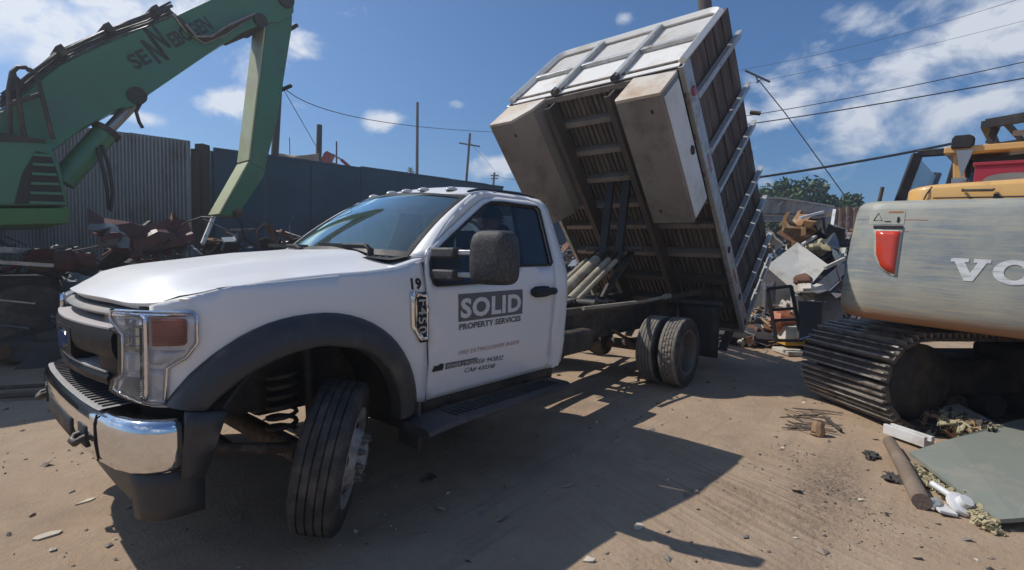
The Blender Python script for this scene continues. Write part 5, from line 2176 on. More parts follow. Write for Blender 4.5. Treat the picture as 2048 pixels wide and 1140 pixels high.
# ------------------------------------------------------------------ green material handler on the left
def build_handler():
    phi = math.radians(50)
    A0 = pix(530, 250, 8.0)
    d = (RH * math.cos(phi) + FH * math.sin(phi)).normalized()      # along the machine
    nrm = (RH * math.sin(phi) - FH * math.cos(phi)).normalized()    # its side facing the camera
    def P(u, v, off=0.0):
        r = CF + CR * ((u - 1024) / FPX) - CU * ((v - 570) / FPX)
        k = (A0 + nrm * off - CAM).dot(nrm) / r.dot(nrm)
        return CAM + r * k
    root = empty('material_handler', tuple(Vector((P(5, 400).x, P(5, 400).y, 0))))
    tag(root, 'green scrap handler with a long boom and hanging stick', 'material handler')
    def slab(px, w, name, m, parent=root, off=0.0, **k):
        mb = MB()
        poly = [P(u, v, off + w / 2) for u, v in px]
        mb.prism(poly, nrm * 0, nrm * -w)
        return mb.build(name, m, parent, smooth=0, fix=True, **k)
    boom = slab([(-160, 330), (-60, 245), (5, 222), (118, 132), (210, 88), (350, 32), (445, -12), (520, -42), (565, -40), (587, -14), (588, 25), (560, 44), (530, 46), (490, 62), (440, 92), (302, 186), (270, 213), (240, 216), (165, 257), (120, 292), (60, 335), (-60, 400), (-160, 420)], .55, 'boom', m_green, bevel=.012)
    # stick: main length, cranked lower end
    slab([(534, 42), (585, -10), (584, 55), (556, 232), (530, 340), (500, 325), (504, 300)], .46, 'stick', m_greenlit if False else m_green, bevel=.01, off=.0)
    slab([(500, 322), (531, 338), (528, 352), (500, 395), (474, 432), (442, 430)], .44, 'stick_end', m_green, bevel=.01)
    # sunlit left face of the stick, put in as paler, worn plates
    for (a, b, wd, hf) in (((533.5, 46), (501, 320), .44, .23), ((499.5, 325), (441, 429), .42, .22)):
        pa, pb = P(*a, hf) - nrm * hf, P(*b, hf) - nrm * hf
        ax = (pb - pa).normalized()
        side = ax.cross(nrm).normalized()
        if side.dot(d) > 0:
            side = -side
        mb = MB()
        mb.beam(pa + side * .012, pb + side * .012, .03, wd, up=side) if False else mb.prism([pa + nrm * wd / 2, pb + nrm * wd / 2, pb - nrm * wd / 2, pa - nrm * wd / 2], side * .002, side * .025)
        mb.build('lit_face_plate', m_greenlit, root, smooth=0, fix=True)
    mb = MB()
    q = P(462, 428)
    mb.tube([q + nrm * .34, q - nrm * .34], .06, 12)
    mb.build('stick_pin', m_rustsuspension, root, smooth=40)
    # pin joints and brackets at the boom head
    for (u, v, r) in ((555, 10, .13), (505, 52, .10), (262, 200, .11), (575, 62, .03), (563, 180, .03)):
        q = P(u, v)
        mb = MB()
        mb.tube([q + nrm * .30, q + nrm * .32, q - nrm * .32], [r * .8, r, r], 14)
        mb.build('pivot_pin', m_chassis, root, smooth=40)
    # stick cylinder from the boom nose back along its belly
    mb = MB()
    mb.tube([P(520, 45) + nrm * .05, P(440, 78) + nrm * .05], .11, 12)
    mb.build('stick_cylinder', m_chassis, root, smooth=40)
    # lifting cylinder
    a, b, c = P(120, 365), P(213, 262), P(268, 205)
    mb = MB()
    mb.tube([a + nrm * .1, b + nrm * .1], .135, 16)
    cyl = mb.build('lift_cylinder', m_green, root, smooth=40)
    mb = MB()
    mb.tube([b + nrm * .1, c + nrm * .1], .065, 12)
    mb.build('cylinder_rod', m_steel, cyl, smooth=40)
    mb = MB()
    mb.tube([b + nrm * .1, b.lerp(a, .08) + nrm * .1], .155, 16)
    mb.build('gland', m_chassis, cyl, smooth=40)
    # hoses: bundle clamped along the boom's upper edge, looping to the stick
    rnd = random.Random(9)
    up_edge = [(5, 214), (60, 170), (118, 124), (210, 80), (300, 46), (345, 24)]
    for k in range(10):
        mb = MB()
        pts = []
        for i, (u, v) in enumerate(up_edge):
            pts.append(P(u, v, .27) + nrm * (-.30 + .032 * k) + Vector((0, 0, .0 + .035 * ((k * 2) % 5) + rnd.uniform(-.02, .02))))
        pts2 = []
        for i in range(len(pts) - 1):
            for t in (0, .33, .66):
                pts2.append(pts[i].lerp(pts[i + 1], t))
        pts2.append(pts[-1])
        tail = [(350 + k * 4, 30 + k * 5), (372 + k * 3, 62 + k * 3), (408 + k * 2, 86 - k * 2), (450, 70 - k * 3), (505, 30)]
        if k < 6:
            pts2 += [P(u, v, .30) + nrm * (.0 + .02 * k) for u, v in tail]
        mb.tube(pts2, .015 if k % 3 else .022, 6)
        mb.build('hose', m_hose if k % 5 else m_steel, root, smooth=60)
    for (u, v) in ((30, 185), (115, 122), (207, 78), (300, 42)):
        mb = MB()
        q = P(u, v) + nrm * .15
        ax = (P(u + 30, v - 14) - P(u, v)).normalized()
        mb.beam(q - ax * .035 + Vector((0, 0, .05)), q + ax * .035 + Vector((0, 0, .05)), .40, .11)
        mb.build('hose_clamp', m_chassis, root, smooth=0)
    # hoses dropping beside the cylinder and at the cab corner
    for pts in ([(270, 215), (262, 230), (268, 250), (275, 262)], [(186, 300), (196, 340), (205, 380), (207, 420)], [(195, 295), (210, 340), (216, 390), (212, 425)]):
        mb = MB()
        mb.tube([P(u, v) + nrm * .25 for u, v in pts], .022, 6)
        mb.build('hose', m_hose, root, smooth=60)

    # upper structure: engine house with louvred side and ledge
    def block(px, w, off, name, m, **k):
        return slab(px, w, name, m, off=off, **k)
    house = block([(-300, 268), (5, 272), (92, 283), (100, 290), (120, 330), (138, 412), (-300, 412)], 2.6, -.75, 'engine_house', m_green, bevel=.03)
    block([(-300, 416), (140, 416), (140, 447), (-300, 456)], 2.7, -.75, 'house_skirt', mat('bright_green_paint', (.05, .20, .045), (.04, .15, .035), 2, .4, dirt=(.07, .10, .05), dirt_amt=.4), bevel=.01)
    block([(-300, 262), (5, 266), (90, 279), (92, 285), (-300, 276)], 2.65, -.75, 'house_edge', m_chassis)
    mb = MB()
    mb.prism([P(u, v, .55) for u, v in ((72, 302), (100, 308), (114, 342), (130, 408), (28, 408), (45, 345))], nrm * .002, nrm * .01)
    lo = mb.build('louvre_recess', m_dark, house, smooth=0, fix=True)
    for k in range(6):
        t0 = k / 5
        mb = MB()
        v0 = 310 + 95 * t0
        mb.beam(P(66 - 8 * t0, v0, .55) + nrm * .03, P(101 + 28 * t0, v0 + 2, .55) + nrm * .03, .03, .03)
        mb.build('louvre', m_green, house, smooth=0)
    # railings
    for pts in ([(12, 330), (8, 200), (14, 165), (24, 155), (40, 155), (48, 162)], [(40, 300), (24, 200), (16, 162)], [(92, 290), (70, 205), (60, 165), (46, 158)], [(8, 225), (70, 205)]):
        mb = MB()
        mb.tube([P(u, v) + nrm * .5 for u, v in pts], .025, 7)
        mb.build('handrail', m_chassis, root, smooth=50)
    # slewing ring, undercarriage
    q = P(-60, 450)
    q = Vector((q.x, q.y, 0)) - nrm * 1.9 - d * .6
    mb = MB()
    mb.tube([q + Vector((0, 0, 1.05)), q + Vector((0, 0, 1.85))], .8, 24)
    mb.build('slewing_ring', m_dark, root, smooth=40)
    mb = MB()
    mb.box(q + Vector((0, 0, .85)), (2.8, 1.6, .5), Matrix((d, -nrm, Vector((0, 0, 1)))).transposed())
    mb.build('undercarriage', m_dark, root, smooth=0, bevel=.04)
    for sx in (-1, 1):
        for sy in (-1, 1):
            c = q + d * (sx * 1.15) + nrm * (sy * .95) + Vector((0, 0, .5))
            mb = MB()
            mb.tube([c - nrm * .2, c - nrm * .16, c + nrm * .16, c + nrm * .2], [.42, .5, .5, .42], 24)
            mb.build('wheel', m_tyre, root, smooth=40)
    # the maker's name along the boom, with a large slanted double N
    a, b = P(270, 138, .275) - nrm * .275, P(420, 62, .275) - nrm * .275
    ax = (b - a).normalized()
    uy = nrm.cross(ax).normalized()
    if uy.z < 0:
        uy = -uy
    L0 = (b - a).length
    def bt(ox, oy, k=1.0):
        return lambda x, y, z: a + ax * (ox + x) + uy * (oy + y) + nrm * .283
    h = .245
    text_mesh('SE', h, bt(0, -.01), 'lettering', m_hose, root, bold=.008, fit=L0 * .21)
    for ox, oy in ((L0 * .245, -.075), (L0 * .355, .035)):
        mb = MB()
        H, wN, st = h * 1.30, L0 * .135, L0 * .034
        for q_ in ([(0, 0), (st, 0), (st, H), (0, H)], [(st, H), (0, H), (wN - st, 0), (wN, 0)], [(wN - st, 0), (wN, 0), (wN, H), (wN - st, H)]):
            mb.prism([a + ax * (ox + x) + uy * (oy + y) for x, y in q_], nrm * .279, nrm * .284)
        mb.build('lettering', m_hose, root, smooth=0, fix=True)
    text_mesh('EBOGEN', h, bt(L0 * .52, .01), 'lettering', m_hose, root, bold=.008, fit=L0 * .54)


build_handler()


# ------------------------------------------------------------------ fences, poles and lines
def wall_frame(u0, u1, dep0, dep1):
    a, b = pix(u0, 520, dep0), pix(u1, 520, dep1)
    a.z = b.z = 0
    return a, b


def build_walls():
    # dark blue steel wall in welded sheets
    a, b = wall_frame(430, 1060, 9.6, 16.2)
    ax = (b - a)
    Lw = ax.length
    ax.normalize()
    out = Vector((ax.y, -ax.x, 0))
    if out.dot(CAM - a) < 0:
        out = -out
    root = empty('steel_wall', tuple(a))
    tag(root, 'tall dark blue steel wall of welded sheets behind the truck', 'wall')
    za = (520 - 312) / FPX * 9.6 + 1.445
    zb = (520 - 383) / FPX * 16.2 + 1.445
    top = lambda s: za + (zb - za) * s / Lw
    n = 8
    rnd = random.Random(4)
    s = 0.0
    cuts = [0, .95, 1.9, 3.1, 4.4, 5.8, 7.2, Lw * .86, Lw, Lw + 4.5]
    for i, (s0, s1) in enumerate(zip(cuts, cuts[1:])):
        mb = MB()
        dz = rnd.uniform(-.015, .015)
        drop = 0 if i < 7 else -.12
        p0, p1 = a + ax * (s0 + .006), a + ax * (s1 - .006)
        off = out * rnd.uniform(-.012, .012)
        poly = [p0 + off, p1 + off, p1 + off + Vector((0, 0, top(s1) + dz + drop)), p0 + off + Vector((0, 0, top(s0) + dz + drop))]
        mb.prism(poly, out * .0, out * -.05)
        mb.build('wall_sheet', m_blue, root, smooth=0, fix=True)
        mb = MB()
        mb.beam(p0 + Vector((0, 0, top(s0) + dz + drop + .02)) - out * .03, p1 + Vector((0, 0, top(s1) + dz + drop + .02)) - out * .03, .10, .05)
        mb.build('wall_cap', m_blue, root, smooth=0)
        if i % 2 == 0:
            mb = MB()
            mb.box(p0 - out * .10 + Vector((0, 0, top(s0) / 2)), (.1, .1, top(s0) - .05))
            mb.build('wall_post', m_blue, root, smooth=0)
    # grey corrugated sheets
    a2, b2 = wall_frame(190, 384, 9.2, 9.0)
    ax2 = (b2 - a2)
    L2 = ax2.length
    ax2.normalize()
    o2 = Vector((ax2.y, -ax2.x, 0))
    if o2.dot(CAM - a2) < 0:
        o2 = -o2
    r2 = empty('corrugated_fence', tuple(a2))
    tag(r2, 'grey corrugated steel fence at the left behind the green handler', 'fence')
    z0 = (520 - 276) / FPX * 9.2 + 1.445
    z1 = (520 - 299) / FPX * 9.0 + 1.445
    start = -2.2
    npan = 7
    w = (L2 - start) / npan
    for i in range(npan):
        s0 = start + i * w
        mb = MB()
        k = 0
        cols = []
        pitch = w / 8
        x = 0.0
        pat = [(0, 0), (.18, 0), (.30, .035), (.62, .035), (.74, 0)]
        for j in range(8):
            for q, dd in pat:
                cols.append((s0 + (j + q) * pitch, dd))
        cols.append((s0 + w, 0))
        tz = lambda s: z0 + (z1 - z0) * max(-.2, s / L2) + (.06 if i % 2 else 0) * 0
        jit = rnd.uniform(-.03, .03)
        mb.grid(lambda c, v: a2 + ax2 * cols[c][0] + o2 * (cols[c][1] + (i % 2) * .006) + Vector((0, 0, v * (tz(cols[c][0]) + jit))), range(len(cols)), [0, 1])
        mb.build('corrugated_sheet', m_corr, r2, smooth=0, solid=.004)
    # unseen return of the fence, added to shade the left heap
    c0_ = a2 + ax2 * start
    ax3 = (RH * -.25 - FH).normalized()
    n3 = Vector((-ax3.y, ax3.x, 0))
    for i in range(5):
        mb = MB()
        cols = [((j + q) * .125, dd) for j in range(8) for q, dd in pat] + [(1.0, 0)]
        mb.grid(lambda c, v: c0_ + ax3 * (i * 1.0 + cols[c][0] - .05) + n3 * cols[c][1] + Vector((0, 0, v * (4.9 + .05 * (i % 2)))), range(len(cols)), [0, 1])
        mb.build('corrugated_sheet', m_corr, r2, smooth=0, solid=.004)
    # gate posts in the gap
    for (u, v, dep, r, lab) in ((393, 312, 9.3, .05, 'short dark gate post in the gap beside the corrugated fence'), (408, 303, 9.5, .09, 'thick dark gate post between corrugated fence and blue wall')):
        p = pix(u, 520, dep)
        h = (520 - v) / FPX * dep + 1.445
        mb = MB()
        mb.box((p.x, p.y, h / 2), (r * 2, r * 2, h), Matrix.Rotation(.5, 3, 'Z'))
        tag(mb.build('gate_post', m_post, None, smooth=0, bevel=.01), lab, 'post')
    p0, p1 = pix(386, 520, 9.6), pix(436, 520, 10.0)
    g = None
    mb = MB()
    for z in (.7, 1.6, 2.7, 3.2):
        mb.beam((p0.x, p0.y, z), (p1.x, p1.y, z), .05, .09)
    mb.beam((p0.x, p0.y, .2), (p0.x, p0.y, 3.3), .06, .06)
    mb.beam((p1.x, p1.y, .2), (p1.x, p1.y, 3.3), .06, .06)
    g = mb.build('steel_gate', m_post, None, smooth=0)
    tag(g, 'dark closed gate panel in the gap left of the blue wall', 'gate')
    mb = MB()
    q = [Vector((p0.x, p0.y, .1)), Vector((p1.x, p1.y, .1)), Vector((p1.x, p1.y, 3.0)), Vector((p0.x, p0.y, 2.85))]
    nn = (q[1] - q[0]).cross(Vector((0, 0, 1))).normalized()
    mb.prism(q, -nn * .05, -nn * .07)
    mb.build('gate_sheet', m_blue, g, smooth=0, fix=True)


build_walls()


def post(u0, v0, u1, v1, dep, r, label, cat='pole', m=None, arm=None, name='utility_pole', sides=10):
    """pole from its photo foot line to its top, standing on the ground at a given distance"""
    a, b = pix(u1, v1, dep), pix(u0, v0, dep)
    dirn = (b - a)
    k = a.z / dirn.z
    foot = a - dirn * k
    mb = MB()
    mb.tube([foot, b], [r * 1.15, r * .85], sides)
    o = mb.build(name, m or m_pole, None, smooth=50)
    tag(o, label, cat)
    if arm:
        for (du0, dv0, du1, dv1) in arm:
            mb = MB()
            mb.beam(pix(u0 + du0, v0 + dv0, dep), pix(u0 + du1, v0 + dv1, dep), r * .8, r * .9)
            mb.build('crossarm', m or m_pole, o, smooth=0)
    return o


def line(pts, r, label, group=None, m=None, name='power_line', seg=18):
    """cable through three or more (u, v, depth) stations"""
    P = [pix(*p) for p in pts]
    if len(P) == 2:
        q = [P[0].lerp(P[1], t) for t in lin(0, 1, 5)]
    else:
        q = []
        A, M_, B_ = P[0], P[1], P[2]
        C = M_ * 2 - (A + B_) / 2
        for t in lin(0, 1, seg):
            q.append(A * (1 - t) ** 2 + C * (2 * t * (1 - t)) + B_ * t * t)
    mb = MB()
    mb.tube(q, r, 5)
    o = mb.build(name, m or m_cable, None, smooth=60)
    tag(o, label, 'cable', group)
    return o


def build_poles():
    post(558, 165, 549, 320, 13, .10, 'dark timber pole rising behind the green stick', m=m_post)
    post(639, 250, 637, 330, 15, .095, 'stout dark post above the blue wall beside the beige sheet', 'post', m=m_post, name='post')
    post(673, 283, 673, 330, 19, .035, 'thin pole beside the red arm above the blue wall', m=m_post)
    post(835, 205, 834, 350, 26, .085, 'tall bare wooden pole left of the cross shaped pole')
    post(940, 267, 932, 370, 30, .085, 'wooden utility pole shaped like a cross behind the cab', arm=((-22, 19, 20, 26),))
    post(989, 345, 986, 378, 44, .11, 'small distant utility pole just left of the raised bed', arm=((-8, 6, 8, 6), (-7, 12, 7, 12)))
    post(1407, -25, 1414, 60, 12.5, .19, 'thick timber pole behind the top corner of the raised bed', m=m_pole, sides=14)
    post(579, 275, 580, 320, 22, .02, 'hair thin mast above the beige sheet', 'mast', m=m_post, name='mast')
    # leaning aerial mast with a short cross tree
    mb = MB()
    a, b = pix(1517, 160, 24), pix(1692, 395, 24)
    k = b.z / (a.z - b.z)
    foot = b - (a - b) * k
    mid = (a + b) / 2
    mb.tube([a, a.lerp(b, .3) + Vector((0, 0, .12)), b], .024, 6)
    s = mb.build('stay_wire', m_cable, None, smooth=60)
    tag(s, 'dark stay wire slanting down to the right from the cross tree', 'cable')
    mb = MB()
    mb.beam(pix(1490, 141, 24), pix(1540, 164, 24), .06, .08)
    mb.beam(pix(1512, 152, 24), pix(1517, 166, 24), .05, .05)
    mb.beam(pix(1512, 166, 24), pix(1523, 158, 24), .04, .04)
    t = mb.build('cross_tree', m_post, None, smooth=0)
    tag(t, 'short tilted cross tree hanging in the sky right of the bed', 'cross tree')
    # cables
    line([(1440, 256, 20), (1720, 214, 17.5), (2120, 143, 15)], .022, 'lower of the two cables crossing the white cloud', m=m_cable)
    line([(1440, 240, 20), (1720, 192, 17.5), (2120, 108, 15)], .016, 'upper of the two cables crossing the white cloud', m=m_cable)
    line([(1480, 360, 15), (1700, 326, 14), (1920, 284, 13)], .036, 'thick black cable running from the bed to the excavator cab')
    line([(1480, 140, 40), (1750, 82, 36), (2100, -22, 30)], .016, 'highest thin wire at the upper right of the sky')
    line([(1500, 166, 42), (1760, 112, 38), (2100, 28, 32)], .013, 'second thin wire from the top at the upper right')
    line([(563, 170, 13), (760, 243, 20), (1010, 265, 30)], .014, 'sagging wire from the dark pole behind the green stick to the bed')
    line([(563, 172, 13), (632, 292, 15)], .010, 'wire dropping from the dark pole to the stout post')
    line([(940, 285, 30), (990, 341, 44)], .012, 'wire joining the cross shaped pole to the distant pole')
    line([(992, 352, 44), (1020, 358, 38), (1080, 366, 30)], .018, 'wire from the distant pole running behind the bed', m=m_cable)
    # beige sheet between the posts
    mb = MB()
    A_, B_ = (556, 308), (637, 312)
    def sh(u, v):
        x = A_[0] + (B_[0] - A_[0]) * u
        y = 306 + 5 * math.sin(u * 3.1416) + 26 * v
        return pix(x, y, 14.6 + .12 * math.sin(u * 9) + .05 * math.sin(v * 4))
    mb.grid(sh, lin(0, 1, 15), lin(0, 1, 6), flip=True)
    tag(mb.build('tarpaulin', m_beige, None, smooth=70, solid=.02), 'beige sheet stretched between two posts above the blue wall', 'tarpaulin')
    # red machine arm showing over the wall
    D = 17.0
    root = empty('red_loader', tuple(Vector((pix(680, 400, D).x, pix(680, 400, D).y, 0))))
    tag(root, 'red loader arm showing over the top of the blue wall', 'loader')
    dirn = FH
    def sl(px, w, nm, m):
        mb = MB()
        mb.prism([pix(u, v, D) for u, v in px], FH * w / 2, FH * -w / 2)
        return mb.build(nm, m, root, smooth=0, fix=True, bevel=.01)
    sl([(641, 332), (652, 308), (658, 304), (667, 309), (660, 324), (690, 333), (712, 345), (712, 352), (640, 348)], .4, 'loader_arm', m_red)
    sl([(640, 346), (716, 350), (716, 470), (640, 470)], 1.0, 'loader_body', m_red)
    mb = MB()
    mb.tube([pix(666, 309, D), pix(684, 320, D)], .03, 8)
    r = mb.build('ram_rod', m_steel, root, smooth=50)
    mb = MB()
    mb.tube([pix(683, 320, D), pix(712, 344, D)], .055, 8)
    mb.build('ram', m_red, root, smooth=50)
    q = Vector((pix(680, 400, D).x, pix(680, 400, D).y, 0))
    for s in (-1, 1):
        mb = MB()
        c = q + RH * (s * .8) + Vector((0, 0, .5))
        mb.tube([c - FH * .3, c + FH * .3], .5, 18)
        mb.build('wheel', m_tyre, root, smooth=40)
    mb = MB()
    mb.box(q + Vector((0, 0, 1.2)), (1.8, 1.2, 1.5))
    mb.build('loader_chassis', m_red, root, smooth=0)


build_poles()


# ------------------------------------------------------------------ trees
m_leaf = mat('tree_leaves', (.058, .105, .026), (.035, .068, .018), 3, .7, contrast=1.2)
m_bark = mat('bark', (.09, .07, .05), (.06, .045, .035), 9, .9, bump=.4)


def build_tree(name, base, height, crown_r, label, seed, n=6500, leaf=.17):
    rnd = random.Random(seed)
    root = empty(name, tuple(base))
    tag(root, label, 'tree')
    mb = MB()
    b = Vector(base)
    mb.tube([b, b + Vector((.1, .05, height * .35)), b + Vector((0, .1, height * .6))], [.22, .16, .10], 9)
    clumps = []
    for k in range(20):
        a = rnd.uniform(0, 6.28)
        r = crown_r * rnd.uniform(.25, .95)
        z = height * rnd.uniform(.45, .92)
        c = b + Vector((r * math.cos(a), r * math.sin(a), z))
        clumps.append((c, crown_r * rnd.uniform(.22, .42)))
        mb.tube([b + Vector((0, .08, height * rnd.uniform(.3, .55))), b.lerp(c, .6) + Vector((0, 0, height * .12)), c], [.07, .045, .015], 6)
    mb.build('trunk', m_bark, root, smooth=60)
    mb = MB()
    for i in range(n):
        c, r = clumps[rnd.randrange(len(clumps))]
        v = Vector((rnd.gauss(0, 1), rnd.gauss(0, 1), rnd.gauss(0, .75))).normalized() * (r * rnd.uniform(.45, 1.08))
        p = c + v
        u = Vector((rnd.gauss(0, 1), rnd.gauss(0, 1), rnd.gauss(0, 1))).normalized()
        w = u.cross(Vector((rnd.gauss(0, 1), rnd.gauss(0, 1), rnd.gauss(0, 1)))).normalized()
        l = leaf * rnd.uniform(.6, 1.3)
        mb.add([p - u * l, p + w * l * .5, p + u * l, p - w * l * .5], [(0, 1, 2, 3)])
    cr = mb.build('crown', m_leaf, root, smooth=0)
    cr['kind'] = 'stuff'


def build_trees():
    for (u, d, h, r, lab, seed) in ((1600, 30, 7.0, 2.4, 'leafy green tree beside the bed, above the long grey tank', 2), (1528, 34, 7.0, 2.2, 'green tree mostly hidden behind the edge of the raised bed', 3), (1650, 31, 5.9, 1.5, 'lower green tree at the right end of the row behind the scrap', 4), (1690, 38, 6.3, 1.2, 'small round bush like tree nearest the rusty fence', 8)):
        p = pix(u, 520, d)
        build_tree('tree', (p.x, p.y, 0), h, r, lab, seed)
    # palm
    p = pix(820, 520, 60)
    root = empty('palm_tree', (p.x, p.y, 0))
    tag(root, 'tiny palm top just over the blue wall above the cab', 'palm tree')
    top = (520 - 347) / FPX * 60 + 1.445
    mb = MB()
    mb.tube([(p.x, p.y, 0), (p.x, p.y, top)], [.22, .15], 8)
    mb.build('trunk', m_bark, root, smooth=60)
    mb = MB()
    rnd = random.Random(1)
    for k in range(26):
        a = k * .65
        pitch = rnd.uniform(-.2, 1.3)
        L = rnd.uniform(.7, 1.0)
        prev = Vector((p.x, p.y, top))
        dirn = Vector((math.cos(a) * math.cos(pitch), math.sin(a) * math.cos(pitch), math.sin(pitch)))
        side = dirn.cross(Vector((0, 0, 1))).normalized()
        pts = []
        for t in lin(0, 1, 5):
            pts.append(prev + dirn * L * t - Vector((0, 0, .35 * t * t)))
        w = [.03, .10, .09, .05, .005]
        mb.add([q + side * ww for q, ww in zip(pts, w)] + [q - side * ww for q, ww in zip(pts, w)], [(i, i + 1, 6 + i, 5 + i) for i in range(4)])
    mb.build('fronds', m_leaf, root, smooth=0)


build_trees()


# ------------------------------------------------------------------ scrap
j_grey = mat('scrap_grey_metal', (.24, .24, .24), (.15, .15, .155), 4, .5, metal=.4, dirt=RUST, dirt_amt=.3)
j_pale = mat('scrap_pale_board', (.55, .52, .45), (.44, .41, .35), 3, .7, dirt=(.28, .22, .16), dirt_amt=.35)
j_rust = mat('scrap_rusty_iron', (.20, .09, .045), (.12, .06, .035), 5, .8, bump=.2)
j_dark = mat('scrap_black_rubbish', (.03, .03, .034), (.055, .05, .05), 5, .7)
j_wood = mat('scrap_split_wood', (.36, .23, .12), (.25, .155, .085), 4, .8, bump=.2)
j_blue = mat('scrap_blue_grey_sheet', (.20, .25, .30), (.14, .17, .20), 3, .5)
j_foam = mat('yellow_insulation', (.50, .44, .27), (.33, .285, .175), 14, .95, bump=.5, bscale=60)
j_brownfoam = mat('orange_brown_foam', (.40, .20, .075), (.22, .11, .05), 5, .9, bump=.5, bscale=20, dirt=(.48, .38, .25), dirt_amt=.4)
j_redm = mat('dull_red_car_panel', (.125, .036, .036), (.085, .03, .03), 3, .5, dirt=(.08, .06, .05), dirt_amt=.4)
j_white = mat('white_plastic', (.72, .72, .71), (.60, .60, .585), 5, .5, dirt=(.42, .37, .30), dirt_amt=.45)
SCRAP = [j_grey, j_pale, j_rust, j_dark, j_wood, j_blue, m_steel, m_redbox]


def rrot(rnd, tilt=1.2):
    return Euler((rnd.uniform(-tilt, tilt), rnd.uniform(-tilt, tilt), rnd.uniform(0, 6.28))).to_matrix()


def sheet(mb, c, R, w, h, rnd, crumple, mi, th=.006):
    """bent or crumpled sheet with thickness"""
    n = 4
    Z = [[rnd.gauss(0, crumple) for _ in range(n + 1)] for _ in range(n + 1)]
    f = lambda k: (lambda i, j: c + R @ Vector(((i / n - .5) * w + rnd.uniform(-.01, .01) * 0, (j / n - .5) * h, Z[i][j] + k)))
    o = len(mb.v)
    top = [f(th)(i, j) for i in range(n + 1) for j in range(n + 1)]
    bot = [f(-th)(i, j) for i in range(n + 1) for j in range(n + 1)]
    m = (n + 1) ** 2
    fs = []
    for i in range(n):
        for j in range(n):
            a, b, c_, d = i * (n + 1) + j, (i + 1) * (n + 1) + j, (i + 1) * (n + 1) + j + 1, i * (n + 1) + j + 1
            fs += [(a, b, c_, d), (m + d, m + c_, m + b, m + a)]
    per = [i * (n + 1) for i in range(n + 1)] + [n * (n + 1) + j for j in range(1, n + 1)] + [i * (n + 1) + n for i in range(n - 1, -1, -1)] + [j for j in range(n - 1, 0, -1)]
    for a, b in zip(per, per[1:] + per[:1]):
        fs.append((b, a, m + a, m + b))
    mb.add(top + bot, fs, mi)


def lump(mb, c, r, rnd, mi, sq=(1, 1, 1), rough=.25):
    us, vs = 9, 12
    ph = [rnd.uniform(0, 6.28) for _ in range(6)]
    def f(i, j):
        a, b = math.pi * i / (us - 1), 2 * math.pi * j / (vs - 1)
        d = Vector((math.sin(a) * math.cos(b), math.sin(a) * math.sin(b), math.cos(a)))
        k = 1 + rough * (math.sin(d.x * 4 + ph[0]) * math.sin(d.y * 5 + ph[1]) + .6 * math.sin(d.z * 9 + ph[2] + d.x * 7) * math.sin(d.y * 8 + ph[3]))
        return Vector(c) + Vector((d.x * sq[0], d.y * sq[1], d.z * sq[2])) * (r * k)
    mb.grid(f, range(us), range(vs), mi, flip=True)


def junk(mb, p, rnd, size, weights):
    k = rnd.random()
    mi = rnd.choices(range(len(SCRAP)), weights)[0]
    if k < .34:
        sheet(mb, p, rrot(rnd, .9), size * rnd.uniform(.5, 1.5), size * rnd.uniform(.3, .9), rnd, size * rnd.choice((.02, .05, .12)), mi)
    elif k < .56:
        R = rrot(rnd, .7)
        L = size * rnd.uniform(.8, 2.4)
        a, b = p - R @ Vector((L / 2, 0, 0)), p + R @ Vector((L / 2, 0, 0))
        m_ = (a + b) / 2 + Vector((rnd.uniform(-.1, .1), rnd.uniform(-.1, .1), rnd.uniform(-.06, .1))) * size
        mb.tube([a, m_, b], rnd.uniform(.012, .04), 6, mi)
    elif k < .74:
        R = rrot(rnd, .7)
        mb.box(p, (size * rnd.uniform(.6, 1.8), size * rnd.uniform(.05, .18), size * rnd.uniform(.04, .1)), R, mi)
    elif k < .88:
        lump(mb, p, size * rnd.uniform(.15, .38), rnd, mi, (1, rnd.uniform(.6, 1.3), rnd.uniform(.5, .9)), .3)
    else:
        mb.box(p, [size * rnd.uniform(.3, .7) for _ in range(3)], rrot(rnd, .5), mi)


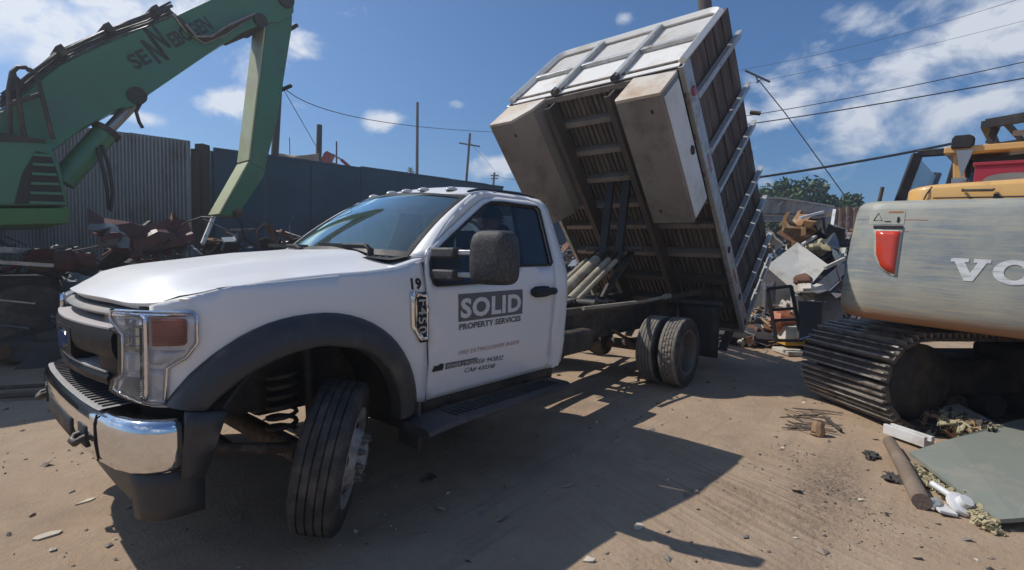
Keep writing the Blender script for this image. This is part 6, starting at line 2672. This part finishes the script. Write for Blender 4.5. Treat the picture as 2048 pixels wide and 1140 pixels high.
def heap(name, label, ridge, n, seed, weights, size=(.25, .75)):
    """ridge: list of (lat, dep, height, radius)"""
    rnd = random.Random(seed)
    mb = MB()
    # tangled wire and rod
    for i in range(n // 5):
        t = rnd.random() * (len(ridge) - 1)
        k = int(t)
        f = t - k
        la, de, h, r = [ridge[k][q] * (1 - f) + ridge[min(k + 1, len(ridge) - 1)][q] * f for q in range(4)]
        a = rnd.uniform(0, 6.28)
        rr = math.sqrt(rnd.random()) * r
        p = lay(la + rr * math.cos(a), de + rr * math.sin(a) * .8)
        p.z = max(.08, h * (1 - (rr / r) ** 1.5) + .05)
        pts = [p]
        v = Vector((rnd.gauss(0, 1), rnd.gauss(0, 1), rnd.gauss(0, .5))).normalized() * rnd.uniform(.08, .2)
        for j in range(5):
            v = v + Vector((rnd.gauss(0, .06), rnd.gauss(0, .06), rnd.gauss(-.01, .05)))
            pts.append(pts[-1] + v)
        mb.tube(pts, rnd.uniform(.006, .014), 4, rnd.choice((0, 2, 3, 6)))
    # dark core so that no daylight shows through
    for (la, de, h, r) in ridge:
        c = lay(la, de)
        lump(mb, (c.x, c.y, h * .25), r * .80, rnd, 3, (1, 1, max(.3, .55 * h / r)), .12)
    for i in range(n):
        t = rnd.random() * (len(ridge) - 1)
        k = int(t)
        f = t - k
        la, de, h, r = [ridge[k][q] * (1 - f) + ridge[min(k + 1, len(ridge) - 1)][q] * f for q in range(4)]
        a = rnd.uniform(0, 6.28)
        rr = math.sqrt(rnd.random()) * r
        z = h * (1 - (rr / r) ** 1.5) * rnd.uniform(.78, 1.05) + .04
        p = lay(la + rr * math.cos(a), de + rr * math.sin(a) * .8)
        junk(mb, Vector((p.x, p.y, max(.05, z))), rnd, rnd.uniform(*size), weights)
    o = mb.build(name, SCRAP, None, smooth=25)
    return stuff(tag(o, label, 'scrap heap'))


#            grey pale rust dark wood blue steel crimson
heap('scrap_heap', 'mixed scrap heap behind the raised bed and excavator', [(.4, 14.5, 1.9, 1.8), (2.2, 14.2, 2.0, 2.0), (4.2, 13.2, 2.0, 2.2), (6.0, 11.6, 2.15, 2.3), (7.6, 11.8, 2.3, 2.3), (9.5, 12.5, 2.2, 2.4)], 1700, 11, [5, 7, 3, 4, 3, 3, 4, .3], (.2, .62))
heap('scrap_heap', 'tangle of small scrap between the cabinets and the excavator track', [(5.35, 8.7, .5, .5), (6.0, 8.8, .8, .6), (6.3, 8.3, .7, .4)], 200, 17, [5, 5, 2, 3, 2, 3, 3, .6], (.12, .36))
heap('scrap_heap', 'low spill of scrap and foil behind the tailgate of the bed', [(4.6, 9.2, .55, .9), (5.3, 9.0, .8, 1.0), (6.1, 9.4, 1.0, 1.0)], 260, 12, [6, 5, 2, 4, 2, 3, 3, .6], (.14, .42))
heap('scrap_heap', 'scrap heap darkened for shade under the green handler at the left', [(-9.2, 8.2, 1.3, 1.5), (-7.6, 7.9, 1.45, 1.5), (-6.2, 8.0, 1.75, 1.3), (-5.0, 8.2, 1.85, 1.2), (-3.9, 8.5, 1.75, 1.1), (-3.0, 8.9, 1.55, 1.0), (-4.6, 7.4, .9, 1.0), (-6.2, 6.9, .7, 1.0), (-7.4, 6.9, .6, .9)], 760, 13, [3.5, .4, 1.6, 12, .3, 2.2, .4, .3], (.2, .65))  # mostly black pieces: the shade over this heap is put into their colour


def thing_mesh(mb, name, m, label, cat, group=None, smooth=30, **k):
    o = mb.build(name, m, None, smooth=smooth, **k)
    return tag(o, label, cat, group)


def build_scrap_pieces():
    rnd = random.Random(21)
    # big pale board lying on the heap
    q = [pix(1533, 533, 9.6), pix(1594, 486, 10.6), pix(1655, 531, 9.8), pix(1602, 592, 8.9)]
    nn = (q[1] - q[0]).cross(q[3] - q[0]).normalized()
    mb = MB()
    mb.prism(q, nn * .012, nn * -.02)
    thing_mesh(mb, 'plywood_board', mat('cream_board_face', (.66, .63, .55), (.56, .53, .46), 2, .7, dirt=(.34, .29, .22), dirt_amt=.25), 'large cream board lying tilted on the scrap between bed and excavator', 'board', smooth=0, fix=True)
    q = [pix(1602, 594, 8.8), pix(1690, 520, 9.4), pix(1688, 548, 9.2), pix(1640, 600, 8.8)]
    mb = MB()
    nn = (q[1] - q[0]).cross(q[3] - q[0]).normalized()
    mb.prism(q, nn * .01, nn * -.01)
    thing_mesh(mb, 'steel_sheet', j_grey, 'dark sheet propped under the edge of the cream board', 'sheet', smooth=0, fix=True)
    mb = MB()
    mb.beam(pix(1650, 536, 9.3), pix(1690, 517, 9.4), .05, .06)
    thing_mesh(mb, 'pale_plank', j_pale, 'short pale plank between cream board and excavator counterweight', 'plank', smooth=0)
    # torn orange-brown foam
    mb = MB()
    c = pix(1583, 463, 11.2)
    def foam(i, j):
        a, b = i / 11, j / 9
        p = c + RH * ((a - .5) * 1.0) + Vector((0, 0, (b - .5) * .62 + .12 * math.sin(a * 7) + .06 * math.sin(b * 11 + a * 5)))
        return p - FH * (.22 * math.sin(a * 5 + 1) + .12 * math.sin(b * 8))
    sheet(mb, c, Euler((1.15, .25, .2)).to_matrix(), .95, .62, rnd, .13, 0, .05)
    sheet(mb, c + RH * .25 + Vector((0, 0, .12)), Euler((1.3, -.5, .9)).to_matrix(), .6, .5, rnd, .12, 0, .04)
    thing_mesh(mb, 'foam_slab', j_brownfoam, 'torn orange brown foam slab on top of the scrap beside the bed', 'foam', smooth=30)
    mb = MB()
    sheet(mb, pix(1546, 482, 10.9), Euler((.9, .3, .5)).to_matrix(), .55, .4, rnd, .05, 0, .02)
    thing_mesh(mb, 'foam_slab', j_pale, 'pale crumpled board scrap just left of the orange foam', 'board')
    mb = MB()
    sheet(mb, pix(1645, 470, 11.0), Euler((1.0, -.3, 1.1)).to_matrix(), .9, .8, rnd, .10, 0, .012)
    thing_mesh(mb, 'tarpaulin', j_dark, 'crumpled black sheet on the scrap right of the orange foam', 'tarpaulin')
    mb = MB()
    lump(mb, pix(1640, 495, 10.7), .26, rnd, 0, (1.3, 1, .6), .35)
    thing_mesh(mb, 'foam_lump', j_foam, 'yellow brown insulation lump above the cream board', 'insulation')
    mb = MB()
    sheet(mb, pix(1672, 505, 10.2), Euler((1.1, .2, .2)).to_matrix(), .5, .7, rnd, .06, 0, .008)
    thing_mesh(mb, 'appliance_panel', j_blue, 'bluish white bent appliance panel against the counterweight', 'panel')
    for i, (u0, v0, u1, v1, lab) in enumerate(((1664, 452, 1669, 420, 'upright white post stub on the heap near the rusty fence'), (1668, 452, 1692, 462, 'short white rail near the counterweight top'), (1605, 489, 1632, 472, 'thin white strip above the cream board'), (1600, 436, 1646, 424, 'long pale stick lying on top of the heap'))):
        mb = MB()
        mb.beam(pix(u0, v0, 10.6), pix(u1, v1, 10.9), .06, .05)
        thing_mesh(mb, 'white_strip', j_white, lab, 'strip', smooth=0)
    # long grey tank / trailer body on top at the back
    D0, D1 = 14.5, 17.5
    root = empty('scrap_trailer', tuple(pix(1600, 440, 15)))
    tag(root, 'long grey trailer body lying on the heap below the trees', 'trailer')
    q = [(1490, 396, D0), (1560, 395, D0 + .8), (1668, 412, D1), (1672, 424, D1), (1660, 434, D1), (1490, 428, D0)]
    mb = MB()
    mb.prism([pix(*t) for t in q], FH * 0, FH * 1.6)
    mb.build('trailer_side', m_corr, root, smooth=0, fix=True)
    mb = MB()
    mb.tube([pix(1490, 396, D0 - .05), pix(1560, 396, D0 + .72), pix(1668, 413, D1 - .05)], .035, 6)
    mb.build('trailer_rail', j_pale, root, smooth=40)
    mb = MB()
    mb.tube([pix(1552, 421, D0 + .5), pix(1556, 410, D0 + .55), pix(1566, 403, D0 + .7)], .022, 5)
    mb.build('trailer_seam', j_pale, root, smooth=40)
    mb = MB()
    mb.beam(pix(1490, 436, D0 - .2), pix(1660, 440, D1 - .3), .25, .16)
    mb.build('trailer_beam', j_grey, root, smooth=0)
    # rusty corrugated fence behind
    a, b = pix(1640, 520, 21), pix(1760, 520, 20)
    root = empty('rusty_fence', (a.x, a.y, 0))
    tag(root, 'rusty corrugated fence strip left of the excavator hood', 'fence')
    hz = (520 - 403) / FPX * 20.5 + 1.445
    ax = Vector((b.x - a.x, b.y - a.y, 0))
    for k in range(8):
        p0 = Vector((a.x, a.y, 0)) + ax * (k / 8)
        p1 = Vector((a.x, a.y, 0)) + ax * ((k + .97) / 8)
        n = Vector((ax.y, -ax.x, 0)).normalized()
        mb = MB()
        prof = [(0, 0), (.2, 0), (.35, .06), (.65, .06), (.8, 0), (1, 0)]
        mb.grid(lambda i, z: p0.lerp(p1, prof[i][0]) + n * prof[i][1] + Vector((0, 0, z)), range(6), [0, hz + .05 * math.sin(k * 3)])
        mb.build('fence_sheet', mat('brown_rusted_sheet', (.23, .13, .09), (.15, .085, .06), 2, .75, dirt=(.30, .22, .17), dirt_amt=.4) if k == 0 else bpy.data.materials['brown_rusted_sheet'], root, smooth=0, solid=.008)
    # black steel frame standing in front of the heap
    root = empty('ladder_frame', tuple(pix(1575, 690, 8.2)))
    tag(root, 'black steel ladder frame leaning upright in front of the scrap', 'frame')
    tl, tr, bl, br = pix(1535, 578, 8.0), pix(1582, 572, 8.05), pix(1553, 683, 8.0), pix(1603, 683, 8.05)
    for a_, b_, nm in ((tl, bl, 'upright'), (tr, br, 'upright')):
        mb = MB()
        mb.beam(a_, b_, .05, .05)
        mb.build(nm, j_dark, root, smooth=0)
    for t in (0, .40, .60, .98):
        mb = MB()
        mb.beam(tl.lerp(bl, t), tr.lerp(br, t), .045, .045)
        mb.build('rung', j_dark, root, smooth=0)
    mb = MB()
    lump(mb, pix(1562, 640, 8.5), .24, rnd, 0, (1.3, .8, .8), .2)
    thing_mesh(mb, 'orange_sack', mat('orange_plastic_sack', (.48, .16, .07), (.36, .12, .06), 6, .6), 'orange plastic sack behind the black steel frame', 'sack')
    root2 = MB()
    root2.box(pix(1580, 668, 8.35), (.36, .3, .30), Matrix.Rotation(.6, 3, 'Z'))
    o = thing_mesh(root2, 'carton', mat('white_yellow_carton', (.70, .69, .64), (.6, .58, .52), 4, .7), 'white carton with a yellow base inside the black steel frame', 'box', smooth=0, bevel=.01)
    mb = MB()
    p = pix(1580, 683, 8.33)
    mb.box((p.x, p.y, p.z), (.375, .315, .08), Matrix.Rotation(.6, 3, 'Z'))
    mb.build('carton_base', mat('yellow_card', (.60, .33, .04), None, 9, .7), o, smooth=0)
    mb = MB()
    mb.box(pix(1580, 706, 8.1) + Vector((0, 0, .03)), (.5, .34, .07), Matrix.Rotation(.7, 3, 'Z'))
    thing_mesh(mb, 'concrete_slab', j_pale, 'flat pale slab on the ground below the black steel frame', 'slab', smooth=0, bevel=.01)
    # cabinets
    for (u, v, dep, s, ang, m_, lab) in ((1648, 630, 8.3, (.34, .44, .66), .5, mat('light_grey_cabinet', (.42, .42, .41), (.34, .34, .335), 3, .5, dirt=(.26, .22, .18), dirt_amt=.3), 'grey sheet metal cabinet beside the excavator track'), (1618, 640, 8.05, (.12, .34, .62), .5, mat('charcoal_cabinet', (.07, .07, .075), (.10, .10, .10), 4, .5), 'narrow black cabinet leaning between steel frame and grey cabinet'), (1605, 628, 8.6, (.14, .36, .66), .42, j_pale, 'narrow pale cabinet just right of the black frame')):
        mb = MB()
        mb.box(pix(u, v, dep), s, Matrix.Rotation(ang, 3, 'Z') @ Matrix.Rotation(.06, 3, 'Y'))
        o = thing_mesh(mb, 'cabinet', m_, lab, 'cabinet', smooth=0, bevel=.012)
    mb = MB()
    sheet(mb, pix(1645, 592, 8.2), Euler((.12, .15, .6)).to_matrix(), .85, .5, rnd, .05, 0, .01)
    thing_mesh(mb, 'foil_sheet', j_grey, 'crumpled grey foil sheet draped over the cabinets', 'sheet')
    mb = MB()
    lump(mb, pix(1607, 560, 9.0), .2, rnd, 0, (1.4, .8, .55), .2)
    thing_mesh(mb, 'rusty_drum_lid', j_rust, 'rusty brown lump at the foot of the cream board', 'scrap')
    mb = MB()
    lump(mb, pix(1620, 582, 8.7), .22, rnd, 0, (1.5, 1, .6), .3)
    thing_mesh(mb, 'stone_lump', j_pale, 'pale dusty rubble lump above the cabinets', 'rubble')
    # bundle of thin grey sheets leaning behind the tailgate
    for k in range(7):
        mb = MB()
        a_ = pix(1522 + k * 4, 700 - k * 3, 8.9 + k * .05)
        b_ = pix(1530 + k * 3, 570 + rnd.uniform(-8, 8), 9.2 + k * .05)
        mb.beam(a_, b_, .02, .10, up=CF)
        thing_mesh(mb, 'metal_strip', j_grey if k % 2 else m_steel, 'grey metal strip leaning in the bundle behind the tailgate', 'strip', 'metal strips leaning behind the tailgate', smooth=0)

    # left heap: crushed red panels and pale bars in the shade
    for (u, v, dep, w, h, m_, lab, ang) in ((262, 468, 7.7, 1.1, .6, j_redm, 'crushed dull red car panel on top of the left heap', (.9, .1, .3)), (318, 472, 7.9, .9, .5, j_redm, 'second crushed red panel right of the first, near the fence corner', (1.1, -.3, -.2)), (232, 470, 7.4, .45, .42, j_blue, 'pale bluish dented panel left of the red car panels', (1.0, .2, .7)), (352, 470, 8.2, .35, .6, j_rust, 'small orange rusty plate at the right end of the left heap', (1.3, .3, .1))):
        mb = MB()
        sheet(mb, pix(u, v, dep), Euler((ang[0], ang[1], ang[2])).to_matrix(), w, h, rnd, .09, 0, .01)
        thing_mesh(mb, 'car_panel', m_, lab, 'panel')
    for (u0, v0, u1, v1, d0, d1, r, lab) in ((-40, 522, 108, 531, 6.2, 6.6, .03, 'longer pale steel bar jutting from the left heap'), (-40, 497, 58, 502, 6.6, 7.0, .05, 'short wide pale beam above the longer bar at the far left'), (-40, 596, 70, 607, 5.6, 6.0, .012, 'thin pale rod low in the left heap')):
        mb = MB()
        mb.beam(pix(u0, v0, d0), pix(u1, v1, d1), r * 1.6, r * 1.6)
        thing_mesh(mb, 'steel_bar', m_steel, lab, 'bar', smooth=0)
    mb = MB()
    lump(mb, pix(112, 520, 6.9), .22, rnd, 0, (1.6, 1, .7), .3)
    thing_mesh(mb, 'dented_drum', j_redm, 'dark dented pinkish lump at the tip of the pale bar', 'scrap')
    # twisted pieces showing over the hood against the blue wall
    mb = MB()
    mb.tube([pix(405, 488, 8.0), pix(432, 422, 8.4)], .035, 8)
    thing_mesh(mb, 'white_pipe', j_white, 'straight white pipe leaning below the tip of the green stick', 'pipe')
    mb = MB()
    mb.tube([pix(512, 492, 8.2), pix(514, 462, 8.2), pix(528, 448, 8.2), pix(538, 452, 8.2)], .012, 6)
    mb.beam(pix(536, 448, 8.2), pix(551, 486, 8.2), .05, .07)
    mb.tube([pix(545, 456, 8.3), pix(562, 478, 8.3), pix(575, 490, 8.3)], .02, 6)
    thing_mesh(mb, 'bent_bracket', j_rust, 'rusty bent bracket with rods sticking up behind the hood', 'bracket', smooth=0)
    mb = MB()
    lump(mb, pix(425, 484, 8.3), .10, rnd, 0, (1.8, 1, .6), .3)
    thing_mesh(mb, 'red_canister', j_rust, 'small reddish lump at the foot of the white pipe', 'scrap')
    # pipes on the ground at the far left
    for k, (v, r, lab) in enumerate(((773, .022, 'upper one of two steel pipes lying on the sunlit dirt at far left'), (790, .028, 'lower one of two steel pipes lying on the sunlit dirt at far left'))):
        a_, b_ = onp(-60, v + 6, 2, .03), onp(118, v - 4, 2, .03)
        mb = MB()
        mb.tube([a_, b_], r, 8)
        thing_mesh(mb, 'steel_pipe', m_rustsuspension, lab, 'pipe')


build_scrap_pieces()


# ------------------------------------------------------------------ haze volume added in place of lens veil, lifting the darks
def build_haze():
    m = bpy.data.materials.new('veil_air')
    m.use_nodes = True
    N, L = m.node_tree.nodes, m.node_tree.links
    N.clear()
    o = N.new('ShaderNodeOutputMaterial')
    v = N.new('ShaderNodeVolumePrincipled')
    v.inputs['Color'].default_value = (.88, .94, 1, 1)
    v.inputs['Density'].default_value = .0045
    v.inputs['Anisotropy'].default_value = .55
    L.new(v.outputs[0], o.inputs['Volume'])
    mb = MB()
    mb.box((5, 10, 8.5), (1600, 1600, 20))
    h = mb.build('haze', m, None, smooth=0)
    h['kind'] = 'stuff'


build_haze()


# ------------------------------------------------------------------ litter in the right foreground
def gp(u, v, z=0.0):
    p = onp(u, v, 2, 0.0)
    return Vector((p.x, p.y, gz(p.x, p.y) + z))


def build_litter():
    rnd = random.Random(33)
    # grey-green roofing panel, slightly raised on rubbish
    q = [gp(1818, 925, .10), gp(1900, 910, .14), gp(2030, 884, .20), gp(2140, 868, .22), gp(2150, 1062, .10), gp(2030, 1058, .06), gp(1995, 1056, .05)]
    mb = MB()
    mb.prism(q, (0, 0, -.012), (0, 0, .012))
    p = thing_mesh(mb, 'insulated_panel', mat('grey_green_panel_sheet', (.24, .26, .225), (.19, .21, .185), 2.5, .6, dirt=(.30, .28, .23), dirt_amt=.35), 'large grey green insulated panel lying at the lower right', 'panel', smooth=0, fix=True)
    mb = MB()
    E_ = [(1818, 930), (1850, 952), (1890, 980), (1935, 1012), (1970, 1040), (1992, 1056)]
    for i in range(240):
        t = rnd.random() * (len(E_) - 1)
        k = int(t)
        u = E_[k][0] + (E_[k + 1][0] - E_[k][0]) * (t - k)
        v = E_[k][1] + (E_[k + 1][1] - E_[k][1]) * (t - k)
        sheet(mb, gp(u + rnd.uniform(-14, 8), v + rnd.uniform(-8, 10), rnd.uniform(.0, .05)), rrot(rnd, .8), rnd.uniform(.03, .09), rnd.uniform(.015, .04), rnd, .008, 0, .004)
    stuff(mb.build('insulation_edge', j_foam, p, smooth=30))
    # timber post
    a, b = gp(1778, 888, .05), gp(1843, 1015, .05)
    ax = (b - a).normalized()
    mb = MB()
    mb.tube([a, a.lerp(b, .5) + Vector((0, 0, .012)), b], [.042, .048, .05], 14)
    o = thing_mesh(mb, 'timber_post', mat('faded_brown_post', (.22, .165, .125), (.14, .105, .08), 6, .85, bump=.3, dirt=(.30, .24, .18), dirt_amt=.4), 'round brown timber post lying beside the grey green panel', 'post', smooth=50)
    # white foam channel
    c = gp(1815, 880, .05)
    ax = (gp(1848, 893) - gp(1782, 868)).normalized()
    R = Matrix((ax, Vector((0, 0, 1)).cross(ax), Vector((0, 0, 1)))).transposed()
    mb = MB()
    mb.box(c, (.36, .10, .05), R)
    mb.box(c + R @ Vector((0, .035, .04)), (.36, .03, .04), R)
    mb.box(c + R @ Vector((0, -.035, .04)), (.36, .03, .04), R)
    thing_mesh(mb, 'foam_channel', j_white, 'white foam channel block lying in front of the excavator track', 'foam', smooth=0, bevel=.004)
    # wood chunk with bark
    c = gp(1637, 862, .06)
    mb = MB()
    mb.tube([c + Vector((-.02, .01, -.065)), c + Vector((.004, 0, -.02)), c + Vector((0, .006, .02)), c + Vector((.015, 0, .055))], [.050, .056, .050, .046], 9)
    w = thing_mesh(mb, 'wood_block', j_wood, 'orange brown wood chunk standing on the dirt beside the twigs', 'wood', smooth=30)
    # twig bundle
    mb = MB()
    for i in range(26):
        u, v = rnd.uniform(1558, 1625), rnd.uniform(815, 850)
        a = gp(u, v, rnd.uniform(.004, .03))
        d = (gp(u + rnd.uniform(25, 75), v + rnd.uniform(-2, 18)) - gp(u, v)) + Vector((0, 0, rnd.uniform(-.004, .02)))
        mb.beam(a, a + d, rnd.uniform(.006, .018), .006)
    stuff(thing_mesh(mb, 'twig_pile', mat('grey_brown_twigs', (.15, .125, .10), (.085, .07, .058), 9, .9), 'flattened pile of dark twigs on the dirt left of the wood chunk', 'twigs'))
    mb = MB()
    mb.tube([gp(1648, 832, .03), gp(1682, 858, .03)], .014, 6)
    thing_mesh(mb, 'stick', m_post, 'single dark stick right of the wood chunk', 'stick')
    # white plumbing fittings
    root = empty('pipe_fitting', tuple(gp(1890, 1010)))
    tag(root, 'white plastic pipe fitting with a grey flange lying by the panel edge', 'pipe fitting')
    mb = MB()
    mb.tube([gp(1862, 990, .09), gp(1902, 1008, .06)], .020, 12)
    mb.build('pipe', j_white, root, smooth=40)
    mb = MB()
    c = gp(1922, 1022, .05)
    tl_ = Vector((-.35, -.45, .82)).normalized()
    mb.tube([c - tl_ * .012, c + tl_ * .012, c + tl_ * .016], [.075, .075, .068], 18)
    mb.tube([c + tl_ * .016, c + tl_ * .05], [.040, .036], 14)
    mb.build('flange', j_white, root, smooth=40)
    mb = MB()
    mb.box(gp(1886, 1020, .022), (.13, .09, .018), Matrix.Rotation(.4, 3, 'Z') @ Matrix.Rotation(.12, 3, 'X'))
    mb.build('bracket', j_white, root, smooth=0, bevel=.004)
    mb = MB()
    lump(mb, gp(1862, 1012, .03), .05, rnd, 0, (1.2, 1, .7), .3)
    mb.build('pipe_collar', m_galv, root, smooth=40)
    # black cloth scraps
    for (u, v, s, lab) in ((1787, 950, .07, 'black cloth scrap beside the timber post'), (1745, 908, .06, 'dark flat rag on the dirt above the timber post'), (1870, 952, .0, ''), (865, 955, .045, 'small black rag on the shaded dirt below the running board')):
        if not s:
            continue
        mb = MB()
        for k in range(4):
            sheet(mb, gp(u + rnd.uniform(-14, 14), v + rnd.uniform(-6, 6), .018), rrot(rnd, .15), s * 1.5, s * .8, rnd, s * .14, 0, .003)
        thing_mesh(mb, 'rag', mat('dusty_black_cloth', (.05, .047, .045), (.085, .075, .065), 12, .95), lab, 'rag')
    # debris ridge against the track
    mb = MB()
    R_ = [(1730, 796), (1790, 822), (1840, 838), (1885, 858), (1930, 876), (1985, 895)]
    for i in range(420):
        t = rnd.random() * (len(R_) - 1)
        k = int(t)
        u = R_[k][0] + (R_[k + 1][0] - R_[k][0]) * (t - k)
        v = R_[k][1] + (R_[k + 1][1] - R_[k][1]) * (t - k)
        sheet(mb, gp(u + rnd.uniform(-14, 14), v + rnd.uniform(-12, 10), rnd.uniform(.01, .16)), rrot(rnd, .9), rnd.uniform(.05, .17), rnd.uniform(.02, .07), rnd, .014, rnd.choice((0, 1, 2, 2)), .005)
    stuff(tag(mb.build('insulation_debris', [j_foam, j_wood, m_post], None, smooth=30), 'ragged yellow insulation debris strewn along the excavator track', 'debris'))
    mb = MB()
    mb.prism([gp(1880, 848, .16), gp(1905, 842, .2), gp(2000, 880, .14), gp(1975, 892, .10)], (0, 0, -.006), (0, 0, .006))
    thing_mesh(mb, 'metal_flashing', m_galv, 'bent metal flashing on the debris beside the dark track', 'flashing', smooth=0, fix=True)
    # pebbles, chips and crumbs all over the yard
    mb = MB()
    for i in range(1900):
        if rnd.random() < .72:
            la, de = rnd.uniform(-4, 5), rnd.uniform(1.2, 7.5)
            la = rnd.uniform(-1.15, 1.2) * de
        else:
            de = rnd.uniform(4, 14)
            la = rnd.uniform(-1.1, 1.1) * de
        p = lay(la, de)
        s = min(.05, .005 + rnd.expovariate(1 / .007)) * (1 if rnd.random() < .93 else 1.7)
        R = rrot(rnd, .5)
        c = Vector((p.x, p.y, gz(p.x, p.y) + s * .25))
        sx, sy, sz = s * rnd.uniform(.6, 1.6), s * rnd.uniform(.5, 1.2), s * rnd.uniform(.25, .6)
        vs = [c + R @ Vector((rnd.uniform(.7, 1.2) * x * sx, rnd.uniform(.7, 1.2) * y * sy, rnd.uniform(.7, 1.2) * z * sz)) for x, y, z in ((1, 0, 0), (0, 1, 0), (-1, 0, 0), (0, -1, 0), (0, 0, 1), (0, 0, -1))]
        mb.add(vs, [(0, 1, 4), (1, 2, 4), (2, 3, 4), (3, 0, 4), (1, 0, 5), (2, 1, 5), (3, 2, 5), (0, 3, 5)], rnd.choices((0, 1, 2, 3), (6, 3, .5, 1.0))[0])
    # dark crumbs trodden out in a trail
    ta, tb = gp(1560, 880), gp(1800, 1085)
    tn = Vector((-(tb - ta).y, (tb - ta).x, 0)).normalized()
    for i in range(500):
        t = rnd.random()
        c = ta.lerp(tb, t) + tn * rnd.gauss(0, .09 + .07 * t)
        s = .002 + rnd.expovariate(1 / .0022)
        c.z = gz(c.x, c.y) + s * .2
        R = rrot(rnd, .5)
        vs = [c + R @ Vector((x * s, y * s * .8, z * s * .5)) for x, y, z in ((1, 0, 0), (0, 1, 0), (-1, 0, 0), (0, -1, 0), (0, 0, 1), (0, 0, -1))]
        mb.add(vs, [(0, 1, 4), (1, 2, 4), (2, 3, 4), (3, 0, 4), (1, 0, 5), (2, 1, 5), (3, 2, 5), (0, 3, 5)], 2)
    stuff(tag(mb.build('pebbles', [mat('tan_stone', (.33, .26, .20), (.25, .19, .145), 30, .9), mat('grey_stone', (.24, .22, .20), (.17, .155, .14), 30, .9), j_dark, mat('pale_chip', (.60, .54, .42), (.5, .45, .36), 30, .8)], None, smooth=0), 'pebbles and pale chips scattered over the packed dirt', 'pebbles'))
    # distinct pale chips near the camera
    for (u, v, lab) in ((1280, 1049, 'pale yellow chip in the sun right of the mirror shadow, near the bottom'), (1180, 1118, 'pale chip at the bottom edge beside the truck shadow'), (2 * 48, 1064, 'pale chip at the lower left corner of the dirt'), (170, 993, 'pale chip on the sunlit dirt left of the air dam')):
        mb = MB()
        c = gp(u, v, .012)
        vs = [c + Vector((rnd.uniform(-.03, .03) + .035 * math.cos(a), .025 * math.sin(a), rnd.uniform(-.004, .004))) for a in lin(0, 5.2, 6)]
        mb.prism(vs, (0, 0, -.010), (0, 0, -.002))
        thing_mesh(mb, 'wood_chip', bpy.data.materials['pale_chip'], lab, 'chip', smooth=0, fix=True)


build_litter()
